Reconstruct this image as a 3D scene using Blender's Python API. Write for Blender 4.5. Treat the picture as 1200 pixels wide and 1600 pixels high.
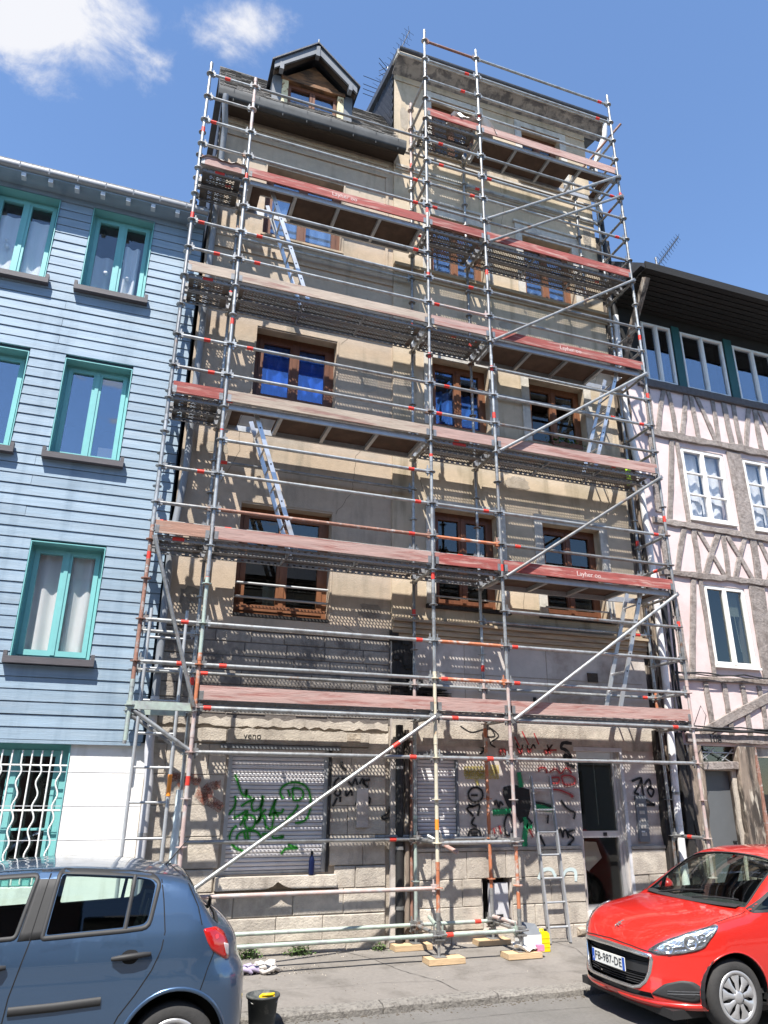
import bpy, bmesh, math, random
import numpy as np
from mathutils import Vector, Matrix
random.seed(7)
for o in list(bpy.data.objects):
    bpy.data.objects.remove(o)
S = bpy.context.scene
COL = S.collection
R_ = math.radians

# ------------------------------------------------------------------ camera
CAM = bpy.data.cameras.new('camera')
cam = bpy.data.objects.new('camera', CAM)
COL.objects.link(cam)
yaw, pitch, roll = 0.335122172, 0.360608447, 0.00883354934
cy, sy, cp, sp = math.cos(yaw), math.sin(yaw), math.cos(pitch), math.sin(pitch)
fw = Vector((sy * cp, cy * cp, sp))
rt = Vector((cy, -sy, 0))
up = rt.cross(fw)
r2 = math.cos(roll) * rt + math.sin(roll) * up
u2 = -math.sin(roll) * rt + math.cos(roll) * up
mw = Matrix((r2, u2, -fw)).transposed().to_4x4()
mw.translation = Vector((-3.89526577, -9.07704712, 1.95539686))
cam.matrix_world = mw
CAM.sensor_fit = 'VERTICAL'
CAM.sensor_height = 36.0
CAM.lens = 1137.88 / 1600 * 36.0
CAM.clip_end = 2000
CAM.clip_start = 0.05
S.camera = cam

# ------------------------------------------------------------------ light
SUN_TO = Vector((0.66, 1.0, -2.03)).normalized()      # the way sunlight travels
SUN_EL = math.asin(-SUN_TO.z)
SUN_ROT = math.atan2(-SUN_TO.x, -SUN_TO.y)
sl = bpy.data.lights.new('sun', 'SUN')
sl.energy = 5.0
sl.angle = R_(0.5)
sl.color = (1.0, 0.955, 0.88)
sun = bpy.data.objects.new('sun', sl)
COL.objects.link(sun)
sun.rotation_euler = SUN_TO.to_track_quat('-Z', 'Y').to_euler()
sun.location = (-8, -12, 25)

W = bpy.data.worlds.new('World')
S.world = W
W.use_nodes = True
nt = W.node_tree
nt.nodes.clear()
def wn(t, **k):
    n = nt.nodes.new(t)
    for a, b in k.items():
        setattr(n, a, b)
    return n
def wl(a, b):
    nt.links.new(a, b)
sky = wn('ShaderNodeTexSky', sky_type='NISHITA')
sky.sun_disc = False
sky.sun_elevation = SUN_EL
sky.sun_rotation = SUN_ROT
sky.altitude = 20
sky.air_density = 1.0
sky.dust_density = 0.0
sky.ozone_density = 5.0
bg = wn('ShaderNodeBackground')
bg.inputs['Strength'].default_value = 0.125
wl(sky.outputs[0], bg.inputs['Color'])
# clouds: noise on a plane far overhead, so it reads right in every direction
tc = wn('ShaderNodeTexCoord')
sep = wn('ShaderNodeSeparateXYZ')
wl(tc.outputs['Generated'], sep.inputs[0])
def wm(op, a, b=None, c=None, clamp=False):
    n = wn('ShaderNodeMath', operation=op)
    n.use_clamp = clamp
    for i, q in enumerate((a, b, c)):
        if q is None:
            continue
        if isinstance(q, (int, float)):
            n.inputs[i].default_value = q
        else:
            wl(q, n.inputs[i])
    return n.outputs[0]
zc = wm('MAXIMUM', sep.outputs[2], 0.06)
pu = wm('DIVIDE', sep.outputs[0], zc)
pv = wm('DIVIDE', sep.outputs[1], zc)
cmb = wn('ShaderNodeCombineXYZ')
wl(pu, cmb.inputs[0]); wl(pv, cmb.inputs[1])
def wnoise(scale, detail, rough=0.55, dist=0.0):
    n = wn('ShaderNodeTexNoise')
    n.inputs['Scale'].default_value = scale
    n.inputs['Detail'].default_value = detail
    n.inputs['Roughness'].default_value = rough
    n.inputs['Distortion'].default_value = dist
    wl(cmb.outputs[0], n.inputs['Vector'])
    return n.outputs[0]
def blob(cx, cy_, rx, ry):
    a = wm('DIVIDE', wm('SUBTRACT', pu, cx), rx)
    b = wm('DIVIDE', wm('SUBTRACT', pv, cy_), ry)
    d = wm('SQRT', wm('ADD', wm('MULTIPLY', a, a), wm('MULTIPLY', b, b)))
    return wm('SUBTRACT', 1.0, d)          # 1 at the heart, 0 on the rim, negative outside
n1 = wnoise(8.0, 10, 0.62, 0.35)
n2 = wnoise(3.2, 4, 0.5, 0.0)
big = blob(-0.25, 0.815, 0.20, 0.15)
small = blob(0.022, 0.745, 0.115, 0.095)
back = wm('MULTIPLY', blob(-0.30, -0.95, 0.50, 0.32), 0.9)
heart = wm('MAXIMUM', wm('MAXIMUM', big, back), wm('SUBTRACT', wm('MULTIPLY', small, 0.70), 0.17))
# the same fair-weather clouds over the rest of the sky
rest = wm('MULTIPLY', wm('SUBTRACT', n2, 0.64), 6.0)
away = wm('MULTIPLY', wm('SUBTRACT', 0.35, pv), 3.0, clamp=True)
rest = wm('MINIMUM', rest, wm('SUBTRACT', wm('MULTIPLY', away, 2.0), 1.0))
heart = wm('MAXIMUM', heart, wm('MINIMUM', rest, 1.0))
dens = wm('ADD', wm('MULTIPLY', heart, 1.5), wm('MULTIPLY', wm('SUBTRACT', n1, 0.52), 2.3))
cm = wn('ShaderNodeMapRange', interpolation_type='SMOOTHSTEP')
cm.inputs['From Min'].default_value = 0.0
cm.inputs['From Max'].default_value = 0.75
wl(dens, cm.inputs['Value'])
cmask = wm('MULTIPLY', cm.outputs[0], 0.93)
bc = wn('ShaderNodeBackground')
ccol = wn('ShaderNodeMixRGB')
ccol.inputs[1].default_value = (0.62, 0.68, 0.86, 1)
ccol.inputs[2].default_value = (0.97, 0.97, 1.0, 1)
wl(cm.outputs[0], ccol.inputs[0])
wl(ccol.outputs[0], bc.inputs['Color'])
bc.inputs['Strength'].default_value = 0.46
mx = wn('ShaderNodeMixShader')
wl(cmask, mx.inputs[0]); wl(bg.outputs[0], mx.inputs[1]); wl(bc.outputs[0], mx.inputs[2])
wo = wn('ShaderNodeOutputWorld')
wl(mx.outputs[0], wo.inputs['Surface'])

S.view_settings.view_transform = 'Standard'
S.view_settings.look = 'None'
S.view_settings.exposure = 1.12
S.view_settings.gamma = 1.0
S.view_settings.use_curve_mapping = False
S.cycles.max_bounces = 8
S.cycles.transparent_max_bounces = 16

# ------------------------------------------------------------------ helpers
WL = {}                                   # object name -> world place of its origin
MATS = {}

def link(name, data, parent=None, loc=(0, 0, 0), world=True):
    o = bpy.data.objects.new(name, data)
    COL.objects.link(o)
    loc = Vector(loc)
    if parent is not None:
        o.parent = parent
        o.location = loc - WL[parent.name]
    else:
        o.location = loc
    WL[o.name] = loc.copy()
    return o

def tag(o, label=None, cat=None, group=None, kind=None):
    if label: o['label'] = label
    if cat: o['category'] = cat
    if group: o['group'] = group
    if kind: o['kind'] = kind
    return o

def thing(name, loc, label, cat, group=None):
    o = link(name, None, None, loc)
    o.empty_display_size = 0.2
    return tag(o, label, cat, group)

class MB:
    def __init__(s):
        s.v, s.f, s.m, s.sm, s.g, s.cur = [], [], [], [], [], 0
    def add(s, v, f, m=0, sm=False):
        b = len(s.v)
        s.v.extend([tuple(p) for p in v])
        for q in f:
            s.f.append(tuple(b + i for i in q)); s.m.append(m); s.sm.append(sm); s.g.append(s.cur)
        return s
    def box(s, x0, y0, z0, x1, y1, z1, m=0):
        if x1 < x0: x0, x1 = x1, x0
        if y1 < y0: y0, y1 = y1, y0
        if z1 < z0: z0, z1 = z1, z0
        s.cur += 1
        v = [(x0, y0, z0), (x1, y0, z0), (x1, y1, z0), (x0, y1, z0), (x0, y0, z1), (x1, y0, z1), (x1, y1, z1), (x0, y1, z1)]
        f = [(0, 3, 2, 1), (4, 5, 6, 7), (0, 1, 5, 4), (1, 2, 6, 5), (2, 3, 7, 6), (3, 0, 4, 7)]
        return s.add(v, f, m)
    def bar(s, a, b, w, h, m=0, up=(0, 0, 1)):
        a, b = Vector(a), Vector(b)
        s.cur += 1
        d = (b - a).normalized()
        x = d.cross(Vector(up))
        if x.length < 1e-4: x = d.cross(Vector((0, 1, 0)))
        x.normalize(); y = x.cross(d)
        x *= w / 2; y *= h / 2
        v = [a - x - y, a + x - y, a + x + y, a - x + y, b - x - y, b + x - y, b + x + y, b - x + y]
        f = [(3, 2, 1, 0), (4, 5, 6, 7), (0, 1, 5, 4), (1, 2, 6, 5), (2, 3, 7, 6), (3, 0, 4, 7)]
        return s.add(v, f, m)
    def tube(s, a, b, r, n=10, m=0, r2=None, cap=True):
        a, b = Vector(a), Vector(b)
        s.cur += 1
        d = (b - a).normalized()
        x = d.cross(Vector((0, 0, 1)))
        if x.length < 1e-4: x = Vector((1, 0, 0))
        x.normalize(); y = d.cross(x)
        r2 = r if r2 is None else r2
        A = [a + r * (math.cos(t) * x + math.sin(t) * y) for t in [2 * math.pi * i / n for i in range(n)]]
        B = [b + r2 * (math.cos(t) * x + math.sin(t) * y) for t in [2 * math.pi * i / n for i in range(n)]]
        s.add(A + B, [(i, (i + 1) % n, n + (i + 1) % n, n + i) for i in range(n)], m, True)
        if cap:
            s.add(A, [tuple(range(n))[::-1]], m); s.add(B, [tuple(range(n))], m)
        return s
    def path(s, pts, r, n=8, m=0, closed=False):
        pts = [Vector(p) for p in pts]
        rings = []
        px = None
        N = len(pts)
        for i, p in enumerate(pts):
            if closed:
                d = pts[(i + 1) % N] - pts[i - 1]
            else:
                d = pts[min(i + 1, N - 1)] - pts[max(i - 1, 0)]
            d.normalize()
            x = px if px is not None else d.cross(Vector((0.3, 0.2, 1)))
            x = x - x.dot(d) * d
            if x.length < 1e-5: x = d.orthogonal()
            x.normalize(); px = x
            y = d.cross(x)
            rr = r[i] if isinstance(r, (list, tuple)) else r
            rings.append([p + rr * (math.cos(2 * math.pi * k / n) * x + math.sin(2 * math.pi * k / n) * y) for k in range(n)])
        v = [q for rg in rings for q in rg]
        f = []
        for i in range(N if closed else N - 1):
            j = (i + 1) % N
            f += [(i * n + k, i * n + (k + 1) % n, j * n + (k + 1) % n, j * n + k) for k in range(n)]
        s.add(v, f, m, True)
        if not closed:
            s.add(rings[0], [tuple(range(n))[::-1]], m); s.add(rings[-1], [tuple(range(n))], m)
        return s
    def prism(s, poly, a0, a1, axis='y', m=0):
        """extrude a 2D outline; axis y: outline in x,z; axis x: outline in y,z; axis z: outline in x,y"""
        n = len(poly)
        s.cur += 1
        def P(p, a):
            return (p[0], a, p[1]) if axis == 'y' else ((a, p[0], p[1]) if axis == 'x' else (p[0], p[1], a))
        A = [P(p, a0) for p in poly]; B = [P(p, a1) for p in poly]
        s.add(A + B, [tuple(range(n)), tuple(range(2 * n - 1, n - 1, -1))] + [(i, n + i, n + (i + 1) % n, (i + 1) % n) for i in range(n)], m)
        return s
    def stone(s, x0, x1, z0, z1, y0, y1, c=0.008, m=0, j=0.0):
        """block whose face at y0 has chamfered, slightly uneven edges"""
        q = lambda: random.uniform(-j, j)
        F = [(x0 + c + q(), y0 + q() * .5, z0 + c + q()), (x1 - c + q(), y0 + q() * .5, z0 + c + q()), (x1 - c + q(), y0 + q() * .5, z1 - c + q()), (x0 + c + q(), y0 + q() * .5, z1 - c + q())]
        M = [(x0, y0 + c, z0), (x1, y0 + c, z0), (x1, y0 + c, z1), (x0, y0 + c, z1)]
        B = [(x0, y1, z0), (x1, y1, z0), (x1, y1, z1), (x0, y1, z1)]
        f = [(0, 1, 2, 3), (7, 6, 5, 4)[::-1]]
        f = [(0, 1, 2, 3)]
        for k in range(4):
            l = (k + 1) % 4
            f.append((4 + k, 4 + l, l, k)); f.append((8 + k, 8 + l, 4 + l, 4 + k))
        return s.add(F + M + B, f, m)
    def mesh(s, name, mats, off=(0, 0, 0), fix=False):
        me = bpy.data.meshes.new(name)
        ox, oy, oz = off
        me.from_pydata([(a - ox, b - oy, c - oz) for a, b, c in s.v], [], s.f)
        for m in (mats if isinstance(mats, (list, tuple)) else [mats]):
            me.materials.append(m)
        me.polygons.foreach_set('material_index', s.m)
        me.polygons.foreach_set('use_smooth', s.sm)
        if fix:
            bm = bmesh.new(); bm.from_mesh(me)
            bmesh.ops.remove_doubles(bm, verts=bm.verts, dist=1e-5)
            bmesh.ops.recalc_face_normals(bm, faces=bm.faces)
            bm.to_mesh(me); bm.free()
        me.update()
        return me
    def build(s, name, mats, parent=None, loc=None, fix=False):
        """vertices are in world metres; the object's origin goes to loc (or its parent's origin)"""
        if loc is None:
            loc = WL[parent.name] if parent is not None else (0, 0, 0)
        return link(name, s.mesh(name, mats, loc, fix), parent, loc)

def each(mb, name, mats, parent):
    """every primitive of a batch as an object of its own"""
    out = []
    for g in sorted(set(mb.g)):
        q = MB(); ix = {}
        for f, m, sm, gg in zip(mb.f, mb.m, mb.sm, mb.g):
            if gg != g: continue
            nf = []
            for i in f:
                if i not in ix: ix[i] = len(q.v); q.v.append(mb.v[i])
                nf.append(ix[i])
            q.f.append(tuple(nf)); q.m.append(m); q.sm.append(sm); q.g.append(0)
        out.append(q.build(name, mats, parent))
    return out

def inst(name, me, mat, parent, loc, rot=None):
    """a part that shares mesh data but carries its own material"""
    o = link(name, me, parent, loc)
    if mat is not None:
        o.material_slots[0].link = 'OBJECT'
        o.material_slots[0].material = mat
    if rot is not None:
        o.rotation_euler = rot
    return o

def wall_mb(x0, x1, z0, z1, y0, y1, holes, m=0):
    """a wall slab with rectangular openings (only outer faces)"""
    xs = sorted(set([x0, x1] + [h[i] for h in holes for i in (0, 1) if x0 < h[i] < x1]))
    zs = sorted(set([z0, z1] + [h[i] for h in holes for i in (2, 3) if z0 < h[i] < z1]))
    nx, nz = len(xs) - 1, len(zs) - 1
    def solid(i, k):
        if i < 0 or k < 0 or i >= nx or k >= nz: return False
        cx, cz = (xs[i] + xs[i + 1]) / 2, (zs[k] + zs[k + 1]) / 2
        return not any(h[0] < cx < h[1] and h[2] < cz < h[3] for h in holes)
    b = MB()
    for i in range(nx):
        for k in range(nz):
            if not solid(i, k): continue
            a, c, d, e = xs[i], xs[i + 1], zs[k], zs[k + 1]
            b.add([(a, y0, d), (c, y0, d), (c, y0, e), (a, y0, e)], [(0, 1, 2, 3)], m)
            b.add([(a, y1, d), (c, y1, d), (c, y1, e), (a, y1, e)], [(3, 2, 1, 0)], m)
            if not solid(i - 1, k): b.add([(a, y0, d), (a, y0, e), (a, y1, e), (a, y1, d)], [(0, 1, 2, 3)], m)
            if not solid(i + 1, k): b.add([(c, y0, d), (c, y1, d), (c, y1, e), (c, y0, e)], [(0, 1, 2, 3)], m)
            if not solid(i, k - 1): b.add([(a, y0, d), (a, y1, d), (c, y1, d), (c, y0, d)], [(0, 1, 2, 3)], m)
            if not solid(i, k + 1): b.add([(a, y0, e), (c, y0, e), (c, y1, e), (a, y1, e)], [(0, 1, 2, 3)], m)
    return b

def text_mesh(txt, size, depth=0.002, mat=None, name='lettering'):
    cu = bpy.data.curves.new(name, 'FONT')
    cu.body = txt; cu.size = size; cu.extrude = depth; cu.align_x = 'CENTER'; cu.align_y = 'CENTER'
    cu.resolution_u = 3
    to = bpy.data.objects.new('tmp', cu)
    COL.objects.link(to)
    bpy.context.view_layer.update()
    dg = bpy.context.evaluated_depsgraph_get()
    me = bpy.data.meshes.new_from_object(to.evaluated_get(dg))
    bpy.data.objects.remove(to)
    bpy.data.curves.remove(cu)
    me.name = name
    me.materials.clear()
    me.materials.append(mat)
    return me

# ------------------------------------------------------------------ materials
def M(name, c, rough=0.7, metal=0.0, v=0.12, s=6.0, v2=0.10, s2=0.7, c2=None, c2s=4.0, c2t=0.55, c2w=0.08,
      bump=0.0, bs=40.0, st=(1, 1, 1), spec=0.4, coat=0.0, rnd=0.0, c3=None, c3s=2.0, c3t=0.6, c3w=0.1, st3=(1, 1, 1), hue=0.0, veil=0.0, vor=0.0, vs=20.0):
    """procedural surface: base colour with fine and broad mottling, up to two patchy second colours, bump"""
    m = bpy.data.materials.new(name)
    m.use_nodes = True
    t = m.node_tree
    N, Lk = t.nodes, t.links
    p = N['Principled BSDF']
    geo = N.new('ShaderNodeNewGeometry')
    def mapped(stv):
        if stv == (1, 1, 1): return geo.outputs['Position']
        mp = N.new('ShaderNodeMapping'); mp.inputs['Scale'].default_value = stv
        Lk.new(geo.outputs['Position'], mp.inputs['Vector'])
        return mp.outputs[0]
    vec = mapped(st)
    def noise(sc, det=6, rg=0.6, vv=None, dist=0.0):
        n = N.new('ShaderNodeTexNoise')
        n.inputs['Scale'].default_value = sc; n.inputs['Detail'].default_value = det; n.inputs['Roughness'].default_value = rg
        n.inputs['Distortion'].default_value = dist
        Lk.new(vv or vec, n.inputs['Vector'])
        return n.outputs[0]
    def ramp(src, a, b):
        r = N.new('ShaderNodeMapRange'); r.inputs['From Min'].default_value = a; r.inputs['From Max'].default_value = b
        Lk.new(src, r.inputs['Value'])
        return r.outputs[0]
    def rng(src, lo, hi):
        r = N.new('ShaderNodeMapRange'); r.inputs['From Min'].default_value = 0.25; r.inputs['From Max'].default_value = 0.75
        r.inputs['To Min'].default_value = lo; r.inputs['To Max'].default_value = hi
        Lk.new(src, r.inputs['Value'])
        return r.outputs[0]
    def mixc(f, a, b):
        x = N.new('ShaderNodeMixRGB')
        if isinstance(f, float): x.inputs[0].default_value = f
        else: Lk.new(f, x.inputs[0])
        for i, q in ((1, a), (2, b)):
            if isinstance(q, tuple): x.inputs[i].default_value = (*q[:3], 1)
            else: Lk.new(q, x.inputs[i])
        return x.outputs[0]
    col = tuple(c)
    if c2 is not None:
        col = mixc(ramp(noise(c2s, 8, 0.65, None, 0.4), c2t - c2w, c2t + c2w), col, tuple(c2))
    if c3 is not None:
        col = mixc(ramp(noise(c3s, 6, 0.6, mapped(st3)), c3t - c3w, c3t + c3w), col, tuple(c3))
    val = None
    def mul(a, b):
        if a is None: return b
        x = N.new('ShaderNodeMath'); x.operation = 'MULTIPLY'
        Lk.new(a, x.inputs[0]); Lk.new(b, x.inputs[1])
        return x.outputs[0]
    if v: val = mul(val, rng(noise(s), 1 - v, 1 + v))
    if v2: val = mul(val, rng(noise(s2, 3, 0.5, geo.outputs['Position']), 1 - v2, 1 + v2))
    if rnd:
        oi = N.new('ShaderNodeObjectInfo')
        r = N.new('ShaderNodeMapRange'); r.inputs['To Min'].default_value = 1 - rnd; r.inputs['To Max'].default_value = 1 + rnd
        Lk.new(oi.outputs['Random'], r.inputs['Value'])
        val = mul(val, r.outputs[0])
    if val is not None:
        h = N.new('ShaderNodeHueSaturation')
        if isinstance(col, tuple): h.inputs['Color'].default_value = (*col[:3], 1)
        else: Lk.new(col, h.inputs['Color'])
        Lk.new(val, h.inputs['Value'])
        Lk.new(h.outputs[0], p.inputs['Base Color'])
    elif isinstance(col, tuple): p.inputs['Base Color'].default_value = (*col[:3], 1)
    else: Lk.new(col, p.inputs['Base Color'])
    p.inputs['Roughness'].default_value = rough
    p.inputs['Metallic'].default_value = metal
    p.inputs['Specular IOR Level'].default_value = spec
    if coat:
        p.inputs['Coat Weight'].default_value = coat; p.inputs['Coat Roughness'].default_value = 0.03
    if bump:
        hsrc = noise(bs, 6, 0.65)
        if vor:
            vo = N.new('ShaderNodeTexVoronoi'); vo.inputs['Scale'].default_value = vs
            Lk.new(vec, vo.inputs['Vector'])
            ad = N.new('ShaderNodeMath'); ad.operation = 'MULTIPLY_ADD'; ad.inputs[1].default_value = vor
            Lk.new(vo.outputs['Distance'], ad.inputs[0]); Lk.new(hsrc, ad.inputs[2])
            hsrc = ad.outputs[0]
        bn = N.new('ShaderNodeBump'); bn.inputs['Strength'].default_value = min(1.0, bump); bn.inputs['Distance'].default_value = 0.02 * max(1, bump)
        Lk.new(hsrc, bn.inputs['Height']); Lk.new(bn.outputs[0], p.inputs['Normal'])
    if veil:      # thin coat: lets the wall show through in patches
        tr = N.new('ShaderNodeBsdfTransparent'); ms = N.new('ShaderNodeMixShader')
        rr_ = N.new('ShaderNodeMapRange'); rr_.inputs['From Min'].default_value = .35; rr_.inputs['From Max'].default_value = .65
        rr_.inputs['To Min'].default_value = 0; rr_.inputs['To Max'].default_value = veil
        Lk.new(noise(70, 4, .7), rr_.inputs['Value']); Lk.new(rr_.outputs[0], ms.inputs[0])
        Lk.new(tr.outputs[0], ms.inputs[1]); Lk.new(p.outputs[0], ms.inputs[2]); Lk.new(ms.outputs[0], N['Material Output'].inputs[0])
    MATS[name] = m
    return m

def glass(name, tint=(0.9, 0.95, 0.93), base=0.05, k=1.0, refl=(1, 1, 1), rough=0.004, wav=0.0):
    m = bpy.data.materials.new(name)
    m.use_nodes = True
    t = m.node_tree; N, Lk = t.nodes, t.links
    N.remove(N['Principled BSDF'])
    tr = N.new('ShaderNodeBsdfTransparent'); tr.inputs[0].default_value = (*tint, 1)
    gl = N.new('ShaderNodeBsdfGlossy'); gl.inputs[0].default_value = (*refl, 1); gl.inputs['Roughness'].default_value = rough
    lw = N.new('ShaderNodeLayerWeight'); lw.inputs['Blend'].default_value = .5
    fr = N.new('ShaderNodeMath'); fr.operation = 'POWER'; fr.inputs[1].default_value = 4.0
    Lk.new(lw.outputs['Facing'], fr.inputs[0])
    ma = N.new('ShaderNodeMath'); ma.operation = 'MULTIPLY_ADD'; ma.use_clamp = True
    ma.inputs[1].default_value = k; ma.inputs[2].default_value = base
    Lk.new(fr.outputs[0], ma.inputs[0])
    mix = N.new('ShaderNodeMixShader')
    Lk.new(ma.outputs[0], mix.inputs[0]); Lk.new(tr.outputs[0], mix.inputs[1]); Lk.new(gl.outputs[0], mix.inputs[2])
    if wav:
        geo = N.new('ShaderNodeNewGeometry'); nn = N.new('ShaderNodeTexNoise'); nn.inputs['Scale'].default_value = 2.5; nn.inputs['Detail'].default_value = 1
        Lk.new(geo.outputs['Position'], nn.inputs['Vector'])
        b = N.new('ShaderNodeBump'); b.inputs['Strength'].default_value = wav; b.inputs['Distance'].default_value = 0.02
        Lk.new(nn.outputs[0], b.inputs['Height']); Lk.new(b.outputs[0], gl.inputs['Normal'])
    Lk.new(mix.outputs[0], N['Material Output'].inputs[0])
    MATS[name] = m
    return m
# the places' materials
m_plaster_l = M('beige_plaster', (0.440, 0.352, 0.268), 0.9, v=.09, s=9, v2=.12, s2=.6, bump=.35, bs=70, c2=(0.345, 0.295, 0.235), c2s=1.2, c2t=.58, c2w=.12, c3=(0.27, 0.23, 0.18), c3s=1.3, c3t=.61, c3w=.08, st3=(2.2, 2.2, .35))
m_plaster_r = M('cream_plaster', (0.490, 0.398, 0.292), 0.9, v=.08, s=8, v2=.12, s2=.7, bump=.3, bs=60, c2=(0.375, 0.315, 0.225), c2s=1.5, c2t=.58, c2w=.12, c3=(0.28, 0.23, 0.16), c3s=1.4, c3t=.61, c3w=.08, st3=(2.5, 2.5, .3))
m_trim_r = M('grey_stone_trim', (0.50, 0.47, 0.42), 0.85, v=.15, s=10, v2=.12, bump=.3, bs=50, c2=(0.33, 0.31, 0.28), c2s=4, c2t=.6, c3=(.27, .24, .2), c3s=1.6, c3t=.64, st3=(3, 3, .4))
m_ledge = M('weathered_ledge', (0.36, 0.28, 0.19), 0.85, v=.2, s=12, v2=.15, bump=.3, bs=40, st=(.25, 1, 3), c2=(.2, .16, .12), c2s=5, c2t=.58)
m_mauve = M('mauve_grey_render', (0.475, 0.43, 0.395), 0.9, v=.08, s=6, v2=.10, s2=.9, bump=.2, bs=60, c2=(.24, .20, .17), c2s=1.3, c2t=.58, c2w=.12, c3=(.5, .45, .41), c3s=2, c3t=.6)
m_stone = M('limestone', (0.47, 0.42, 0.355), 0.92, v=.16, s=9, v2=.15, s2=1.2, bump=.6, bs=45, c2=(.32, .28, .24), c2s=3.0, c2t=.54, c2w=.14, rnd=.10, c3=(.23, .20, .17), c3s=1.6, c3t=.63, c3w=.08, st3=(2, 2, .7))
m_stone_rough = M('rubble_stone', (0.42, 0.36, 0.29), 0.95, v=.25, s=14, v2=.2, s2=2, bump=1.0, bs=22, c2=(.27, .22, .17), c2s=6, c2t=.55, rnd=.15)
m_back = M('mortar_backing', (0.30, 0.26, 0.215), 0.95, v=.2, s=12, bump=.5, bs=40)
m_block = M('dark_concrete_block', (0.285, 0.252, 0.218), 0.95, v=.22, s=14, v2=.15, s2=1.5, bump=.8, bs=50, c2=(.13, .115, .105), c2s=3, c2t=.58, rnd=.12)
m_mortar = M('dark_mortar', (0.12, 0.105, 0.095), 0.95, v=.2, s=20, bump=.5)
m_char = M('charred_wood', (0.022, 0.019, 0.017), 0.75, v=.4, s=16, bump=1.0, bs=26, st=(1, 1, .3), c2=(.07, .055, .045), c2s=7, c2t=.62)
m_oldwood = M('rotten_post_wood', (0.21, 0.165, 0.13), 0.9, v=.3, s=14, bump=1.0, bs=22, st=(1, 1, .2), c2=(.05, .04, .033), c2s=4, c2t=.5, c2w=.05, c3=(.45, .40, .33), c3s=5, c3t=.6, c3w=.05, st3=(2, 2, .4))
m_timber = M('grey_oak_timber', (0.27, 0.235, 0.215), 0.9, v=.28, s=16, v2=.14, s2=2, bump=.9, bs=26, c2=(.165, .135, .118), c2s=7, c2t=.56, c2w=.1, rnd=.12)
m_timber_d = M('dark_oak_timber', (0.105, 0.095, 0.095), 0.85, v=.25, s=16, bump=.8, bs=26, rnd=.12)
m_pink = M('pale_pink_render', (0.625, 0.515, 0.500), 0.92, v=.05, s=5, v2=.06, s2=1.2, bump=.25, bs=35, c2=(.53, .40, .38), c2s=1.5, c2t=.62, c2w=.14, c3=(.5, .44, .43), c3s=9, c3t=.71, c3w=.05)
m_blue = M('blue_painted_board', (0.218, 0.295, 0.368), 0.62, v=.14, s=7, v2=.08, s2=1.5, bump=.22, bs=30, st=(.22, 1, 3.2), c2=(.25, .315, .375), c2s=5, c2t=.55, c2w=.15, c3=(.168, .232, .295), c3s=1.5, c3t=.60, c3w=.10, st3=(2.5, 1, .22), rnd=.06, spec=.35)
m_blue_gap = M('dark_board_backing', (0.03, 0.045, 0.06), 0.9, v=.1)
m_turq = M('turquoise_paint', (0.175, 0.43, 0.43), 0.45, v=.06, s=10, v2=.05, bump=.06, bs=40, spec=.4)
m_greywood = M('dark_grey_sill', (0.085, 0.078, 0.085), 0.6, v=.2, s=10, st=(.3, 1, 2), bump=.15, bs=40)
m_whitewall = M('white_painted_wall', (0.76, 0.75, 0.72), 0.85, v=.05, s=4, v2=.06, bump=.15, bs=60, c2=(.60, .58, .54), c2s=2.5, c2t=.62, c2w=.1, c3=(.62, .60, .55), c3s=2.0, c3t=.62, c3w=.08, st3=(2.5, 2, .3))
m_white = M('white_window_paint', (0.76, 0.75, 0.72), 0.5, v=.06, s=10, v2=.04)
m_brownwood = M('brown_window_wood', (0.125, 0.047, 0.023), 0.5, v=.25, s=14, st=(2, 2, .3), bump=.15, bs=40, rnd=.1)
m_orangewood = M('orange_window_wood', (0.18, 0.073, 0.033), 0.5, v=.2, s=14, st=(2, 2, .3), bump=.15, bs=40)
m_slate = M('grey_slate', (0.235, 0.222, 0.208), 0.6, v=.22, s=9, v2=.12, bump=.3, bs=30, c2=(.10, .098, .098), c2s=12, c2t=.6, c2w=.05)
m_slate_d = M('blue_black_slate', (0.055, 0.058, 0.068), 0.5, v=.25, s=9, bump=.3, bs=30)
m_zinc = M('dull_zinc', (0.15, 0.16, 0.175), 0.5, .35, v=.14, s=5, v2=.12, bump=.06, bs=20)
m_zinc_l = M('bright_zinc', (0.27, 0.27, 0.275), 0.45, .45, v=.12, s=6)
m_gutter = M('dark_zinc_gutter', (0.040, 0.043, 0.046), 0.75, 0, v=.2, s=5, c2=(.06, .064, .068), c2s=3, c2t=.58)
m_dpaint = M('slate_grey_paint', (0.14, 0.15, 0.165), 0.55, v=.12, s=6)
m_soffit = M('dark_soffit_wood', (0.050, 0.036, 0.026), 0.8, v=.25, s=10, st=(.3, 2, 2), bump=.3)
m_soffit_p = M('patchy_grey_plaster', (0.34, 0.32, 0.30), 0.9, v=.2, s=6, v2=.1, c2=(.15, .145, .15), c2s=5, c2t=.52, c2w=.06, bump=.3)
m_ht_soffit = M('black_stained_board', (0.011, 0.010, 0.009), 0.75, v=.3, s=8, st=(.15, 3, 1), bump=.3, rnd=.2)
m_gable = M('old_pine_board', (0.24, 0.115, 0.05), 0.8, v=.3, s=10, st=(.4, 1, 2), c2=(.06, .035, .02), c2s=5, c2t=.5, c2w=.08, bump=.4)
m_yellowpaint = M('peeling_cream_paint', (0.62, 0.54, 0.34), 0.8, v=.1, c2=(.2, .1, .05), c2s=8, c2t=.56, c2w=.03)
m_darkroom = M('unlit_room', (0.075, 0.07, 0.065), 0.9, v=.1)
m_curtain = M('white_curtain', (0.80, 0.80, 0.79), 0.9, v=.05, s=12, st=(3, 1, .4))
m_curtain_b = M('pale_blue_curtain', (0.62, 0.70, 0.76), 0.9, v=.08, s=12, st=(4, 1, .4))
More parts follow.
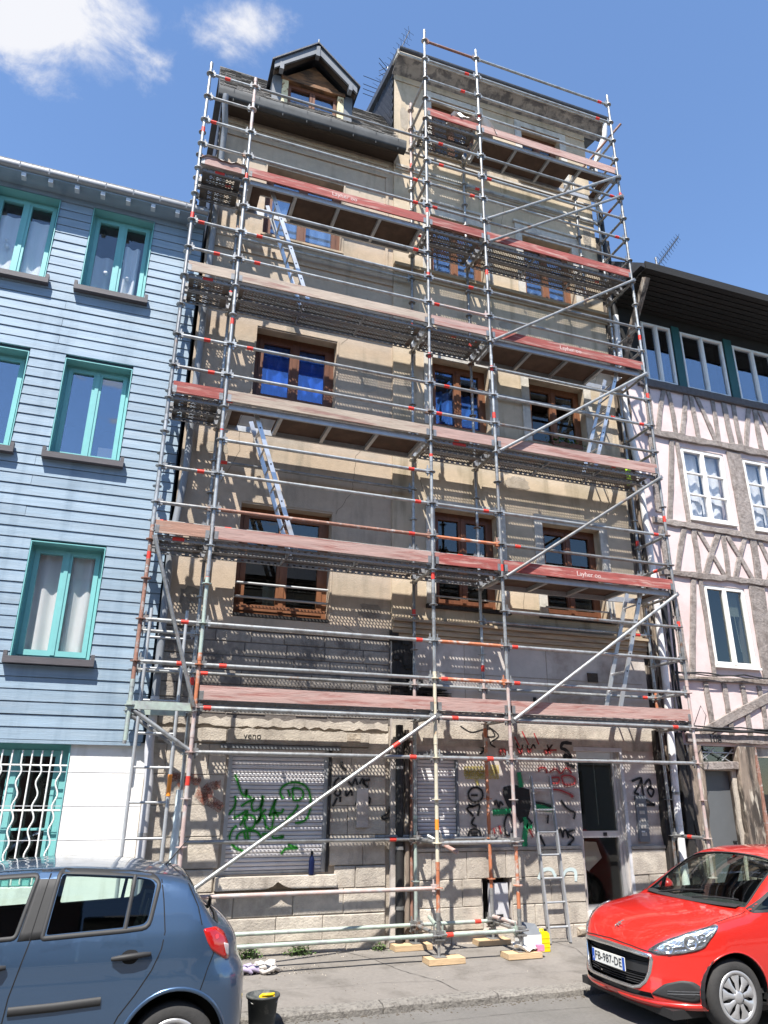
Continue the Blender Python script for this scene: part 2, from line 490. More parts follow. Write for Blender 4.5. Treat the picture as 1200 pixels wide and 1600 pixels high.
m_curtain_n = M('deep_blue_curtain', (0.05, 0.17, 0.50), 0.85, v=.15, s=8, st=(4, 1, .6))
m_curtain_t = M('teal_blue_curtain', (0.05, 0.19, 0.34), 0.85, v=.25, s=6, st=(3, 1, .8))
m_blind = M('roller_blind_cloth', (0.60, 0.60, 0.61), 0.9, v=.03)
m_shutter = M('grey_roller_shutter', (0.60, 0.575, 0.575), 0.55, v=.07, s=5, v2=.08, c2=(.48, .455, .45), c2s=2, c2t=.6, c2w=.12)
m_alu = M('brushed_aluminium', (0.62, 0.62, 0.62), 0.35, .75, v=.06, s=8)
m_alu_d = M('weathered_aluminium', (0.42, 0.43, 0.44), 0.5, .55, v=.15, s=12, bump=.05, rnd=.08)
m_galv = M('galvanised_steel', (0.29, 0.29, 0.285), 0.42, .55, v=.18, s=22, v2=.14, s2=3, bump=.05, bs=80, c2=(.18, .175, .165), c2s=9, c2t=.56, c2w=.12, c3=(.25, .15, .10), c3s=5, c3t=.64, c3w=.05, rnd=.14)
m_galv_b = M('bright_galvanised_steel', (0.38, 0.39, 0.385), 0.40, .5, v=.12, s=22, v2=.10, s2=3, c2=(.26, .25, .24), c2s=9, c2t=.55, rnd=.12)
m_galv_g = M('greenish_painted_steel', (0.40, 0.47, 0.41), 0.5, .35, v=.14, s=14, c2=(.33, .34, .33), c2s=6, c2t=.56, rnd=.06)
m_rust = M('rust_brown_steel', (0.24, 0.125, 0.092), 0.75, .1, v=.25, s=16, c2=(.38, .36, .345), c2s=9, c2t=.60, c2w=.06, bump=.2, rnd=.12)
m_orange = M('worn_orange_steel', (0.44, 0.155, 0.075), 0.65, .1, v=.18, s=12, c2=(.42, .38, .34), c2s=7, c2t=.55, c2w=.06, rnd=.08)
m_pinkst = M('dusty_pink_steel', (0.44, 0.33, 0.30), 0.65, .15, v=.15, s=12, c2=(.40, .39, .38), c2s=6, c2t=.55, c2w=.07, rnd=.08)
m_paleyel = M('pale_yellow_steel', (0.53, 0.49, 0.38), 0.65, .1, v=.14, s=12, c2=(.42, .30, .19), c2s=6, c2t=.60, c2w=.05)
m_band = M('red_marking_tape', (0.62, 0.045, 0.03), 0.5, v=.14, s=20, rnd=.12)
m_band_o = M('orange_marking_tape', (0.80, 0.26, 0.03), 0.5, v=.08)
m_band_g = M('mint_marking_tape', (0.22, 0.60, 0.45), 0.5, v=.08)
m_tb_red = M('red_toe_board', (0.27, 0.068, 0.058), 0.85, v=.3, s=10, st=(.3, 1, 3), c2=(.38, .22, .19), c2s=6, c2t=.56, c2w=.06, bump=.3, bs=30, rnd=.08)
m_tb_pink = M('faded_pink_toe_board', (0.38, 0.255, 0.225), 0.88, v=.22, s=10, st=(.25, 1, 3), c2=(.27, .125, .105), c2s=5, c2t=.56, c2w=.06, bump=.3, bs=30, rnd=.06)
m_tb_wood = M('grey_wood_toe_board', (0.385, 0.315, 0.255), 0.88, v=.2, s=10, st=(.22, 1, 3), c2=(.25, .15, .125), c2s=5, c2t=.58, c2w=.06, bump=.35, bs=30, rnd=.06)
m_tb_brown = M('brown_toe_board', (0.33, 0.19, 0.14), 0.88, v=.25, s=9, st=(.25, 1, 3), c2=(.40, .30, .25), c2s=4, c2t=.58, c2w=.07, bump=.35)
m_deck = M('grimy_deck_steel', (0.135, 0.125, 0.112), 0.7, .3, v=.25, s=12, v2=.15, c2=(.20, .13, .095), c2s=5, c2t=.60, c2w=.09, rnd=.15)
m_deck_side = M('deck_edge_steel', (0.26, 0.26, 0.265), 0.55, .45, v=.2, s=12, rnd=.1)
m_ply = M('stained_plywood', (0.085, 0.052, 0.036), 0.8, v=.3, s=6, v2=.2, s2=2, c2=(.30, .25, .20), c2s=3.0, c2t=.70, c2w=.03, rnd=.12)
m_sole = M('fresh_sawn_timber', (0.50, 0.355, 0.21), 0.85, v=.15, s=14, st=(.4, 2, 2), bump=.3, rnd=.08)
m_asph = M('pale_road_asphalt', (0.150, 0.142, 0.132), 0.95, v=.12, s=30, v2=.10, s2=.8, bump=.6, bs=120, c2=(.115, .11, .10), c2s=1.2, c2t=.6, c2w=.15)
m_pave = M('pavement_asphalt', (0.178, 0.162, 0.146), 0.95, v=.12, s=24, v2=.10, s2=1.0, bump=.35, bs=110, c2=(.125, .113, .10), c2s=1.6, c2t=.57, c2w=.08, c3=(.27, .255, .235), c3s=22, c3t=.73, c3w=.03)
m_kerb = M('granite_kerb', (0.21, 0.195, 0.175), 0.95, v=.20, s=26, v2=.1, bump=1.0, bs=45, c2=(.12, .11, .10), c2s=28, c2t=.56, c2w=.08, rnd=.07)
m_black = M('black_plastic', (0.018, 0.018, 0.019), 0.55, v=.08, s=20)
m_rubber = M('tyre_rubber', (0.032, 0.031, 0.031), 0.85, v=.15, s=20, bump=.2)
m_cable = M('black_cable', (0.022, 0.021, 0.021), 0.6, v=.1)
m_pvc = M('grey_pvc_pipe', (0.50, 0.50, 0.52), 0.5, v=.08, s=5, c2=(.36, .355, .36), c2s=3, c2t=.6)
m_pvc_d = M('dark_grey_pipe', (0.20, 0.215, 0.235), 0.5, v=.08, s=5)
m_pvc_w = M('white_pvc_pipe', (0.68, 0.67, 0.66), 0.5, v=.08, s=5, c2=(.40, .36, .33), c2s=4, c2t=.62)
m_iron = M('black_cast_iron', (0.02, 0.019, 0.019), 0.6, v=.2, s=10)
m_over_g = M('green_overspray', (0.022, 0.20, 0.02), 0.7, veil=.55)
m_over_k = M('black_overspray', (0.016, 0.015, 0.015), 0.8, veil=.5)
m_over_r = M('red_overspray', (0.36, 0.05, 0.05), 0.8, veil=.5)
m_over_b2 = M('rust_overspray', (0.24, 0.06, 0.03), 0.8, veil=.75)
m_over_y = M('yellow_overspray', (0.55, 0.44, 0.03), 0.8, veil=.8)
m_over_e = M('emerald_overspray', (0.012, 0.25, 0.09), 0.8, veil=.8)
m_spray_g = M('green_spray_paint', (0.02, 0.21, 0.018), 0.6, v=.2, s=20)
m_spray_e = M('emerald_spray_paint', (0.012, 0.23, 0.085), 0.6, v=.15, s=20)
m_spray_k = M('black_spray_paint', (0.016, 0.015, 0.015), 0.7, v=.2, s=20)
m_spray_r = M('red_spray_paint', (0.36, 0.045, 0.045), 0.7, v=.2, s=20)
m_spray_y = M('yellow_spray_paint', (0.55, 0.44, 0.03), 0.7, v=.15, s=20)
m_spray_b = M('pale_blue_spray_paint', (0.45, 0.53, 0.53), 0.8, v=.12, s=12)
m_spray_b2 = M('rust_red_spray_paint', (0.20, 0.055, 0.03), 0.8, v=.25, s=12)
g_clear = glass('window_glass', tint=(.93, .935, .94), base=.07, k=1.2, wav=.04)
g_sky = glass('reflective_window_glass', tint=(.72, .78, .86), base=.20, k=1.5, refl=(.9, .95, 1), wav=.05)
g_blue = glass('sky_blue_window_glass', tint=(.72, .82, .97), base=.13, k=1.5, refl=(.55, .72, 1.0), wav=.03)  # blue of the reflected sky is put into the tint and gloss colours
g_dark = glass('dim_window_glass', tint=(.6, .63, .6), base=.06, k=1.0)
g_door = glass('dark_door_glass', tint=(.8, .8, .78), base=.03, k=.6)
g_car = glass('green_car_glass', tint=(.74, .84, .79), base=.03, k=1.0)
g_lamp = glass('clear_lamp_lens', tint=(.93, .95, .97), base=.06, k=1.4)
GR = {
 'green': [[(-2.401,2.087),(-2.36,1.997),(-2.327,1.921),(-2.295,1.857),(-2.246,1.832),(-2.238,1.908),(-2.24,1.845),(-2.169,1.807)],[(-2.381,1.831),(-2.368,1.756),(-2.389,1.681),(-2.45,1.606)],[(-2.297,1.706),(-2.219,1.756),(-2.134,1.794)],[(-2.128,1.807),(-2.163,1.731),(-2.137,1.655),(-2.077,1.668),(-2.026,1.731),(-2.026,1.833),(-2.038,1.706),(-2.042,1.554),(-2.093,1.505)],[(-1.967,1.667),(-2.019,1.63),(-2.067,1.53)],[(-1.928,1.592),(-1.887,1.706),(-1.85,1.795),(-1.871,1.68),(-1.809,1.579)],[(-1.752,1.795),(-1.798,1.86),(-1.788,1.924),(-1.72,1.977),(-1.622,1.998),(-1.507,1.979),(-1.432,1.914),(-1.399,1.835),(-1.387,1.731),(-1.404,1.628),(-1.443,1.551),(-1.512,1.514),(-1.582,1.508)],[(-1.703,1.912),(-1.679,1.86),(-1.669,1.821)],[(-1.647,1.932),(-1.628,1.835),(-1.618,1.783),(-1.54,1.783),(-1.492,1.835),(-1.51,1.9),(-1.561,1.926),(-1.64,1.926)],[(-1.579,1.718),(-1.557,1.706),(-1.603,1.641),(-1.67,1.578),(-1.736,1.502),(-1.803,1.465),(-1.856,1.441)],[(-2.38,1.568),(-2.303,1.605),(-2.212,1.655),(-2.247,1.58),(-2.269,1.518),(-2.293,1.481)],[(-2.234,1.593),(-2.168,1.605),(-2.103,1.555),(-2.117,1.468),(-2.169,1.443),(-2.218,1.468),(-2.236,1.531),(-2.207,1.593)],[(-2.093,1.505),(-2.03,1.579),(-1.989,1.592),(-1.969,1.491),(-1.925,1.441),(-1.884,1.453),(-1.875,1.528),(-1.862,1.642)],[(-1.935,1.592),(-1.854,1.629),(-1.771,1.629),(-1.746,1.68)],[(-2.333,1.482),(-2.382,1.433),(-2.409,1.36),(-2.398,1.299),(-2.34,1.237),(-2.271,1.2),(-2.203,1.181)],[(-2.319,1.31),(-2.311,1.371),(-2.248,1.413),(-2.154,1.425),(-2.072,1.405),(-2.021,1.355),(-2.011,1.306)],[(-2.234,1.407),(-2.206,1.309)],[(-2.194,1.413),(-2.173,1.314)],[(-2.003,1.38),(-1.893,1.379),(-1.849,1.329),(-1.727,1.352),(-1.78,1.315)],[(-1.666,1.252),(-1.539,1.213),(-1.691,1.203),(-1.749,1.142)]],
 'blackL': [[(-1.026,2.063),(-1.083,2.009),(-1.089,1.943),(-1.051,1.917)],[(-0.996,2.05),(-0.921,2.038),(-0.845,1.971),(-0.802,2.052),(-0.77,1.972)],[(-0.741,1.986),(-0.697,2.054),(-0.665,1.973)],[(-0.591,2.041),(-0.696,2.013),(-0.619,1.946)],[(-1.066,1.917),(-1.079,1.864),(-1.041,1.838),(-1.005,1.864),(-1.014,1.917)],[(-0.933,1.904),(-0.916,1.838),(-0.858,1.905),(-0.842,1.838)],[(-0.78,1.733),(-0.722,1.812),(-0.595,1.813),(-0.601,1.733)],[(-0.795,1.733),(-0.691,1.746),(-0.601,1.74)],[(-1.048,1.811),(-1.102,1.707)],[(-1.004,1.825),(-1.002,1.759)],[(-0.988,2.266),(-1.001,2.212),(-0.925,2.159)],[(-0.313,1.707),(-0.327,1.627),(-0.418,1.574),(-0.387,1.548),(-0.312,1.574)]],
 'blackR': [[(1.072,1.861),(1.059,1.82),(1.026,1.787),(0.98,1.768),(0.93,1.768),(0.886,1.786),(0.857,1.819),(0.847,1.86),(0.86,1.901),(0.892,1.934),(0.938,1.953),(0.988,1.954),(1.033,1.935),(1.063,1.902),(1.072,1.861)],[(0.885,1.853),(0.992,1.854)],[(0.839,1.735),(0.92,1.708),(1.012,1.728),(0.981,1.584)],[(0.92,1.708),(0.821,1.68),(0.915,1.584)],[(0.931,1.57),(0.887,1.489),(0.959,1.448)],[(1.016,1.339),(1.006,1.305),(0.978,1.278),(0.94,1.264),(0.898,1.264),(0.861,1.28),(0.836,1.307),(0.828,1.341),(0.839,1.375),(0.866,1.402),(0.904,1.416),(0.946,1.416),(0.983,1.4),(1.009,1.373),(1.016,1.339)],[(0.866,1.367),(0.972,1.366)],[(0.873,1.327),(0.97,1.326)],[(1.253,1.722),(1.273,1.785),(1.319,1.694),(1.339,1.764),(1.387,1.722)],[(2.234,1.283),(2.26,1.381),(2.297,1.395),(2.323,1.296),(2.34,1.38),(2.384,1.38),(2.41,1.281)],[(2.528,1.393),(2.399,1.352),(2.499,1.28),(2.401,1.184),(2.423,1.045),(2.372,1.059),(2.439,1.211)],[(1.942,1.329),(2.018,1.189)],[(1.4,1.348),(1.391,1.486),(1.448,1.596),(1.514,1.568),(1.539,1.429),(1.466,1.334),(1.4,1.348)],[(1.871,1.765),(2.01,1.751),(2.165,1.708),(2.205,1.765)],[(2.333,1.794),(2.396,1.708),(2.481,1.65),(2.55,1.621),(2.524,1.535)],[(1.753,1.567),(1.833,1.483)],[(2.103,1.594),(2.085,1.481)],[(0.986,2.533),(1.12,2.477),(1.048,2.403)]],
 'soap': [[(2.589,2.588),(2.441,2.592),(2.398,2.522),(2.469,2.493),(2.537,2.434),(2.55,2.374),(2.443,2.417),(2.487,2.297),(2.612,2.254)]],
 'redR': [[(1.39,2.395),(1.376,2.454),(1.446,2.47),(1.46,2.397)],[(1.645,2.564),(1.706,2.417),(1.75,2.552)],[(1.821,2.553),(1.849,2.449),(1.928,2.556),(1.96,2.497)],[(2.102,2.47),(2.321,2.49)],[(2.163,2.562),(2.207,2.427)],[(2.255,2.564),(2.116,2.425)],[(1.989,2.171),(2.011,2.23),(2.101,2.231),(2.131,2.158)],[(2.168,2.173),(2.28,2.219),(2.365,2.161),(2.463,2.237),(2.548,2.163)],[(2.198,2.1),(2.169,1.968)],[(2.198,2.1),(2.324,2.101),(2.299,2.027),(2.191,2.026)],[(2.39,2.028),(2.379,2.117),(2.508,2.133),(2.596,2.089),(2.57,2.015),(2.441,1.999),(2.39,2.028)],[(2.202,1.939),(2.344,1.925),(2.536,1.853),(2.499,1.838)],[(1.777,1.413),(1.837,1.302)],[(1.234,1.35),(1.221,1.432)],[(1.306,1.459),(1.333,1.349)]],
 'greenR': [[(1.663,2.166),(1.693,1.964)],[(1.215,1.631),(1.502,1.645)],[(1.727,1.567),(1.737,1.455),(1.703,1.29),(1.694,0.951)],[(1.866,1.701),(2.181,1.686)],[(1.745,1.455),(1.829,1.427)]],
 'blob': [(1.401,1.962),(1.505,1.984),(1.609,1.992),(1.71,1.957),(1.822,1.936),(1.832,1.708),(1.789,1.595),(1.751,1.539),(1.645,1.484),(1.599,1.568),(1.551,1.624),(1.454,1.708),(1.395,1.848)],
 'yel': [[(0.788,2.169),(1.106,2.173)],[(0.803,2.126),(1.342,2.133)],[(0.965,2.015),(1.016,2.03)],[(1.209,2.203),(1.346,2.205)]],
 'pale': [[(1.866,0.773),(1.942,0.878),(2.079,0.888),(2.14,0.792)],[(2.221,0.736),(2.319,0.869),(2.459,0.865),(2.463,0.73)]],
 'tagD': [[(3.601,2.064),(3.787,2.11),(3.675,1.951),(3.634,1.898),(3.71,1.881)],[(3.784,2.092),(3.784,1.934),(3.797,1.864)],[(3.817,2.005),(3.92,2.094),(3.941,2.006),(3.875,1.935),(3.93,1.847),(3.988,1.935),(3.925,1.97)],[(3.611,1.812),(3.724,1.821),(3.832,1.795),(3.979,1.726)],[(3.823,1.734),(3.979,1.726)]],
 'rust': [[(-3.202,2.051),(-3.021,2.041),(-2.834,2.005)],[(-2.777,1.955),(-2.718,1.88),(-2.811,1.756)],[(-2.875,1.88),(-2.739,1.83)],[(-2.708,1.781),(-2.542,1.682)],[(-2.65,2.007),(-2.627,1.906)],[(-3.017,2.003),(-3.086,1.928)]],
}
# ================================================================== ground
def sheet(name, pts, mat, sub=None):
    b = MB(); b.add(pts, [tuple(range(len(pts)))])
    return tag(b.build(name, mat), kind='structure')
ZR = -0.09
sheet('road', [(-300, -300, ZR), (300, -300, ZR), (300, -1.30, ZR), (-300, -1.30, ZR)], m_asph)
sheet('ground', [(-300, -1.32, ZR - .02), (300, -1.32, ZR - .02), (300, 300, ZR - .02), (-300, 300, ZR - .02)], m_pave)
b = MB()
xs = [-40, -12] + [-9 + .5 * i for i in range(42)] + [16, 40]
ys = [-1.15, -.6, 0, .4, .84, 1.6]
vv = [(x, y, .022 + .026 * y + (random.uniform(-.004, .004) if -9 < x < 12 and y < .8 else 0)) for x in xs for y in ys]
ff = [(i * 6 + j, (i + 1) * 6 + j, (i + 1) * 6 + j + 1, i * 6 + j + 1) for i in range(len(xs) - 1) for j in range(5)]
b.add(vv, ff)
tag(b.build('pavement', m_pave), kind='structure')
kerb = link('kerb', None, None, (0, -1.30, ZR)); tag(kerb, kind='structure')
x = -9.4
while x < 13:
    L = random.uniform(.92, 1.25)
    q = MB(); z0, z1 = ZR - .05, -.013 + random.uniform(-.004, .004)
    n = 6
    prof = [(-1.305, z0), (-1.30, z1 - .025), (-1.285, z1 - .006), (-1.265, z1), (-1.145, z1 + .007), (-1.145, z0)]
    for i in range(n):
        for j in range(len(prof) - 1):
            pass
    rows = []
    for i in range(n + 1):
        xx = x + .005 + (L - .01) * i / n
        rows.append([(xx, y + (random.uniform(-.006, .006) if 0 < j < 4 else 0), z + (random.uniform(-.004, .004) if 0 < j < 4 else 0)) for j, (y, z) in enumerate(prof)])
    m = len(prof)
    q.add([p for r in rows for p in r], [(i * m + j, i * m + j + 1, (i + 1) * m + j + 1, (i + 1) * m + j) for i in range(n) for j in range(m - 1)] + [tuple(range(m))[::-1], tuple(n * m + j for j in range(m))])
    q.build('kerb_stone', m_kerb, kerb, (x, -1.30, ZR))
    x += L
# the far pavement behind the camera
b = MB(); b.box(-300, -30, ZR - .1, 300, -8.4, ZR + .11)
tag(b.build('opposite_pavement', m_pave), kind='structure')

# ================================================================== window kit
def wavy(x0, x1, z0, z1, y, amp=.03, n=22, per=5.0, seed=0, zb=None):
    """a hanging cloth with folds; zb: optional ragged lower edge function"""
    rr = random.Random(seed)
    ph = rr.uniform(0, 6)
    b = MB(); nz = 7
    V = []
    for i in range(n + 1):
        x = x0 + (x1 - x0) * i / n
        for k in range(nz + 1):
            t = k / nz
            zz0 = zb(x) if zb else z0
            z = zz0 + (z1 - zz0) * t
            a = amp * (1.15 - .5 * t)
            V.append((x + .2 * a * math.sin(per * 3 * x + ph), y + a * math.sin(per * 6.28 * (x - x0) + ph + .4 * math.sin(2.2 * t + ph)), z))
    m = nz + 1
    b.add(V, [(i * m + k, (i + 1) * m + k, (i + 1) * m + k + 1, i * m + k + 1) for i in range(n) for k in range(nz)], 0, True)
    return b

def window(par, x0, x1, z0, z1, y, fmat, pane, fw=.055, sw=.05, mull=.035, d=.07, hbars=(), curt=None, glaze_mat=None, lining=None, ly=None, proud=.014):
    """two-leaf casement. Frame at y..y+d. lining: paint of the reveal boards from ly to y. hbars: glazing bar heights (fractions)"""
    b = MB()
    b.box(x0, y, z0, x0 + fw, y + d, z1); b.box(x1 - fw, y, z0, x1, y + d, z1)
    b.box(x0 + fw, y, z0, x1 - fw, y + d, z0 + fw); b.box(x0 + fw, y, z1 - fw, x1 - fw, y + d, z1)
    xm = (x0 + x1) / 2
    leaves = [(x0 + fw + .003, xm - .002), (xm + .002, x1 - fw - .003)]
    if lining is not None:
        t = .012
        b.box(x0, ly, z0, x0 + t, y, z1, 1); b.box(x1 - t, ly, z0, x1, y, z1, 1); b.box(x0 + t, ly, z1 - t, x1 - t, y, z1, 1)
    w = b.build('window', [fmat, lining or fmat], par)
    za, zb = z0 + fw + .003, z1 - fw - .003
    for i, (p, q) in enumerate(leaves):
        c = MB(); yy = y - proud
        c.box(p, yy, za, p + sw, y + d - .015, zb); c.box(q - sw, yy, za, q, y + d - .015, zb)
        c.box(p + sw, yy, za, q - sw, y + d - .015, za + sw * 1.15); c.box(p + sw, yy, zb - sw, q - sw, y + d - .015, zb)
        for h in hbars:
            zz = za + sw + (zb - za - 2 * sw) * h
            c.box(p + sw, yy + .006, zz - .012, q - sw, y + d - .02, zz + .012)
        if i == 1:      # cover strip where the leaves meet
            c.box(xm - mull / 2, yy - .012, za + .01, xm + mull / 2, yy, zb - .01)
        c.build('casement', fmat, w)
        MB().box(p + sw - .004, y + d - .045, za + sw, q - sw + .004, y + d - .039, zb - sw + .004).build('pane', pane, w)
    return w
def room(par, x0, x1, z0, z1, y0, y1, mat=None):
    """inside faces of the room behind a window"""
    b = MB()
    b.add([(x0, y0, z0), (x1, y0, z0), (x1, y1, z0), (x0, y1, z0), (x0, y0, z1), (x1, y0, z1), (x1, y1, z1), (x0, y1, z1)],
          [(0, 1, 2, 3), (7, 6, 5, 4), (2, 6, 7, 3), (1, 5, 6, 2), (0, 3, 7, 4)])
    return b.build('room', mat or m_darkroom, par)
def ribbon(strokes, y, w, name, mat, par, th=.0015):
    """spray-painted lines: flat strips lying on a wall that faces -y"""
    b = MB()
    for st in strokes:
        pts = []
        # smooth the stroke
        P = [Vector((p[0], 0, p[1])) for p in st]
        if len(P) > 2:
            for i in range(len(P) - 1):
                p0, p1, p2, p3 = P[max(i - 1, 0)], P[i], P[i + 1], P[min(i + 2, len(P) - 1)]
                for s in range(5):
                    t = s / 5
                    pts.append(.5 * ((2 * p1) + (-p0 + p2) * t + (2 * p0 - 5 * p1 + 4 * p2 - p3) * t * t + (-p0 + 3 * p1 - 3 * p2 + p3) * t ** 3))
            pts.append(P[-1])
        else: pts = P
        V = []
        for i, p in enumerate(pts):
            d = pts[min(i + 1, len(pts) - 1)] - pts[max(i - 1, 0)]
            if d.length < 1e-6: d = Vector((1, 0, 0))
            d.normalize(); n = Vector((-d.z, 0, d.x))
            ww = w * random.uniform(.42, .58)
            V += [(p.x + n.x * ww, y, p.z + n.z * ww), (p.x - n.x * ww, y, p.z - n.z * ww)]
        b.cur += 1
        b.add(V, [(2 * i, 2 * i + 1, 2 * i + 3, 2 * i + 2) for i in range(len(pts) - 1)])
    return each(b, name, mat, par)
def courses(par, x0, x1, zs, y0, y1, holes, L, mat, name, c=.01, j=.003, gap=.010, dy=.006, seed=1):
    """coursed blocks, each one its own object"""
    rr = random.Random(seed)
    for r, (za, zb) in enumerate(zip(zs[:-1], zs[1:])):
        segs = [(x0, x1)]
        for h in holes:
            if h[2] < (za + zb) / 2 < h[3]:
                ns = []
                for a, e in segs:
                    if h[1] <= a or h[0] >= e: ns.append((a, e)); continue
                    if h[0] > a: ns.append((a, h[0]))
                    if h[1] < e: ns.append((h[1], e))
                segs = ns
        for a, e in segs:
            x = a
            first = True
            while x < e - .02:
                l = L * rr.uniform(.8, 1.2) * (.5 if first and r % 2 else 1)
                first = False
                if e - (x + l) < L * .35: l = e - x
                q = MB(); q.stone(x + gap / 2, min(x + l, e) - gap / 2, za + gap / 2, zb - gap / 2, y0 + rr.uniform(-dy, dy), y1, c, 0, j)
                q.build(name, mat, par)
                x += l
def lathe(b, prof, c=(0, 0, 0), n=20, m=0, axis='z'):
    """spin (r, h) pairs"""
    V = []
    for r, h in prof:
        for i in range(n):
            t = 2 * math.pi * i / n
            p = (r * math.cos(t), r * math.sin(t), h) if axis == 'z' else (r * math.cos(t), h, r * math.sin(t))
            V.append((c[0] + p[0], c[1] + p[1], c[2] + p[2]))
    k = len(prof)
    b.add(V, [(i * n + j, i * n + (j + 1) % n, (i + 1) * n + (j + 1) % n, (i + 1) * n + j) for i in range(k - 1) for j in range(n)], m, True)
    return b

# ================================================================== lower beige house (left)
YL = .89
LX0, LX1 = -3.52, -.30
hl = thing('house', (-1.9, YL, .08), 'beige rendered house with a slate roof, gabled dormer and green-tagged roller shutter', 'house')
W3 = (-2.64, -1.25, 10.66, 12.15); W2 = (-2.59, -1.27, 7.55, 8.80); W1 = (-2.61, -1.25, 4.18, 5.79); WS = (-2.50, -1.17, .93, 2.40)
b = wall_mb(LX0, LX1, 3.95, 13.06, YL, YL + .28, [W3, W2, W1])
b.build('wall', m_plaster_l, hl)
b = wall_mb(LX0, LX1, -.2, 3.95, YL + .028, YL + .28, [WS]); b.build('ground_floor_wall', m_back, hl)
# party walls, back, floors
b = MB(); b.box(LX0, YL + .28, -.2, LX0 + .08, 6.4, 13.0); b.box(LX1 - .06, YL + .28, -.2, LX1 + .0, 6.4, 13.0); b.box(LX0, 6.3, -.2, LX1, 6.4, 15.4)
for z in (2.9, 6.4, 9.7, 12.7): b.box(LX0 + .08, YL + .28, z, LX1 - .06, 6.3, z + .2)
b.build('inner_wall', m_darkroom, hl)
# plaster mouldings: frieze panel, string courses, recessed panel lines
b = MB()
b.box(LX0 + .09, YL - .022, 12.86, LX1 - .1, YL - .002, 12.96); b.box(LX0 + .09, YL - .03, 12.60, LX1 - .1, YL - .002, 12.625)
b.box(LX1 - .15, YL - .024, 10.42, LX1 - .10, YL - .002, 12.6)
b.box(LX0 + .02, YL - .045, 10.40, LX1 - .01, YL - .002, 10.50); b.box(LX0 + .02, YL - .03, 10.18, LX1 - .01, YL - .002, 10.40); b.box(LX0 + .1, YL - .055, 10.505, LX1 - .2, YL - .002, 10.53)
b.box(LX0 + .3, YL - .02, 10.02, LX1 - .12, YL - .002, 10.05)
each(b, 'moulding', m_plaster_l, hl)
b = MB(); b.box(LX0 + .02, YL - .016, 6.95, LX1 - .01, YL - .002, 7.02); b.build('string_course', m_plaster_l, hl)
b = MB()
for w_ in (W3, W2, W1):   # thin pale corner beads round the openings
    b.box(w_[0] - .028, YL - .012, w_[2] - .02, w_[0] - .001, YL - .001, w_[3] + .026); b.box(w_[1] + .001, YL - .012, w_[2] - .02, w_[1] + .028, YL - .001, w_[3] + .026)
    b.box(w_[0] - .028, YL - .012, w_[3] + .027, w_[1] + .028, YL - .001, w_[3] + .05)
each(b, 'window_surround', m_plaster_l, hl)
for w_, pane, cur, sd in ((W3, g_sky, m_curtain_b, 1), (W2, g_blue, m_curtain_n, 2), (W1, g_dark, None, 3)):
    y = YL + .17
    wo_ = window(hl, w_[0], w_[1], w_[2], w_[3], y, m_brownwood if w_ is not W1 else m_orangewood, pane, fw=.075, sw=.075, mull=.07)
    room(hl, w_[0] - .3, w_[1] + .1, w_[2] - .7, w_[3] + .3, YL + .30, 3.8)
    if cur:
        wavy(w_[0] + .1, (w_[0] + w_[1]) / 2 - .03, w_[2] + .02, w_[3] - .1, y + .13, .02, seed=sd).build('curtain', cur, wo_)
        wavy((w_[0] + w_[1]) / 2 + .03, w_[1] - .1, w_[2] + .02, w_[3] - .1, y + .13, .02, seed=sd + 5).build('curtain', cur, wo_)
    else:
        wavy(w_[0] + .45, w_[0] + .78, w_[2] + .1, w_[2] + .5, y + .2, .03, seed=9).build('curtain', m_curtain, wo_)
        wavy(w_[1] - .5, w_[1] - .1, w_[2] + .1, w_[2] + .22, y + .2, .02, seed=4).build('curtain', m_curtain, wo_)
    if w_ is not W1:
        MB().box(w_[0] - .03, YL - .03, w_[2] - .04, w_[1] + .03, y - .001, w_[2] - .001).build('sill', m_plaster_l, hl)
# guard bars across the first floor window
gb = MB(); 
for z in (4.62, 4.42):
    gb.tube((W1[0] + .01, YL + .05, z), (W1[1] - .01, YL + .05, z), .018, 8)
each(gb, 'guard_rail', m_alu_d, hl)
MB().box(W1[0] + .05, YL + .03, 4.27, W1[1] - .03, YL + .06, 4.30).build('guard_rail', m_orangewood, hl)
MB().box(W1[0], YL - .01, 4.13, W1[1], YL + .17, 4.178).build('sill', m_char, hl)
# dark blockwork laid bare, one block per object
courses(hl, LX0 + .01, LX1 - .02, [2.83, 3.02, 3.21, 3.40, 3.59, 3.78, 3.935], YL + .012, YL + .1, [], .5, m_block, 'block', c=.007, j=.004, gap=.012, seed=3)
MB().box(LX0, YL + .022, 2.76, LX1, YL + .1, 3.95).build('mortar', m_mortar, hl)
# lintel with broken edges
rr = random.Random(5)
def ragged(x0, x1, zlo, zhi, y0, y1, n=26, a=.03, low=True):
    P = []
    for i in range(n + 1):
        x = x0 + (x1 - x0) * i / n
        P.append((x, zlo + (rr.uniform(0, a) if low else 0)))
    for i in range(n, -1, -1):
        x = x0 + (x1 - x0) * i / n
        P.append((x, zhi - rr.uniform(0, a)))
    q = MB(); q.prism(P, y0, y1, 'y'); return q
ragged(-2.55, -.62, 2.462, 2.66, YL - .008, YL + .05, 30, .02, False).build('lintel', m_stone, hl)
ragged(-3.42, -.34, 2.665, 2.80, YL - .002, YL + .05, 44, .04).build('lintel_render', m_stone, hl)
ragged(-3.40, -2.56, 2.47, 2.655, YL + .004, YL + .05, 14, .02).build('lintel_stone', m_stone, hl)
ragged(-.615, -.33, 2.42, 2.655, YL - .002, YL + .05, 8, .03).build('lintel_stone', m_stone, hl)
MB().box(-.93, YL - .014, 2.49, -.74, YL - .004, 2.63).build('mortar_patch', m_stone_rough, hl)
link('lettering', text_mesh('veno', .12, .001, m_spray_k), hl, (-2.22, YL - .0105, 2.56)).rotation_euler = (math.pi / 2, 0, 0)
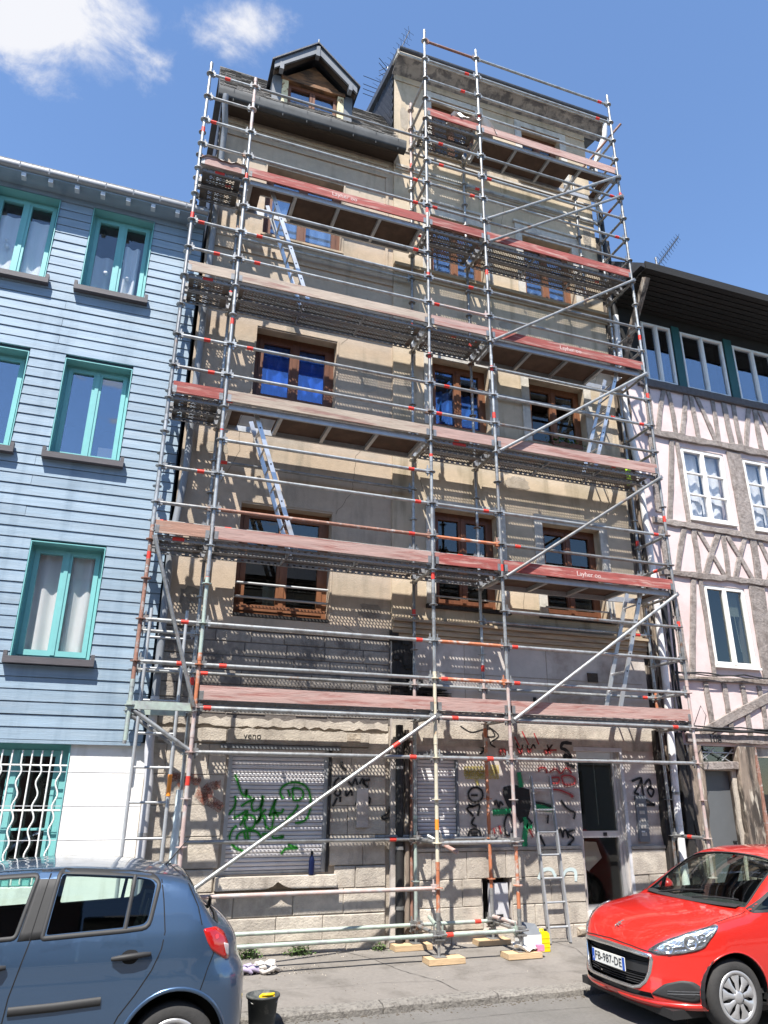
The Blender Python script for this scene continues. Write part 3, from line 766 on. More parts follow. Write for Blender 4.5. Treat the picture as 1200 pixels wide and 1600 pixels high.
MB().box(-2.62, YL - .03, 2.405, -1.02, YL + .08, 2.452).build('shutter_box', m_dpaint, hl)
# ashlar of the ground floor, one stone per object
H = [(-2.535, -1.13, .93, 2.46)]
courses(hl, LX0 + .01, LX1 - .06, [1.00, 1.36, 1.72, 2.08, 2.45], YL + .006, YL + .08, H, .55, m_stone, 'stone', c=.007, j=.003, gap=.005, seed=8)
courses(hl, LX0 + .01, LX1 - .06, [-.02, .17, .45, .74, .995], YL - .012, YL + .08, [(-2.58, -1.06, .75, 1.2)], .62, m_stone, 'stone', c=.010, j=.006, gap=.006, seed=10)
b = MB()
P = [(-2.56, .755), (-2.56, .90), (-1.05, .90), (-1.05, .755)]
# window sill broken in the middle
P = [(-2.56, .765), (-1.95, .77), (-1.86, .80), (-1.80, .85), (-1.72, .80), (-1.62, .77), (-1.05, .765), (-1.05, .905), (-2.56, .905)]
b.prism(P, YL - .11, YL + .2, 'y'); b.build('sill', m_stone, hl)
# roller shutter: every slat an object
sx0, sx1 = WS[0] + .05, WS[1] - .05
ys_ = YL + .065
b = MB(); b.box(WS[0], ys_ - .03, WS[2], sx0, ys_ + .03, WS[3]); b.box(sx1, ys_ - .03, WS[2], WS[1], ys_ + .03, WS[3]); b.box(sx0, ys_ - .02, WS[2], sx1, ys_ + .02, WS[2] + .03)
each(b, 'shutter_guide', m_alu_d, hl)
MB().box(WS[1] + .001, YL - .005, WS[2], WS[1] + .03, YL + .06, WS[3] + .03).build('shutter_guide', m_black, hl)
sl_me = {}
def shutter(par, x0, x1, z0, z1, y, pitch=.05):
    key = round(x1 - x0, 3)
    if key not in sl_me:
        q = MB(); L = x1 - x0
        prof = [(0.0, 0.002), (-.008, .010), (-.010, pitch * .5), (-.008, pitch - .012), (0.0, pitch - .003)]
        n = len(prof)
        q.add([(0, y_, z_) for y_, z_ in prof] + [(L, y_, z_) for y_, z_ in prof], [(i, n + i, n + i + 1, i + 1) for i in range(n - 1)], 0, False)
        sl_me[key] = q.mesh('slat', m_shutter)
    z = z0
    while z < z1 - pitch * .6:
        link('slat', sl_me[key], par, (x0, y, z)); z += pitch
    MB().box(x0, y + .002, z0, x1, y + .006, z1).build('shutter_backing', m_black, par)
shutter(hl, sx0, sx1, WS[2] + .03, WS[3], ys_)
GY = ys_ - .0125
ribbon(GR['green'], GY, .024, 'graffiti', m_spray_g, hl); ribbon(GR['green'], GY + .0012, .055, 'graffiti', m_over_g, hl)
ribbon([[(p[0] + dx, p[1]), (p[0] + dx, p[1] - dz)] for p, dx, dz in ((GR['green'][6][4], 0, .10), (GR['green'][10][2], .01, .12), (GR['green'][15][3], 0, .16), (GR['green'][1][1], 0, .2), (GR['green'][12][3], 0, .09))], GY, .008, 'graffiti', m_spray_g, hl)
ribbon(GR['blackL'], YL - .0075, .024, 'graffiti', m_spray_k, hl); ribbon(GR['blackL'], YL - .0065, .05, 'graffiti', m_over_k, hl)
ribbon(GR['rust'], YL - .0085, .12, 'graffiti', m_over_b2, hl); ribbon(GR['rust'], YL - .0095, .05, 'graffiti', m_over_b2, hl)
MB().box(-.78, YL - .03, 1.45, -.62, YL - .008, 1.93).build('wall_box', m_mauve, hl)
# zinc gutter, dark soffit, slate slope
GX0, GX1 = -3.62, -.20
b = MB()
prof = [(.60, 12.968), (.485, 12.968), (.466, 12.985), (.460, 13.02), (.456, 13.10), (.452, 13.175), (.465, 13.185)]
n = len(prof)
b.add([(GX0, y, z) for y, z in prof] + [(GX1, y, z) for y, z in prof], [(i, i + 1, n + i + 1, n + i) for i in range(n - 1)], 0, True)
b.prism([(y, z) for y, z in prof] + [(.6, 13.10)], GX0 - .004, GX0, 'x'); b.prism([(y, z) for y, z in prof] + [(.6, 13.10)], GX1, GX1 + .004, 'x')
for i in range(8):
    xx = GX0 + .25 + i * .43
    b.bar((xx, .478, 12.93), (xx, .448, 13.16), .016, .004)
b.build('gutter', m_gutter, hl)
q = MB(); q.prism([(.58, 12.975), (YL + .02, 13.035), (YL + .02, 13.06), (.58, 13.0)], LX0 - .02, LX1, 'x'); q.build('soffit', m_soffit, hl)
MB().box(LX0 - .06, .56, 12.945, LX1 - .005, .60, 13.16).build('fascia', m_soffit, hl)
RA, RB = (.50, 13.19), (1.62, 15.00)
b = MB(); b.prism([(RA[0], RA[1] - .03), (RB[0], RB[1] - .03), (6.4, 15.6), (6.4, 15.45), (RB[0], RB[1] - .15), (RA[0] + .1, RA[1] - .16)], LX0 - .10, LX1 - .01, 'x'); b.build('roof', m_slate_d, hl)
b = MB(); rr = random.Random(12)
nrow = 18
for r in range(nrow):
    t0, t1 = r / nrow, (r + 1.0) / nrow
    y0, z0 = RA[0] + (RB[0] - RA[0]) * t0, RA[1] + (RB[1] - RA[1]) * t0
    y1, z1 = RA[0] + (RB[0] - RA[0]) * t1, RA[1] + (RB[1] - RA[1]) * t1
    x = LX0 - .10 - (.1 if r % 2 else 0)
    while x < LX1 - .01:
        w_ = .20
        a, e = max(x, LX0 - .10), min(x + w_ - .006, LX1 - .012)
        if e - a > .02:
            nf = .026 + rr.uniform(0, .010); dl = rr.uniform(-.007, .007)
            ny, nz_ = -.851, .525; uy, uz = .525, .851
            yl, zl = y0 + uy * dl, z0 + uz * dl; yt, zt = y1 + (y1 - y0) * .55, z1 + (z1 - z0) * .55
            b.add([(a, yl + ny * nf, zl + nz_ * nf), (e, yl + ny * nf, zl + nz_ * nf), (e, yt + ny * .007, zt + nz_ * .007), (a, yt + ny * .007, zt + nz_ * .007), (a, yl + ny * (nf - .009), zl + nz_ * (nf - .009)), (e, yl + ny * (nf - .009), zl + nz_ * (nf - .009))],
                  [(0, 1, 2, 3), (0, 4, 5, 1)])
        x += w_
tag(b.build('slates', m_slate, hl), kind='stuff')
MB().tube((LX0 - .1, RB[0] + .02, RB[1] + .01), (LX1, RB[0] + .02, RB[1] + .01), .03, 8).build('ridge_capping', m_slate_d, hl)
# slate-hung verge on the gable side
b = MB(); rr = random.Random(3)
for i in range(40):
    z = 10.3 + i * .085
    for j in range(4):
        y = .78 + j * .10
        b.add([(LX0 - .012 - .006, y + (.05 if i % 2 else 0), z), (LX0 - .012 - .010, y + .09 + (.05 if i % 2 else 0), z + rr.uniform(-.01, .01)), (LX0 - .012, y + .09 + (.05 if i % 2 else 0), z + .12), (LX0 - .012, y + (.05 if i % 2 else 0), z + .12)], [(3, 2, 1, 0)])
tag(b.build('slate_cladding', m_slate_d, hl), kind='stuff')
MB().box(LX0 - .012, .80, 10.28, LX0 - .001, 3.0, 13.9).build('gable_boarding', m_slate_d, hl)
# dormer
DX = -1.96
dm = MB()
dy0 = .64
for s_ in (-1, 1):
    dm.box(DX + s_ * .58, dy0, 13.12, DX + s_ * .75, 1.9, 14.04)
MBk = MB(); MBk.box(DX - .75, dy0 + .12, 14.045, DX + .75, 1.95, 14.10); dorm = MBk.build('dormer', m_dpaint, hl)
each(dm, 'dormer_cheek', m_dpaint, dorm)
for s in (-1, 1):
    MB().box(DX + s * .465, dy0 - .012, 13.12, DX + s * .579, dy0 + .1, 13.975).build('jamb_post', m_yellowpaint, dorm)
q = MB(); q.prism([(DX - .56, 14.065), (DX + .56, 14.065), (DX, 14.56)], dy0 + .02, dy0 + .06, 'y'); q.build('pediment', m_gable, dorm)
MB().box(DX - .60, dy0 - .03, 13.98, DX + .60, dy0 + .08, 14.06).build('dormer_lintel', m_gable, dorm)
apex, ez, ew = 14.82, 14.08, .77
yb_ = .40
for s in (-1, 1):
    q = MB(); P = [(DX, apex), (DX + s * ew, ez), (DX + s * ew, ez - .17), (DX, apex - .21)]
    if s > 0: P = P[::-1]
    q.prism(P, yb_, yb_ + .04, 'y', 0); q.build('bargeboard', m_zinc, dorm)
    q = MB(); P = [(DX, apex + .035), (DX + s * (ew + .05), ez + .0), (DX + s * (ew + .05), ez - .035), (DX, apex)]
    if s > 0: P = P[::-1]
    q.prism(P, yb_ - .04, 2.1, 'y'); q.build('dormer_roof', m_slate_d, dorm)
    MB().box(DX + s * .64 - .035, yb_ - .02, ez - .16, DX + s * .64 + .035, yb_ + .10, ez - .0).build('bracket', m_zinc, dorm)
    MB().bar((DX + s * .02, yb_ + .12, apex - .14), (DX + s * .76, yb_ + .12, ez - .14), .10, .03, 0).build('rafter', m_soffit, dorm)
MB().box(DX - .035, yb_ - .02, apex - .30, DX + .035, yb_ + .08, apex - .05).build('bracket', m_zinc, dorm)
MB().tube((DX, yb_ - .02, apex + .03), (DX, yb_ - .02, apex + .10), .018, 8).build('finial', m_zinc, dorm)
q = MB()
for a, e in ((-.40, -.05), (.05, .40)):
    q.box(DX + a - .06, dy0 + .05, 13.12, DX + a, dy0 + .12, 13.90); q.box(DX + e, dy0 + .05, 13.12, DX + e + .05, dy0 + .12, 13.90)
q.box(DX - .46, dy0 + .05, 13.905, DX + .46, dy0 + .12, 13.978)
q.build('casement', m_brownwood, dorm)
for a, e in ((-.40, -.05), (.05, .40)):
    MB().box(DX + a, dy0 + .09, 13.12, DX + e, dy0 + .095, 13.90).build('pane', g_sky, dorm)
wavy(DX - .42, DX + .42, 13.12, 13.72, dy0 + .2, .015, seed=3).build('curtain', m_curtain_b, dorm)
room(hl, DX - .57, DX + .57, 13.06, 14.03, dy0 + .14, 1.9)
# drainpipes
def pipe(par, pts, r, mat, clips=(), name='drainpipe'):
    b = MB(); b.path(pts, r, 12); o = b.build(name, mat, par)
    for p in clips:
        MB().tube((p[0], p[1], p[2] - .02), (p[0], p[1], p[2] + .02), r + .008, 12).build('pipe_clip', m_galv, o)
    return o
pipe(hl, [(-3.50, .47, 13.0), (-3.50, .50, 12.86), (-3.44, .70, 12.55), (-3.44, .80, 12.40), (-3.44, .80, 6.2), (-3.47, .80, 5.7), (-3.52, .80, 5.1), (-3.50, .80, 3.0)], .05, m_pvc_d, [(-3.44, .80, z) for z in (11.6, 9.4, 7.4)])
pipe(hl, [(-3.50, .80, 3.0), (-3.50, .80, 2.35), (-3.46, .80, 2.0), (-3.46, .80, .1)], .055, m_pvc, [(-3.46, .80, 1.4)])
pipe(hl, [(-.20, .80, 2.76), (-.20, .80, .06)], .052, m_iron, [(-.2, .80, z) for z in (2.2, 1.2, .5)])
pipe(hl, [(-.09, .81, 2.70), (-.09, .81, .06)], .036, m_oldwood)
pipe(hl, [(-.02, .83, 2.55), (-.02, .83, .2)], .022, m_rust)

# ================================================================== taller cream house (right)
YQ = .845
TX0, TX1 = -.30, 4.10
ht = thing('tall_house', (1.9, YQ, .08), 'tallest house, cream rendered with grey window surrounds, behind the highest scaffold part', 'house')
Q = [(.40, 1.50, 4.53, 6.10), (2.34, 3.46, 4.54, 6.09), (.40, 1.48, 7.56, 8.87), (2.27, 3.42, 7.58, 8.84), (.41, 1.52, 10.68, 11.98), (2.36, 3.48, 10.68, 12.08), (.48, 1.48, 13.50, 14.98), (2.52, 3.45, 13.50, 14.98)]
SH2 = (.06, .70, 1.30, 2.34); DR = (2.66, 3.42, .34, 2.48); MT = (1.02, 1.44, .26, .86)
b = wall_mb(TX0, TX1, 4.30, 15.32, YQ, YQ + .3, Q); b.build('wall', m_plaster_r, ht)
b = wall_mb(TX0, TX1, -.2, 4.30, YQ + .012, YQ + .3, [SH2, DR, MT]); b.build('ground_floor_wall', m_mauve, ht)
b = MB(); b.box(TX0, YQ + .3, -.2, TX0 + .06, 7, 12.99); b.box(TX0, YQ + .02, 12.99, TX0 + .06, 7, 15.3); b.box(TX1 - .06, YQ + .3, -.2, TX1, 7, 15.3); b.box(TX0, 6.9, -.2, TX1, 7.0, 16.5)
for z in (2.95, 6.6, 9.6, 12.6): b.box(TX0 + .06, YQ + .3, z, TX1 - .06, 6.9, z + .2)
b.box(1.9, YQ + .3, -.2, 2.0, 6.9, 15.3)
b.build('inner_wall', m_darkroom, ht)
pan = [g_dark, g_dark, g_blue, g_dark, g_sky, g_sky, g_dark, g_dark]
cur = [None, None, m_curtain_t, None, m_curtain_b, m_curtain_b, None, None]
hb = [(), (), (.74,), (.74,), (), (), (), ()]
fmq = [m_brownwood, m_brownwood, m_orangewood, m_orangewood, m_orangewood, m_orangewood, m_brownwood, m_brownwood]
for i, q in enumerate(Q):
    y = YQ + .16
    wo_ = window(ht, q[0], q[1], q[2], q[3], y, fmq[i], pan[i], fw=.06, sw=.065, mull=.06, hbars=hb[i])
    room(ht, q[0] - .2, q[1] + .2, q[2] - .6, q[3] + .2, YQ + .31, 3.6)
    if cur[i]:
        xm = (q[0] + q[1]) / 2
        if i == 2:      # swagged curtains
            for a, e, sd in ((q[0] + .06, xm - .03, 1), (xm + .03, q[1] - .06, 2)):
                wavy(a, e, q[2] + .05, q[3] - .45, y + .15, .05, n=30, per=7, seed=sd, zb=lambda x, a=a, e=e: q[2] + .05 + .35 * abs(math.sin(7.5 * (x - a)))).build('curtain', cur[i], wo_)
                wavy(a, e, q[2] + .05, q[2] + .35, y + .24, .03, n=20, per=6, seed=sd + 4).build('curtain', m_curtain_n, wo_)
        else:
            wavy(q[0] + .08, xm - .03, q[2] + .03, q[3] - .1, y + .14, .02, seed=i).build('curtain', cur[i], wo_)
            wavy(xm + .03, q[1] - .08, q[2] + .03, q[3] - .1, y + .14, .02, seed=i + 3).build('curtain', cur[i], wo_)
    # stone surround: jambs and head
    t = .15
    s_ = MB()
    zt = q[3] + (.26 if i in (4, 5) else .14)
    s_.box(q[0] - t, YQ - .028, q[2] - .02, q[0] - .001, YQ + .155, zt); s_.box(q[1] + .001, YQ - .028, q[2] - .02, q[1] + t, YQ + .155, zt)
    s_.box(q[0] - .0005, YQ - .024, q[3] + .001, q[1] + .0005, YQ + .15, zt - .004)
    if i in (4, 5):
        s_.box(q[0] - t - .04, YQ - .06, zt + .001, q[1] + t + .04, YQ - .002, zt + .05)
    each(s_, 'window_surround', m_trim_r, ht)
# string courses
def band(x0, x1, spec, mat, name, par):
    q = MB()
    for z0, z1, p in spec: q.box(x0, YQ - p, z0, x1, YQ - .001, z1)
    return q.build(name, mat, par)
band(TX0 - .01, TX1 + .03, [(10.42, 10.47, .03), (10.475, 10.56, .06), (10.565, 10.63, .11)], m_ledge, 'string_course', ht)
band(TX0 + .02, TX1 + .02, [(7.20, 7.27, .03), (7.275, 7.36, .055), (7.365, 7.44, .075), (7.445, 7.53, .10)], m_ledge, 'string_course', ht)
band(TX0 - .01, TX1 + .03, [(3.98, 4.05, .03), (4.055, 4.13, .06), (4.135, 4.21, .09), (4.215, 4.255, .14), (4.26, 4.31, .02)], m_ledge, 'cornice', ht)
band(TX0 + .02, TX1, [(12.86, 12.90, .03), (12.905, 12.96, .05)], m_trim_r, 'string_course', ht)
band(TX0 + .02, TX1, [(13.34, 13.38, .02)], m_trim_r, 'string_course', ht)
band(TX0 + .02, TX1, [(14.99 + .16, 15.32, .02)], m_plaster_r, 'frieze', ht)
for i in (0, 1):    # guard rails of the first floor windows
    q = Q[i]; g = MB()
    g.bar((q[0] - .05, YQ - .03, 4.92), (q[1] + .05, YQ - .03, 4.92), .03, .03); g.bar((q[0] - .05, YQ - .03, 4.66), (q[1] + .05, YQ - .03, 4.66), .03, .02)
    if i == 1:
        g.bar((q[1] + .03, YQ - .05, 4.55), (q[1] + .03, YQ - .05, 5.0), .03, .03); g.bar((q[1] + .10, YQ - .05, 4.60), (q[1] + .10, YQ - .05, 4.95), .02, .02)
    each(g, 'guard_rail', m_alu_d, ht)
    MB().box(q[0] - .16, YQ - .06, 4.47, q[1] + .16, YQ + .155, 4.528).build('sill', m_char, ht)
for i in (2, 3, 4, 5, 6, 7):
    q = Q[i]; MB().box(q[0] - .1, YQ - .05, q[2] - .035, q[1] + .1, YQ + .155, q[2] - .002).build('sill', m_ledge, ht)
# eaves
b = MB(); b.prism([(.48, 15.45), (.48, 15.50), (6.9, 17.4), (6.9, 17.25), (YQ + .2, 15.50), (YQ - .001, 15.47)], TX0 - .08, TX1 + .42, 'x'); b.build('roof', m_slate_d, ht)
q = MB(); q.prism([(.495, 15.425), (YQ - .001, 15.29), (YQ - .001, 15.315), (.495, 15.448)], TX0 - .05, TX1 + .40, 'x'); q.build('soffit', m_soffit_p, ht)
MB().box(TX0 - .07, .465, 15.405, TX1 + .42, .492, 15.53).build('fascia', m_trim_r, ht)
b = MB(); prof = [(.46, 15.47), (.42, 15.47), (.40, 15.49), (.395, 15.53)]; n = 4
b.add([(TX0 - .05, y, z) for y, z in prof] + [(TX1 + .42, y, z) for y, z in prof], [(i, i + 1, n + i + 1, n + i) for i in range(n - 1)], 0, True)
b.build('gutter', m_slate_d, ht)
# slate-hung flank above the lower roof
b = MB(); rr = random.Random(4)
for i in range(26):
    z = 13.2 + i * .105
    for j in range(30):
        y = YQ + .04 + j * .13 + (.065 if i % 2 else 0)
        if z > 15.3 + (y - .34) * .295 - .1: continue
        v = [(TX0 - .006, y, z + .15), (TX0 - .006, y + .124, z + .15), (TX0 - .016, y + .124, z + .05), (TX0 - .020, y + .062, z + rr.uniform(-.008, .008)), (TX0 - .016, y, z + .05)]
        b.add(v, [(0, 1, 2, 3, 4)])
tag(b.build('slate_cladding', m_slate_d, ht), kind='stuff')
b = MB(); b.prism([(YQ + .3, 13.0), (YQ + .3, 15.42), (6.9, 17.2), (6.9, 13.0)], TX0 - .005, TX0 - .0005, 'x'); b.build('flank_boarding', m_slate_d, ht)
b = MB(); b.bar((TX0 - .06, .47, 15.44), (TX0 - .06, 6.9, 17.34), .03, .13, 0, (0, 0, 1)); b.build('bargeboard', m_trim_r, ht)
# ground floor, right
pier = MB(); pier.box(TX0 + .02, YQ - .004, 2.50, TX1, YQ + .010, 2.84); pier.build('lintel', m_stone, ht)
courses(ht, .02, 2.62, [-.02, .20, .47, .80, 1.14], YQ - .02, YQ + .1, [(MT[0] - .02, MT[1] + .02, .2, .88)], .6, m_stone, 'stone', c=.009, j=.006, gap=.005, seed=21)
courses(ht, 3.46, TX1 - .04, [-.02, .40, .78, 1.12], YQ - .02, YQ + .1, [], .65, m_stone, 'stone', c=.009, j=.004, gap=.005, seed=22)
for k in range(5):
    q = MB(); xx = 2.42 + k * .17; q.stone(xx, xx + .16, .06 + .0 * k, .16 + random.uniform(0, .08), YQ - .07, YQ + .02, .03, 0, .02); q.build('rubble_stone', m_stone_rough, ht)
MB().box(.02, YQ - .035, 1.145, 2.60, YQ + .010, 1.185).build('plinth_cap', m_stone, ht)
MB().box(3.46, YQ - .035, 1.125, TX1 - .04, YQ + .010, 1.165).build('plinth_cap', m_stone, ht)
b = MB(); b.box(SH2[0], YQ + .02, SH2[2], SH2[0] + .03, YQ + .08, SH2[3]); b.box(SH2[1] - .03, YQ + .0, SH2[2], SH2[1], YQ + .08, SH2[3]); each(b, 'shutter_guide', m_dpaint, ht)
shutter(ht, SH2[0] + .03, SH2[1] - .03, SH2[2] + .01, SH2[3], YQ + .06, .048)
MB().box(SH2[0] - .04, YQ - .06, SH2[2] - .06, SH2[1] + .08, YQ + .06, SH2[2] - .002).build('sill', m_stone, ht)
MB().box(SH2[0] - .02, YQ - .02, SH2[3] + .002, SH2[1] + .12, YQ + .010, SH2[3] + .07).build('shutter_box', m_dpaint, ht)
# meter cupboard with a hanging door
MB().box(MT[0], YQ + .2, MT[2], MT[1], YQ + .22, MT[3]).build('meter_recess', m_black, ht)
q = MB(); q.box(MT[0] + .10, YQ + .02, MT[2] + .02, MT[1] - .03, YQ + .06, MT[3] - .12); mtb = q.build('meter_cupboard', m_pvc, ht)
q = MB(); q.box(MT[0] + .20, YQ + .012, MT[2] + .06, MT[0] + .30, YQ + .019, MT[2] + .10); q.build('keyhole_plate', m_black, mtb)
# entrance door: alloy frame, two panes
q = MB(); x0, x1, z0, z1 = DR
yd = YQ + .10
q.box(x0, yd - .03, z0, x0 + .05, yd + .04, z1); q.box(x1 - .10, yd - .03, z0, x1 - .052, yd + .04, z1); q.box(x1 - .05, yd - .05, z0, x1, yd + .04, z1)
q.box(x0 + .05, yd - .02, z1 - .10, x1 - .10, yd + .04, z1); q.box(x0 + .05, yd - .02, z0, x1 - .10, yd + .04, z0 + .07); q.box(x0 + .05, yd - .025, 1.28, x1 - .10, yd + .04, 1.37)
dr = q.build('entrance_door', m_alu, ht)
MB().box(x0 + .05, yd + .01, z0 + .07, x1 - .10, yd + .016, 1.28).build('pane', g_door, dr)
MB().box(x0 + .05, yd + .01, 1.37, x1 - .10, yd + .016, z1 - .10).build('pane', g_dark, dr)
MB().box(x0 + .36, yd + .02, 1.45, x0 + .375, yd + .03, z1 - .12).build('pull_bar', m_alu_d, dr)
q = MB(); q.box(x0 + .40, yd - .034, 1.30, x0 + .46, yd - .026, 1.35)
q.build('lock', m_black, dr)
MB().box(x0 - .02, YQ - .04, z0 - .10, x1 + .02, YQ + .3, z0 - .002).build('doorstep', m_whitewall, ht)
q = MB(); q.box(x1 + .002, YQ - .012, z0, x1 + .05, YQ + .09, z1 + .06); q.box(x0 - .05, YQ - .010, z1 + .002, x1 + .001, YQ + .09, z1 + .06); q.build('door_surround', m_pvc, ht)
room(ht, 2.1, 3.9, -.1, 2.6, YQ + .31, 2.6, M('pale_hallway_wall', (.42, .41, .39), .9, v=.06))
# white sheet that stands in for a pale reflection in the lower pane
q = MB(); q.add([(2.80, YQ + .36, 1.22), (3.12, YQ + .36, 1.20), (3.22, YQ + .40, .98), (2.98, YQ + .42, .80), (2.74, YQ + .40, 1.02)], [(0, 1, 2, 3, 4)]); q.build('reflection_sheet', m_curtain, ht)
# intercom
ic = MB(); ic.box(3.62, YQ - .03, 1.22, 3.80, YQ + .010, 1.86); ico = ic.build('intercom', m_dpaint, ht)
for k in range(5): MB().box(3.66, YQ - .036, 1.30 + k * .10, 3.75, YQ - .031, 1.35 + k * .10).build('name_plate', m_trim_r, ico)
MB().box(3.66, YQ - .036, 1.34, 3.72, YQ - .0305, 1.37).build('button', m_white, ico)
# broken charred corner above the pipe
q = MB(); rr = random.Random(9)
for k in range(60):
    cx = rr.uniform(-.28, .22); cz = rr.uniform(3.05, 4.06); s_ = rr.uniform(.03, .09)
    if cx > .05 and cz > 3.4: continue
    q.box(cx - s_, YQ - rr.uniform(.0, .045), cz - s_ * rr.uniform(.3, 1.2), cx + s_, YQ + .012, cz + s_ * rr.uniform(.3, 1.2))
for k in range(14):
    z = 3.18 + k * .012
    q.bar((rr.uniform(-.2, .1), YQ - .02, z), (rr.uniform(.3, .66), YQ - .02, z + rr.uniform(-.02, .02)), .03, .012)
q.box(-.295, YQ + .002, 2.86, .05, YQ + .011, 4.06)
q.build('charred_laths', m_char, ht)
MB().box(2.98, YQ - .012, 3.52, 3.16, YQ + .010, 3.66).build('vent_grille', m_soffit, ht)
MB().box(1.98, YQ - .006, 3.10, 2.03, YQ + .011, 3.24).build('dark_stain', m_char, ht)
# panel lines of the first floor render
q = MB()
for x in (.85, 1.55, 2.25): q.box(x, YQ + .0085, 2.86, x + .008, YQ + .0115, 3.96)
q.box(.1, YQ + .0085, 3.52, TX1 - .1, YQ + .0115, 3.535); each(q, 'render_joint', m_back, ht)
# graffiti
ribbon(GR['blackR'], YQ - .003, .026, 'graffiti', m_spray_k, ht); ribbon(GR['blackR'], YQ - .0015, .05, 'graffiti', m_over_k, ht); ribbon(GR['soap'], YQ - .0065, .05, 'graffiti', m_spray_k, ht)
ribbon([[(0.75, 2.78), (.92, 2.70), (1.10, 2.74), (1.25, 2.76)], [(1.12, 2.62), (1.20, 2.78), (1.30, 2.66), (1.15, 2.64)], [(1.25, 2.76), (1.36, 2.66), (1.22, 2.56), (1.30, 2.50)]], YQ - .0065, .02, 'graffiti', m_spray_k, ht)
ribbon(GR['tagD'], YQ - .001, .035, 'graffiti', m_spray_k, ht); ribbon(GR['redR'], YQ - .004, .022, 'graffiti', m_spray_r, ht); ribbon(GR['redR'], YQ - .0022, .07, 'graffiti', m_over_r, ht)
ribbon([[(1.62, 2.66), (1.70, 2.52)], [(1.75, 2.74), (1.85, 2.55)], [(1.95, 2.72), (2.02, 2.56)]], YQ - .0065, .02, 'graffiti', m_spray_r, ht)
ribbon(GR['greenR'], YQ + .0, .065, 'graffiti', m_spray_e, ht); ribbon(GR['greenR'], YQ + .001, .10, 'graffiti', m_over_e, ht); ribbon(GR['yel'], YQ + .0018, .13, 'graffiti', m_over_y, ht); ribbon(GR['pale'], YQ - .0285, .045, 'graffiti', m_spray_b, ht)
q = MB(); q.add([(x, YQ + .003, z) for x, z in GR['blob']], [tuple(range(len(GR['blob'])))[::-1]]); q.build('graffiti', m_spray_k, ht)
# downpipe and loose gear at the right-hand corner
pipe(ht, [(4.42, .50, 15.40), (4.40, .52, 15.10), (4.30, .72, 14.7), (4.22, .74, 14.3), (4.22, .74, 13.1)], .055, m_pvc_w)
pipe(ht, [(4.22, .74, 13.1), (4.22, .74, 11.2), (4.28, .74, 10.6)], .05, m_iron)
pipe(ht, [(4.28, .74, 10.6), (4.24, .74, 8.6), (4.36, .74, 7.4), (4.40, .74, 5.4), (4.38, .74, 3.6), (4.30, .74, 1.8), (4.28, .74, .06)], .058, m_pvc_w, [(4.39, .74, 5.0), (4.37, .74, 3.4), (4.30, .74, 1.9)])
# ================================================================== blue boarded house
YB = .90
hb_ = thing('boarded_house', (-5.6, YB, .08), 'blue weatherboarded house with turquoise casement windows and a white painted ground floor', 'house')
BX0, BX1 = -9.6, -3.585
BW = [(xa, xb, z0, z1) for (xa, xb) in ((-6.64, -5.73), (-5.255, -4.345)) for (z0, z1) in ((8.86, 10.37), (6.145, 7.65), (3.41, 4.905))]
BW += [(-8.9, -7.99, z0, z1) for (z0, z1) in ((8.86, 10.37), (6.145, 7.65), (3.41, 4.905))]
BG = (-5.60, -4.405, .85, 2.43)
wall_mb(BX0, BX1 + .02, 2.44, 10.62, YB + .035, YB + .33, BW).build('backing_wall', m_blue_gap, hb_)
wall_mb(BX0, -3.49, -.2, 2.44, YB + .055, YB + .33, [BG]).build('white_wall', m_whitewall, hb_)
q = MB()
for z in (2.09, 1.71, 1.34, .96): q.box(BX0, YB + .0525, z - .004, -3.49, YB + .0555, z + .004)
each(q, 'wall_joint', m_pvc, hb_)
b = MB(); b.box(BX0, YB + .33, -.2, BX0 + .1, 6.5, 10.6); b.box(BX1 - .1, YB + .33, -.2, BX1, 6.5, 10.6); b.box(BX0, 6.4, -.2, BX1, 6.5, 10.6)
for z in (2.6, 5.3, 8.0, 10.5): b.box(BX0 + .1, YB + .33, z, BX1 - .1, 6.4, z + .15)
for x in (-5.6, -7.4): b.box(x, YB + .33, -.2, x + .1, 6.4, 10.5)
b.build('inner_wall', m_darkroom, hb_)
bd_me = {}
def board(x0, x1, z, h):
    key = (round(x1 - x0, 3), round(h, 3))
    if key not in bd_me:
        L, H = key
        q = MB()
        q.add([(0, -.003, .004), (L, -.003, .004), (L, .008, H - .003), (0, .008, H - .003), (0, .034, .004), (L, .034, .004), (L, .034, H - .003), (0, .034, H - .003)],
              [(0, 1, 2, 3), (3, 2, 6, 7), (1, 0, 4, 5), (0, 3, 7, 4), (2, 1, 5, 6)])
        bd_me[key] = q.mesh('board', m_blue)
    o = link('board', bd_me[key], hb_, (x0, YB, z + random.uniform(-.002, .002)))
    o.rotation_euler = (random.uniform(-.02, .02), random.uniform(-.0006, .0006), 0)
pit = .1465
z = 2.445
while z < 10.36:
    segs = [(BX0, BX1)]
    for w_ in BW:
        if w_[2] - .02 < z + pit * .5 < w_[3] + .0:
            segs = [t for (a, e) in segs for t in (((a, w_[0] - .006), (w_[1] + .006, e)) if a < w_[0] and e > w_[1] else ((a, e),))]
    for a, e in segs:
        if e - a > 3:      # long runs are made of two or three boards butted end to end
            c1 = a + round((e - a) * random.choice([.28, .36, .44, .52, .62, .7]), 2)
            board(a, c1 - .002, z, pit); board(c1 + .002, e, z, pit)
        else: board(a, e, z, pit)
    z += pit
MB().box(BX0, YB - .012, 10.36, BX1, YB + .034, 10.62).build('frieze_board', m_blue, hb_)
MB().box(BX0, YB - .010, 2.405, -3.60, YB + .05, 2.443).build('drip_board', m_blue, hb_)
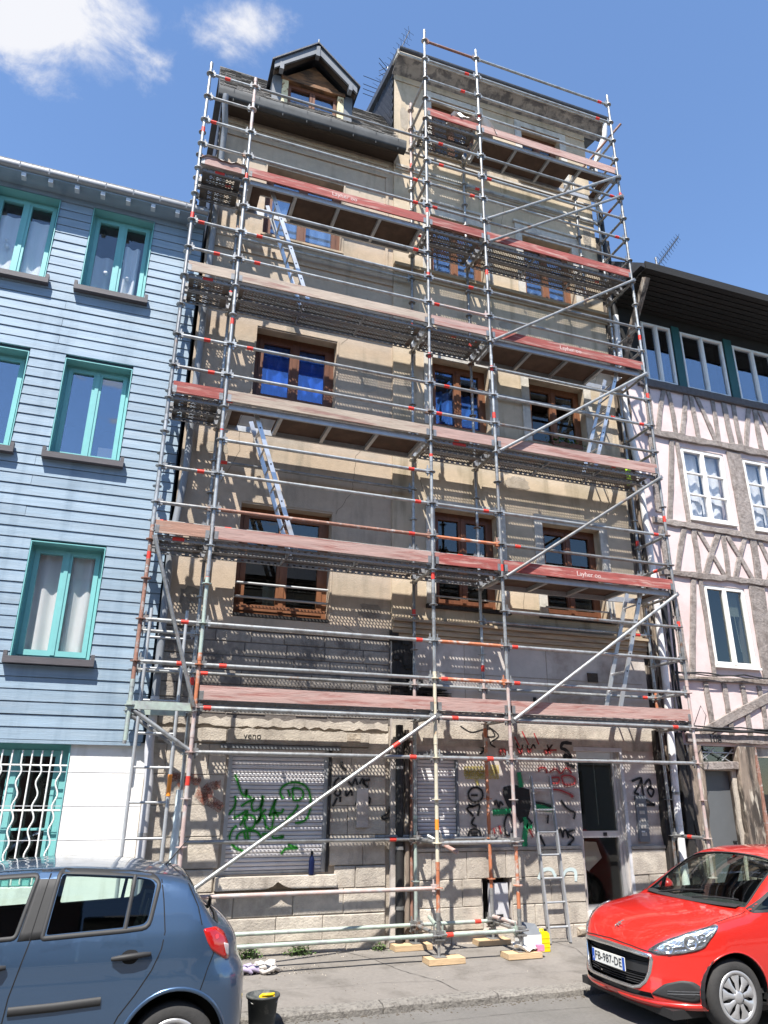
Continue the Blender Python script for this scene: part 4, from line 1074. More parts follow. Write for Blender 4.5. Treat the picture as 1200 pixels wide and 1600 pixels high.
for i, w_ in enumerate(BW):
    pane = g_sky if i % 3 == 1 else g_clear
    q = MB(); t = .018
    wo_ = window(hb_, w_[0], w_[1], w_[2], w_[3], YB + .17, m_turq, pane, fw=.05, sw=.06, mull=.05, lining=m_turq, ly=YB - .012)
    MB().box(w_[0] - .065, YB - .10, w_[2] + .002 - .085, w_[1] + .065, YB + .0, w_[2] - .002).build('sill', m_greywood, hb_)
    MB().box(w_[0] - .065, YB - .10, w_[2] - .001, w_[0] - .02, YB - .02, w_[2] + .06).build('sill_upstand', m_greywood, hb_)
    MB().box(w_[1] + .02, YB - .10, w_[2] - .001, w_[1] + .065, YB - .02, w_[2] + .06).build('sill_upstand', m_greywood, hb_)
    room(hb_, w_[0] - .3, w_[1] + .3, w_[2] - .7, w_[3] + .1, YB + .34, 3.4)
    yc_ = YB + .265
    if i == 5:      # lowest right: net curtains gathered in
        xm = (w_[0] + w_[1]) / 2
        wavy(w_[0] + .06, xm - .03, w_[2] + .06, w_[3] - .08, yc_ + .01, .022, n=26, seed=2).build('curtain', m_curtain, wo_)
        wavy(xm + .03, w_[1] - .06, w_[2] + .06, w_[3] - .08, yc_ + .01, .022, n=26, seed=12).build('curtain', m_curtain, wo_)
    elif i == 3:
        wavy(w_[0] + .52, w_[0] + .76, w_[2] + .06, w_[3] - .4, yc_, .05, n=16, per=6, seed=5).build('curtain', m_curtain, wo_)
        wavy(w_[0] + .1, w_[0] + .4, w_[2] + .08, w_[2] + .9, yc_ + .1, .03, seed=6).build('curtain', m_curtain, wo_)
    elif i == 0:
        wavy(w_[0] + .06, w_[1] - .06, w_[2] + .06, w_[3] - .3, yc_ + .01, .022, n=40, seed=8).build('curtain', m_curtain, wo_)
    if i in (0, 3):      # hanging paper baubles behind the glass
        for k in range(4):
            q = MB(); r_ = random.uniform(.025, .05)
            lathe(q, [(0, -r_), (r_ * .7, -r_ * .7), (r_, 0), (r_ * .7, r_ * .7), (0, r_)], (w_[0] + random.uniform(.2, .7), yc_ - .03, w_[2] + random.uniform(.5, 1.1)), 10); q.build('bauble', m_curtain, wo_)
# cardboard box on the middle window's inner sill
m_card = M('cardboard', (.48, .36, .25), .9, v=.08)
cb = MB(); cb.box(-4.66, YB + .27, 6.20, -4.44, YB + .42, 6.46); cb.box(-4.66, YB + .265, 6.30, -4.44, YB + .2695, 6.315)
tag(cb.build('cardboard_box', m_card, None, (-4.55, YB + .3, 6.2)), 'brown cardboard box standing inside the turquoise window at the middle of the blue house', 'box')
# ground floor window and its wavy grille
gw = window(hb_, BG[0], BG[1], BG[2], BG[3], YB + .20, m_turq, g_clear, fw=.09, sw=.07, mull=.06, lining=m_turq, ly=YB + .04, hbars=(.35,))
room(hb_, BG[0] - .3, BG[1] + .2, BG[2] - .5, BG[3] + .1, YB + .34, 3.4)
gr = MB()
for z in (2.16, 1.66, 1.12): gr.tube((BG[0] - .02, YB + .06, z), (BG[1] + .01, YB + .06, z), .010, 8)
gro = gr.build('window_grille', m_white, hb_)
for k in range(11):
    x = BG[1] - .09 - k * .108
    q = MB()
    if k % 2:
        q.tube((x, YB + .055, .88), (x, YB + .055, 2.33), .010, 8)
    else:
        pts = [(x + (.020 * math.sin((2.16 - z) * 24) if z < 2.16 else 0), YB + .055, z) for z in [2.33, 2.25] + [2.16 - .026 * j for j in range(50)]]
        q.path(pts, .010, 6)
    q.build('grille_bar', m_white, gro)
# eaves of the blue house: rafter ends, zinc gutter
m_rafter = M('pale_rafter_paint', (.50, .54, .58), .7, v=.1)
for k in range(14):
    x = -4.02 - k * .37
    MB().box(x - .032, .60, 10.395, x + .032, .70, 10.458).build('rafter_end', m_rafter, hb_)
MB().box(BX0, .60, 10.462, BX1 + .02, YB + .1, 10.485).build('soffit', m_blue, hb_)
b = MB(); prof = [(.62, 10.49), (.58, 10.485), (.55, 10.50), (.535, 10.535), (.538, 10.575)]; n = 5
b.add([(BX0, y, z) for y, z in prof] + [(BX1 + .03, y, z) for y, z in prof], [(i, i + 1, n + i + 1, n + i) for i in range(n - 1)], 0, True)
for k in range(15): b.bar((-3.9 - .4 * k, .552, 10.49), (-3.9 - .4 * k, .529, 10.57), .016, .005)
b.build('gutter', m_zinc_l, hb_)
b = MB(); b.prism([(.54, 10.56), (.54, 10.60), (3.5, 12.0), (6.5, 10.6), (6.5, 10.5), (3.5, 11.9), (.7, 10.56)], BX0, BX1, 'x'); b.build('roof', m_slate_d, hb_)

# ================================================================== half-timbered house (far right)
YT = .85
htm = thing('timber_framed_house', (6.6, YT, .08), 'pale pink half-timbered house with dark overhanging eaves and white framed windows', 'house')
HX0, HX1 = 4.46, 12.5
TW = [(5.50, 6.52, 6.58, 8.04), (6.98, 8.02, 6.55, 8.04), (5.56, 6.48, 3.93, 5.36), (7.02, 7.95, 3.93, 5.36)]
ST = [(4.98, 5.72, 9.38, 10.76), (5.92, 7.04, 9.38, 10.74), (7.26, 8.36, 9.38, 10.72), (8.58, 9.7, 9.38, 10.72)]
wall_mb(HX0, HX1, 2.62, 9.36, YT + .015, YT + .3, TW).build('wall', m_pink, htm)
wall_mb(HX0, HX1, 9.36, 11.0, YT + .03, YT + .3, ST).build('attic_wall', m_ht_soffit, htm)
HG = [(4.97, 5.60, .0, 2.24), (6.10, 7.6, .6, 2.46), (4.95, 5.74, 2.36, 2.62)]
wall_mb(HX0, HX1, -.3, 2.62, YT + .05, YT + .3, HG).build('ground_floor_wall', m_stone, htm)
b = MB(); b.box(HX1 - .1, YT + .3, -.2, HX1, 7, 11); b.box(HX0, YT + .3, -.2, HX0 + .06, 7, 11); b.box(HX0, 6.9, -.2, HX1, 7, 11)
for z in (2.5, 5.7, 8.6): b.box(HX0, YT + .3, z, HX1, 6.9, z + .2)
b.box(6.72, YT + .3, -.2, 6.80, 6.9, 9.3)
b.build('inner_wall', m_darkroom, htm)
def stud(x0, z0, x1, z1, w, mat=None, y0=None, y1=None, name='timber', wob=.007, pro=.016):
    """a hewn timber lying on the wall, bowed and uneven; x is its left edge, w its width along the wall"""
    if w < .2 and mat is None: x0 += w * .08; x1 += w * .08; w *= .84
    y0 = YT - pro if y0 is None else y0
    y1 = YT + .04 if y1 is None else y1
    n = max(3, int(math.hypot(x1 - x0, z1 - z0) / .16))
    V = []
    bow = random.uniform(-.018, .018)
    vert = abs(z1 - z0) >= abs(x1 - x0) * .45
    for i in range(n + 1):
        t = i / n
        x, z = x0 + (x1 - x0) * t, z0 + (z1 - z0) * t
        e0, e1 = random.uniform(-wob, wob), random.uniform(-wob, wob)
        bb = bow * math.sin(math.pi * t)
        if vert: a, c = (x + e0 + bb, z), (x + w + e1 + bb, z)
        else: a, c = (x, z + e0 + bb), (x, z - w + e1 + bb)
        ch = .008
        if vert: rows = [(a[0], y1, z), (a[0], y0 + ch, z), (a[0] + ch, y0, z), (c[0] - ch, y0, z), (c[0], y0 + ch, z), (c[0], y1, z)]
        else: rows = [(x, y1, a[1]), (x, y0 + ch, a[1]), (x, y0, a[1] - ch), (x, y0, c[1] + ch), (x, y0 + ch, c[1]), (x, y1, c[1])]
        V += rows
    q = MB()
    q.add(V, [(i * 6 + j, i * 6 + j + 1, (i + 1) * 6 + j + 1, (i + 1) * 6 + j) for i in range(n) for j in range(5)] + [(0, 1, 2, 3, 4, 5), tuple(n * 6 + j for j in (5, 4, 3, 2, 1, 0))])
    return q.build(name, mat or m_timber, htm)
P1 = [(5.24, 9.21, 4.97, 8.27, .12), (5.35, 9.21, 5.39, 8.27, .11), (5.75, 9.2, 5.51, 8.27, .13), (5.89, 9.21, 5.92, 8.27, .12), (6.03, 9.21, 6.34, 8.27, .12), (6.42, 9.21, 6.41, 8.27, .11), (6.68, 9.21, 6.72, 8.27, .15), (6.94, 9.21, 6.96, 8.27, .12), (7.33, 9.2, 7.07, 8.27, .13), (7.48, 9.2, 7.47, 8.27, .13), (7.6, 9.2, 7.92, 8.27, .12), (8.15, 9.2, 8.12, 8.27, .12), (8.5, 9.2, 8.4, 8.27, .12)]
P2 = [(5.25, 8.13, 4.94, 6.48, .13), (5.38, 8.11, 5.39, 6.5, .11), (6.60, 8.12, 6.62, 6.42, .35), (8.08, 8.12, 8.1, 6.42, .3)]
P3 = [(5.24, 6.36, 4.96, 5.52, .13), (5.45, 6.36, 5.44, 5.52, .13), (5.58, 6.34, 6.03, 5.52, .12), (5.99, 6.34, 5.56, 5.52, .15), (6.12, 6.34, 6.09, 5.52, .12), (6.21, 6.34, 6.66, 5.52, .13), (6.62, 6.34, 6.23, 5.52, .13), (6.79, 6.37, 6.75, 5.5, .19), (6.96, 6.36, 7.3, 5.5, .13), (7.4, 6.36, 6.98, 5.5, .13), (7.6, 6.36, 7.6, 5.5, .13)]
P4 = [(5.29, 5.42, 4.97, 3.72, .13), (5.45, 5.42, 5.45, 3.72, .10), (6.58, 5.42, 6.56, 3.72, .36), (8.05, 5.42, 8.05, 3.72, .25)]
P5 = [(5.23, 3.63, 5.25, 2.80, .12), (5.61, 3.63, 5.62, 2.80, .12), (6.0, 3.63, 6.01, 2.80, .12), (6.36, 3.63, 6.37, 2.80, .12), (6.8, 3.63, 6.8, 2.80, .12), (7.2, 3.63, 7.2, 2.80, .12)]
rnd_state = random.getstate(); random.seed(31)
for s_ in P1 + P2 + P4 + P5: stud(*s_)
for i, s_ in enumerate(P3): stud(*s_, pro=.012 + .004 * (i % 2))
stud(5.02, 2.88, 6.9, 3.66, .195, pro=.028)
for z0, x0, x1 in ((8.24, 4.78, 4.72), (6.34, 4.72, 4.78), (5.40, 4.76, 4.82)):
    stud(x0, z0, x1, z0 - 1.62 if z0 > 5 else z0 - 1.7, .17)
stud(4.80, 9.2, 4.80, 8.25, .17)
# horizontal beams
stud(4.70, 9.37, 9.6, 9.39, .16, m_timber_d, pro=.05)
stud(4.70, 8.29, 9.6, 8.25, .16, pro=.045, wob=.018)
stud(4.62, 6.50, 9.6, 6.42, .13, pro=.035, wob=.012)
stud(4.62, 5.54, 9.6, 5.56, .13, pro=.035, wob=.014)
stud(4.64, 3.72, 9.6, 3.76, .10, pro=.03)
stud(4.72, 2.80, 9.6, 2.78, .16, pro=.045, wob=.01)
# ground floor posts
stud(4.66, 2.62, 4.60, .02, .32, m_oldwood, YT - .06, YT + .1, wob=.02)
stud(5.72, 2.62, 5.62, .02, .34, m_oldwood, YT - .05, YT + .1, wob=.02)
stud(4.92, 2.37, 5.78, 2.38, .12, m_timber, YT - .02, YT + .1)
stud(6.06, 2.62, 6.06, .05, .06, m_rust, YT - .03, YT + .05)
# rotten corner between the two houses
for s_ in ((4.06, 2.82, 4.05, .02, .14), (4.46, 2.8, 4.44, .02, .13)):
    stud(*s_, mat=m_char, y0=YT - .10, y1=YT + .03, wob=.015)
stud(4.20, 9.0, 4.22, .02, .10, m_oldwood, YT - .03, YT + .05, wob=.02); stud(4.32, 2.8, 4.36, .02, .08, m_oldwood, YT - .05, YT + .05, wob=.02)
stud(4.34, 10.2, 4.34, 2.8, .12, m_oldwood, YT - .02, YT + .05, wob=.02)
stud(4.40, 2.6, 4.62, 1.3, .09, m_char, YT - .09, YT + .02, wob=.012); stud(4.62, 2.5, 4.52, .9, .07, m_char, YT - .075, YT + .02, wob=.012)
MB().box(4.11, YT + .03, -.2, 4.47, YT + .3, 12.6).build('corner_infill', m_oldwood, htm)
random.setstate(rnd_state)
for i, w_ in enumerate(TW):
    top = i < 2
    wo_ = window(htm, w_[0], w_[1], w_[2], w_[3], YT + .035, m_white, g_clear if top else g_dark, fw=.03, sw=.038, mull=.05, hbars=(.34, .67) if top else ())
    MB().box(w_[0] - .03, YT - .05, w_[2] - .035, w_[1] + .03, YT + .034, w_[2] - .001).build('sill', m_white, htm)
    room(htm, w_[0] - .3, w_[1] + .2, w_[2] - .7, w_[3] + .3, YT + .31, 3.6)
    xm = (w_[0] + w_[1]) / 2
    if top:
        for a, e, sd in ((w_[0] + .06, xm - .02, 1), (xm + .02, w_[1] - .06, 2)):
            wavy(a, e, w_[2] + .45, w_[3] - .06, YT + .17, .016, n=26, seed=sd + i, zb=lambda x, a=a, e=e, z=w_[2]: z + .42 + .05 * math.sin(9 * (x - a))).build('curtain', m_curtain, wo_)
            wavy(a, e, w_[2] + .06, w_[2] + .62, YT + .22, .02, n=26, per=4, seed=sd + 5 + i).build('curtain', m_curtain, wo_)
    else:
        MB().box(xm + .05, YT + .15, w_[3] - .50, w_[1] - .08, YT + .155, w_[3] - .07).build('roller_blind', m_blind, wo_)
        MB().tube((w_[1] - .16, YT + .15, w_[2] + .3), (w_[1] - .2, YT + .15, w_[3] - .5), .006, 6).build('blind_cord', m_white, wo_)
for w_ in ST:
    window(htm, w_[0], w_[1], w_[2], w_[3], YT + .04, m_white, g_sky, fw=.025, sw=.034, mull=.035)
    room(htm, w_[0] - .1, w_[1] + .1, w_[2] - .3, w_[3] + .1, YT + .31, 3.6)
MB().box(5.73, YT + .005, 9.38, 5.91, YT + .028, 10.8).build('panel', m_turq_d := M('dark_teal_panel', (.018, .085, .085), .5, v=.1), htm)
MB().box(7.05, YT + .005, 9.38, 7.25, YT + .028, 10.8).build('panel', m_turq_d, htm)
MB().box(8.37, YT + .005, 9.38, 8.57, YT + .028, 10.8).build('panel', m_turq_d, htm)
# roof overhang: boarded soffit, board by board
ye, ze = -.17, 11.06
for k in range(9):
    ya = ye + .03 + k * (YT + .03 - ye - .03) / 9; yb2 = ya + (YT - ye) / 9 - .012
    za = ze - .05 - .14 * (k / 9) + .10
    MB().box(4.36, ya, za - .02, 12.6, yb2, za).build('soffit_board', m_ht_soffit, htm)
b = MB(); b.prism([(ye, ze + .02), (ye, ze + .13), (3.5, 14.2), (7, 11.6), (7, 11.4), (3.5, 14.0), (YT + .3, ze + .16), (ye + .1, ze + .14)], 4.33, 12.6, 'x'); b.build('roof', m_slate_d, htm)
MB().box(4.33, ye - .03, ze - .01, 12.6, ye - .002, ze + .15).build('fascia', m_ht_soffit, htm)
for z0, z1, x0, x1 in ((10.6, 11.0, 4.40, 4.5),):
    MB().bar((4.42, YT - .02, 9.7), (4.42, ye + .1, 10.95), .10, .12).build('roof_bracket', m_oldwood, htm)
# door of the timber house, fanlight, house number, cables
q = MB(); q.box(4.975, YT + .14, .0, 5.595, YT + .18, 2.235); q.build('door', m_dark_door := M('grey_painted_door', (.10, .105, .11), .35, v=.06), htm)
q = MB(); q.add([(5.14, YT + .136, 1.0), (5.46, YT + .136, 1.0), (5.40, YT + .136, 1.55)], [(0, 1, 2)])
MB().box(5.50, YT + .11, 1.18, 5.57, YT + .135, 1.20).build('door_handle', m_black, htm)
MB().box(5.595, YT + .08, .0, 5.64, YT + .2, 2.235).build('door_frame', m_oldwood, htm)
q = MB(); q.tube((4.96, YT + .07, 2.52), (5.73, YT + .07, 2.52), .012, 8)
for a, c in (((5.02, 2.39), (5.32, 2.58)), ((5.12, 2.60), (5.62, 2.38)), ((4.98, 2.58), (5.15, 2.40)), ((5.45, 2.40), (5.70, 2.58))):
    q.bar((a[0], YT + .065, a[1]), (c[0], YT + .065, c[1]), .022, .012)
q.build('fanlight_grille', m_alu_d, htm)
MB().box(4.95, YT + .12, 2.36, 5.74, YT + .126, 2.62).build('fanlight_pane', g_dark, htm)
room(htm, 4.9, 5.8, 2.2, 2.62, YT + .31, 2.6)
link('house_number', text_mesh('108', .17, .004, m_black), htm, (5.27, YT - .052, 2.715)).rotation_euler = (math.pi / 2, 0, 0)
MB().box(6.10, YT + .12, .6, 7.6, YT + .126, 2.46).build('shop_pane', g_dark, htm)
room(htm, 6.05, 7.7, .4, 2.5, YT + .31, 3.6, m_pvc)
for k, (z, sag, r_) in enumerate(((2.885, .03, .016), (2.86, .02, .022), (2.92, .035, .012), (2.90, .05, .010), (3.79, .05, .013), (3.76, .04, .010))):
    pts = [(4.55 + i * .25, YT - .075 - .012 * (k % 3), z - sag * abs(math.sin(i * .9 + k)) * .8) for i in range(22)]
    MB().path(pts, r_, 6).build('cable', m_cable, htm)
for k in range(7):
    x = 4.46 + .035 * k
    pts = [(x + .03 * math.sin(z * 1.7 + k), YT - .09 - .02 * (k % 3), z) for z in [5.2 - .2 * j for j in range(13)]]
    MB().path(pts, .010 + .004 * (k % 2), 6).build('cable', m_cable, htm)
MB().path([(4.66, .55, 2.9 + .0), (4.80, .50, 3.2), (4.86, .48, 3.05), (4.78, .5, 2.82), (4.6, .6, 2.80)], .006, 6).build('cable', m_cable, htm)
MB().box(4.50, YT - .12, 4.55, 4.58, YT - .03, 4.85).build('junction_box', m_black, htm)
# ================================================================== scaffold
SX = dict(A=-3.80, B=-3.07, C=0.0, D=1.09, E=4.14)
YR = 0.73
def zk(k): return 0.31 + 0.5 * k
def gz(y): return 0.022 + 0.026 * y              # pavement falls towards the kerb
scaf = thing('scaffold', (0, 0, 0), 'tall modular steel scaffold with red and grey toe boards before the beige houses', 'scaffold')
ros = MB()
for i in range(10):
    a0, a1 = 2 * math.pi * i / 10, 2 * math.pi * (i + 1) / 10
    for r0, r1 in ((0.025, 0.062),):
        p = [(r0 * math.cos(a0), r0 * math.sin(a0)), (r1 * math.cos(a0), r1 * math.sin(a0)), (r1 * math.cos(a1), r1 * math.sin(a1)), (r0 * math.cos(a1), r0 * math.sin(a1))]
        ros.add([(x, y, -.005) for x, y in p] + [(x, y, .005) for x, y in p], [(3, 2, 1, 0), (4, 5, 6, 7), (1, 2, 6, 5)])
me_ros = ros.mesh('rosette', m_galv)
std_me = {}
def std_mesh(L):
    L = round(L, 3)
    if L not in std_me:
        b = MB(); b.tube((0, 0, 0), (0, 0, L), .0242, 12)
        b.tube((0, 0, L - .09), (0, 0, L - .005), .0275, 12)         # spigot collar
        std_me[L] = b.mesh('standard', m_galv)
    return std_me[L]
def standard(px, y, z0, z1, k0, k1, secs=()):
    """one upright: 2 m lengths, a rosette every half metre. secs: (zlo, zhi, material) overrides"""
    cuts = [z0]
    z = zk(0) + .25 + 2.0 * (0 if y < .1 else .5)
    while z < z1 - .4:
        if z > z0 + .4: cuts.append(z)
        z += 2.0
    for a, b, mm in secs:
        for q in (a, b):
            if z0 + .05 < q < z1 - .05 and min(abs(q - c) for c in cuts) > .02: cuts.append(q)
    cuts = sorted(cuts) + [z1]
    parts = []
    for a, b in zip(cuts[:-1], cuts[1:]):
        mid = (a + b) / 2
        mm = random.choice([m_galv_b, m_galv_b, m_galv, m_galv])
        for sa, sb, sm in secs:
            if sa <= mid <= sb: mm = sm
        parts.append((a, b, inst('standard', std_mesh(b - a), mm, scaf, (px, y, a)), mm))
    for k in range(k0, k1 + 1):
        z = zk(k)
        for a, b, o, mm in parts:
            if a - .01 <= z <= b + .01:
                inst('rosette', me_ros, mm, o, (px, y, z)); break
    return parts
def bandz(parts, z, mat=None, h=.05):
    for a, b, o, mm in parts:
        if a <= z <= b:
            MB().tube((WL[o.name].x, WL[o.name].y, z - h), (WL[o.name].x, WL[o.name].y, z + h), .0262, 12).build('marking_band', mat or m_band, o)
            return
Ap = standard(SX['A'], 0, 2.42, 13.06, 5, 25, [(2.42, 3.1, m_galv_g), (3.1, 5.0, m_rust)])
Bp = standard(SX['B'], 0, 0.10, 13.02, 0, 25, [(0.1, .75, m_rust), (.75, 2.85, m_pinkst), (2.85, 3.45, m_orange), (3.45, 4.4, m_galv_g), (11.9, 13.02, m_pinkst)])
Cp = standard(SX['C'], 0, 0.25, 15.60, 0, 30, [(.25, .55, m_galv), (.55, 1.1, m_orange), (1.1, 3.4, m_paleyel), (3.4, 4.2, m_galv_b)])
Dp = standard(SX['D'], 0, 0.25, 15.55, 0, 30, [(.25, .55, m_galv), (.55, 1.3, m_orange), (1.3, 3.35, m_pinkst)])
Ep = standard(SX['E'], 0, 0.10, 15.58, 0, 30, [(.1, 2.4, m_pinkst), (2.4, 3.5, m_pinkst)])
Ar = standard(SX['A'], YR, 2.42, 12.6, 5, 24)
Br = standard(SX['B'], YR, 0.20, 12.1, 0, 23, [(.2, 1.4, m_galv)])
Cr = standard(SX['C'], YR, 0.25, 14.5, 0, 28, [(.25, 1.6, m_galv_g), (2.9, 3.4, m_pinkst), (12.6, 14.5, m_pinkst)])
Dr = standard(SX['D'], YR, 0.25, 14.0, 0, 27, [(.25, .7, m_galv), (.7, 2.75, m_orange), (2.75, 3.4, m_pinkst)])
Er = standard(SX['E'], YR, 0.20, 14.6, 0, 28, [(.2, 1.9, m_galv), (2.9, 3.4, m_orange)])
xr = standard(3.62, YR, 10.9, 13.9, 22, 26)
for pp, zs in ((Ap, (4.6, 9.9, 11.6)), (Bp, (2.0, 4.35, 6.5, 10.9, 8.2)), (Cp, (4.72, 6.55, 8.3, 9.85, 11.2)), (Dp, (4.95, 7.45, 8.3, 10.2, 13.8)), (Ep, (4.35, 6.1, 8.4, 9.6, 12.9)), (Br, (3.2, 5.2, 9.2)), (Cr, (4.35, 9.35, 12.9)), (Dr, (9.2, 3.6)), (Er, (5.9, 7.4))):
    for z in zs: bandz(pp, z)
bandz(Cp, 1.52, m_band_o, .06)
# base jacks
for nm, px, y, zt in (('A', 0, 0, 0),):
    pass
for px, y, blk in ((SX['C'], 0, 1), (SX['D'], 0, 1), (SX['C'], YR, 1), (SX['D'], YR, 1), (SX['B'], 0, 0), (SX['B'], YR, 0), (SX['E'], 0, 0), (SX['E'], YR, 0)):
    g = gz(y) + (.066 if blk else 0)
    b = MB(); b.tube((px, y, g + .008), (px, y, .30), .0185, 10)
    b.box(px - .075, y - .075, g + .001, px + .075, y + .075, g + .009)
    b.tube((px, y, .225), (px, y, .27), .034, 8)
    b.bar((px - .09, y, .245), (px + .09, y, .25), .016, .016)
    b.build('base_jack', m_galv, scaf)

# ledgers
wh = MB()
wh.box(-.03, -.021, -.035, .03, .021, .045)
wh.box(-.014, -.006, -.07, .004, .006, .10)
me_wh = wh.mesh('wedge_head', m_galv)
led_me = {}
def led_mesh(L):
    L = round(L, 3)
    if L not in led_me:
        b = MB(); b.tube((.05, 0, 0), (L - .05, 0, 0), .0242, 12)
        led_me[L] = b.mesh('ledger', m_galv)
    return led_me[L]
BAYS = [('A', 'B'), ('B', 'C'), ('C', 'D'), ('D', 'E')]
def ledger(a, b, k, y=0.0, mat=None, bands=None, dz=0.0, name='ledger'):
    x0, x1 = SX[a], SX[b]
    z = zk(k) + dz
    mat = mat or random.choice([m_galv_b, m_galv_b, m_galv_b, m_galv])
    o = inst(name, led_mesh(x1 - x0), mat, scaf, (x0, y, z))
    inst('wedge_head', me_wh, random.choice([m_galv, mat]), o, (x0 + .055, y, z))
    inst('wedge_head', me_wh, random.choice([m_galv, mat]), o, (x1 - .055, y, z))
    if bands is None:
        L = x1 - x0
        bands = [random.choice([.14, .28, L - .32, L - .22])] if random.random() < .62 else []
    for q in bands:
        mm = m_band
        if isinstance(q, tuple): q, mm = q
        MB().tube((x0 + q - .045, y, z), (x0 + q + .045, y, z), .0262, 12).build('marking_band', mm, o)
    return o
def transom(a, k, mat=None, y0=0.0, y1=YR, name='transom', band=False):
    x, z = SX[a], zk(k)
    mat = mat or random.choice([m_galv, m_galv, m_galv_b])
    o = MB().tube((x, y0 + .05, z), (x, y1 - .05, z), .0242, 12).build(name, mat, scaf)
    for yy, ro in ((y0 + .055, 0), (y1 - .055, 0)):
        inst('wedge_head', me_wh, None, o, (x, yy, z), (0, 0, math.pi / 2))
    if band:
        MB().tube((x, y0 + .3, z), (x, y0 + .39, z), .0262, 12).build('marking_band', m_band, o)
    return o
F = {  # front rails per bay
    ('A', 'B'): [6, 7, 10, 11, 14, 15, 18, 19, 22, 23, 24, 25],
    ('B', 'C'): [0, 1, 4, 5, 6, 7, 10, 11, 12, 14, 15, 18, 19, 20, 22, 23, 25],
    ('C', 'D'): [0, 2, 4, 5, 6, 7, 10, 11, 14, 15, 18, 19, 22, 23, 24, 25, 27, 28, 29, 30],
    ('D', 'E'): [4, 5, 6, 7, 8, 10, 11, 14, 15, 16, 18, 19, 22, 23, 24, 25, 27, 28, 29, 30],
}
special = {('C', 'D', 6): m_orange, ('C', 'D', 7): m_orange, ('C', 'D', 10): m_orange, ('C', 'D', 30): m_rust, ('B', 'C', 10): m_rust, ('B', 'C', 1): m_pinkst, ('C', 'D', 5): m_pinkst, ('C', 'D', 18): m_pinkst, ('B', 'C', 0): m_galv_g, ('C', 'D', 0): m_galv_g}
for (a, b), ks in F.items():
    for k in ks:
        ledger(a, b, k, 0.0, special.get((a, b, k)))
Rr = {
    ('A', 'B'): [6, 7, 10, 14, 18, 22],
    ('B', 'C'): [0, 2, 6, 10, 12, 14, 18, 20, 22],
    ('C', 'D'): [0, 2, 6, 10, 14, 18, 22, 27],
    ('D', 'E'): [6, 8, 10, 14, 16, 18, 22, 25],
}
for (a, b), ks in Rr.items():
    for k in ks:
        ledger(a, b, k, YR, {('C', 'D', 0): m_galv_g, ('B', 'C', 0): m_galv_g}.get((a, b, k)))
DECKS = {'A': [9, 13, 17, 21], 'B': [5, 9, 13, 17, 21], 'C': [0, 2, 5, 9, 13, 17, 21, 26], 'D': [0, 2, 5, 9, 13, 17, 21, 26], 'E': [5, 9, 13, 17, 21, 26]}
for a, ks in DECKS.items():
    for k in ks: transom(a, k)
for k in (6, 7, 10, 11, 14, 15, 18, 19, 22, 23, 24, 25, 27, 28):
    transom('E', k, band=random.random() < .4)
    if k < 25 and k not in (24,): transom('A', k)
transom('E', 2, band=True)
for k in (23, 24, 25, 27, 28): transom('C', k, random.choice([m_galv, m_galv]))
# braces
def brace(p, q, mat=None, band=None):
    p, q = Vector(p), Vector(q)
    o = MB().tube(p, q, .0242, 12).build('diagonal_brace', mat or random.choice([m_galv_b, m_galv]), scaf)
    for e, d in ((p, q), (q, p)):
        u = (d - e).normalized()
        MB().bar(e - u * .05, e + u * .07, .012, .06).build('brace_end', m_galv, o)
    if band:
        c = p.lerp(q, band); u = (q - p).normalized()
        MB().tube(c - u * .05, c + u * .05, .0262, 12).build('marking_band', m_band, o)
yb = -.075
for k in (5, 9, 13, 17, 22, 21):
    brace((SX['D'] + .03, yb, zk(k)), (SX['E'] - .03, yb, zk(k + 4)))
brace((SX['C'] - .03, yb, zk(5)), (SX['B'] + .03, yb, zk(1)), m_galv_b, .18)
# bracket carrying the narrow end bay over the ladder
brace((SX['A'] + .05, -.05, zk(9)), (SX['B'] - .02, -.05, zk(5)), m_galv, None)
brace((SX['A'] + .05, .0, zk(5) - .06), (SX['B'] - .02, .0, zk(4) + .02), m_galv_b)
brace((SX['A'] + .05, YR, zk(5) - .06), (SX['B'] - .02, YR, zk(4) + .02), m_galv)
for y in (0, YR):
    MB().bar((SX['A'] - .04, y, zk(5)), (SX['B'] - .04, y, zk(5)), .06, .09).build('bracket', m_galv_g, scaf)
# tube stub sticking out at the top right, and loose tube ends by the base
MB().tube((3.72, .55, 13.95), (4.38, -.02, 14.85), .0242, 12).build('loose_tube', m_rust, scaf)
MB().tube((-.55, YR + .06, zk(2) + .03), (.35, YR + .06, zk(2) + .03), .0242, 12).build('loose_tube', m_galv, scaf)
o = MB().tube((.02, .35, zk(2) + .06), (.30, .05, zk(2) - .12), .0242, 12).build('loose_tube', m_galv_b, scaf)
MB().tube((.17, .19, zk(2) - .036), (.30, .05, zk(2) - .12), .0262, 12).build('marking_band', m_tb_pink, o)
MB().tube((SX['C'] + .02, .03, zk(0) + .06), (SX['C'] + .14, .62, zk(0) + .10), .0242, 12).build('loose_tube', m_galv_g, scaf)
MB().tube((SX['D'] + .02, .03, zk(0) + .06), (SX['D'] - .02, .66, zk(0) + .06), .0242, 12).build('loose_tube', m_pinkst, scaf)
for x, y, k in ((0, 0, 0), (1.09, 0, 0), (0, YR, 0), (1.09, YR, 0), (0, YR, 2), (1.09, 0, 2)):
    b = MB()
    b.box(x - .06, y - .05, zk(k) - .05, x + .06, y + .05, zk(k) - .035); b.box(x - .045, y - .055, zk(k) + .02, x + .05, y + .05, zk(k) + .05)
    b.tube((x - .09, y - .04, zk(k) + .0), (x + .09, y - .045, zk(k) + .01), .014, 8)
    b.build('coupler', m_galv, scaf)

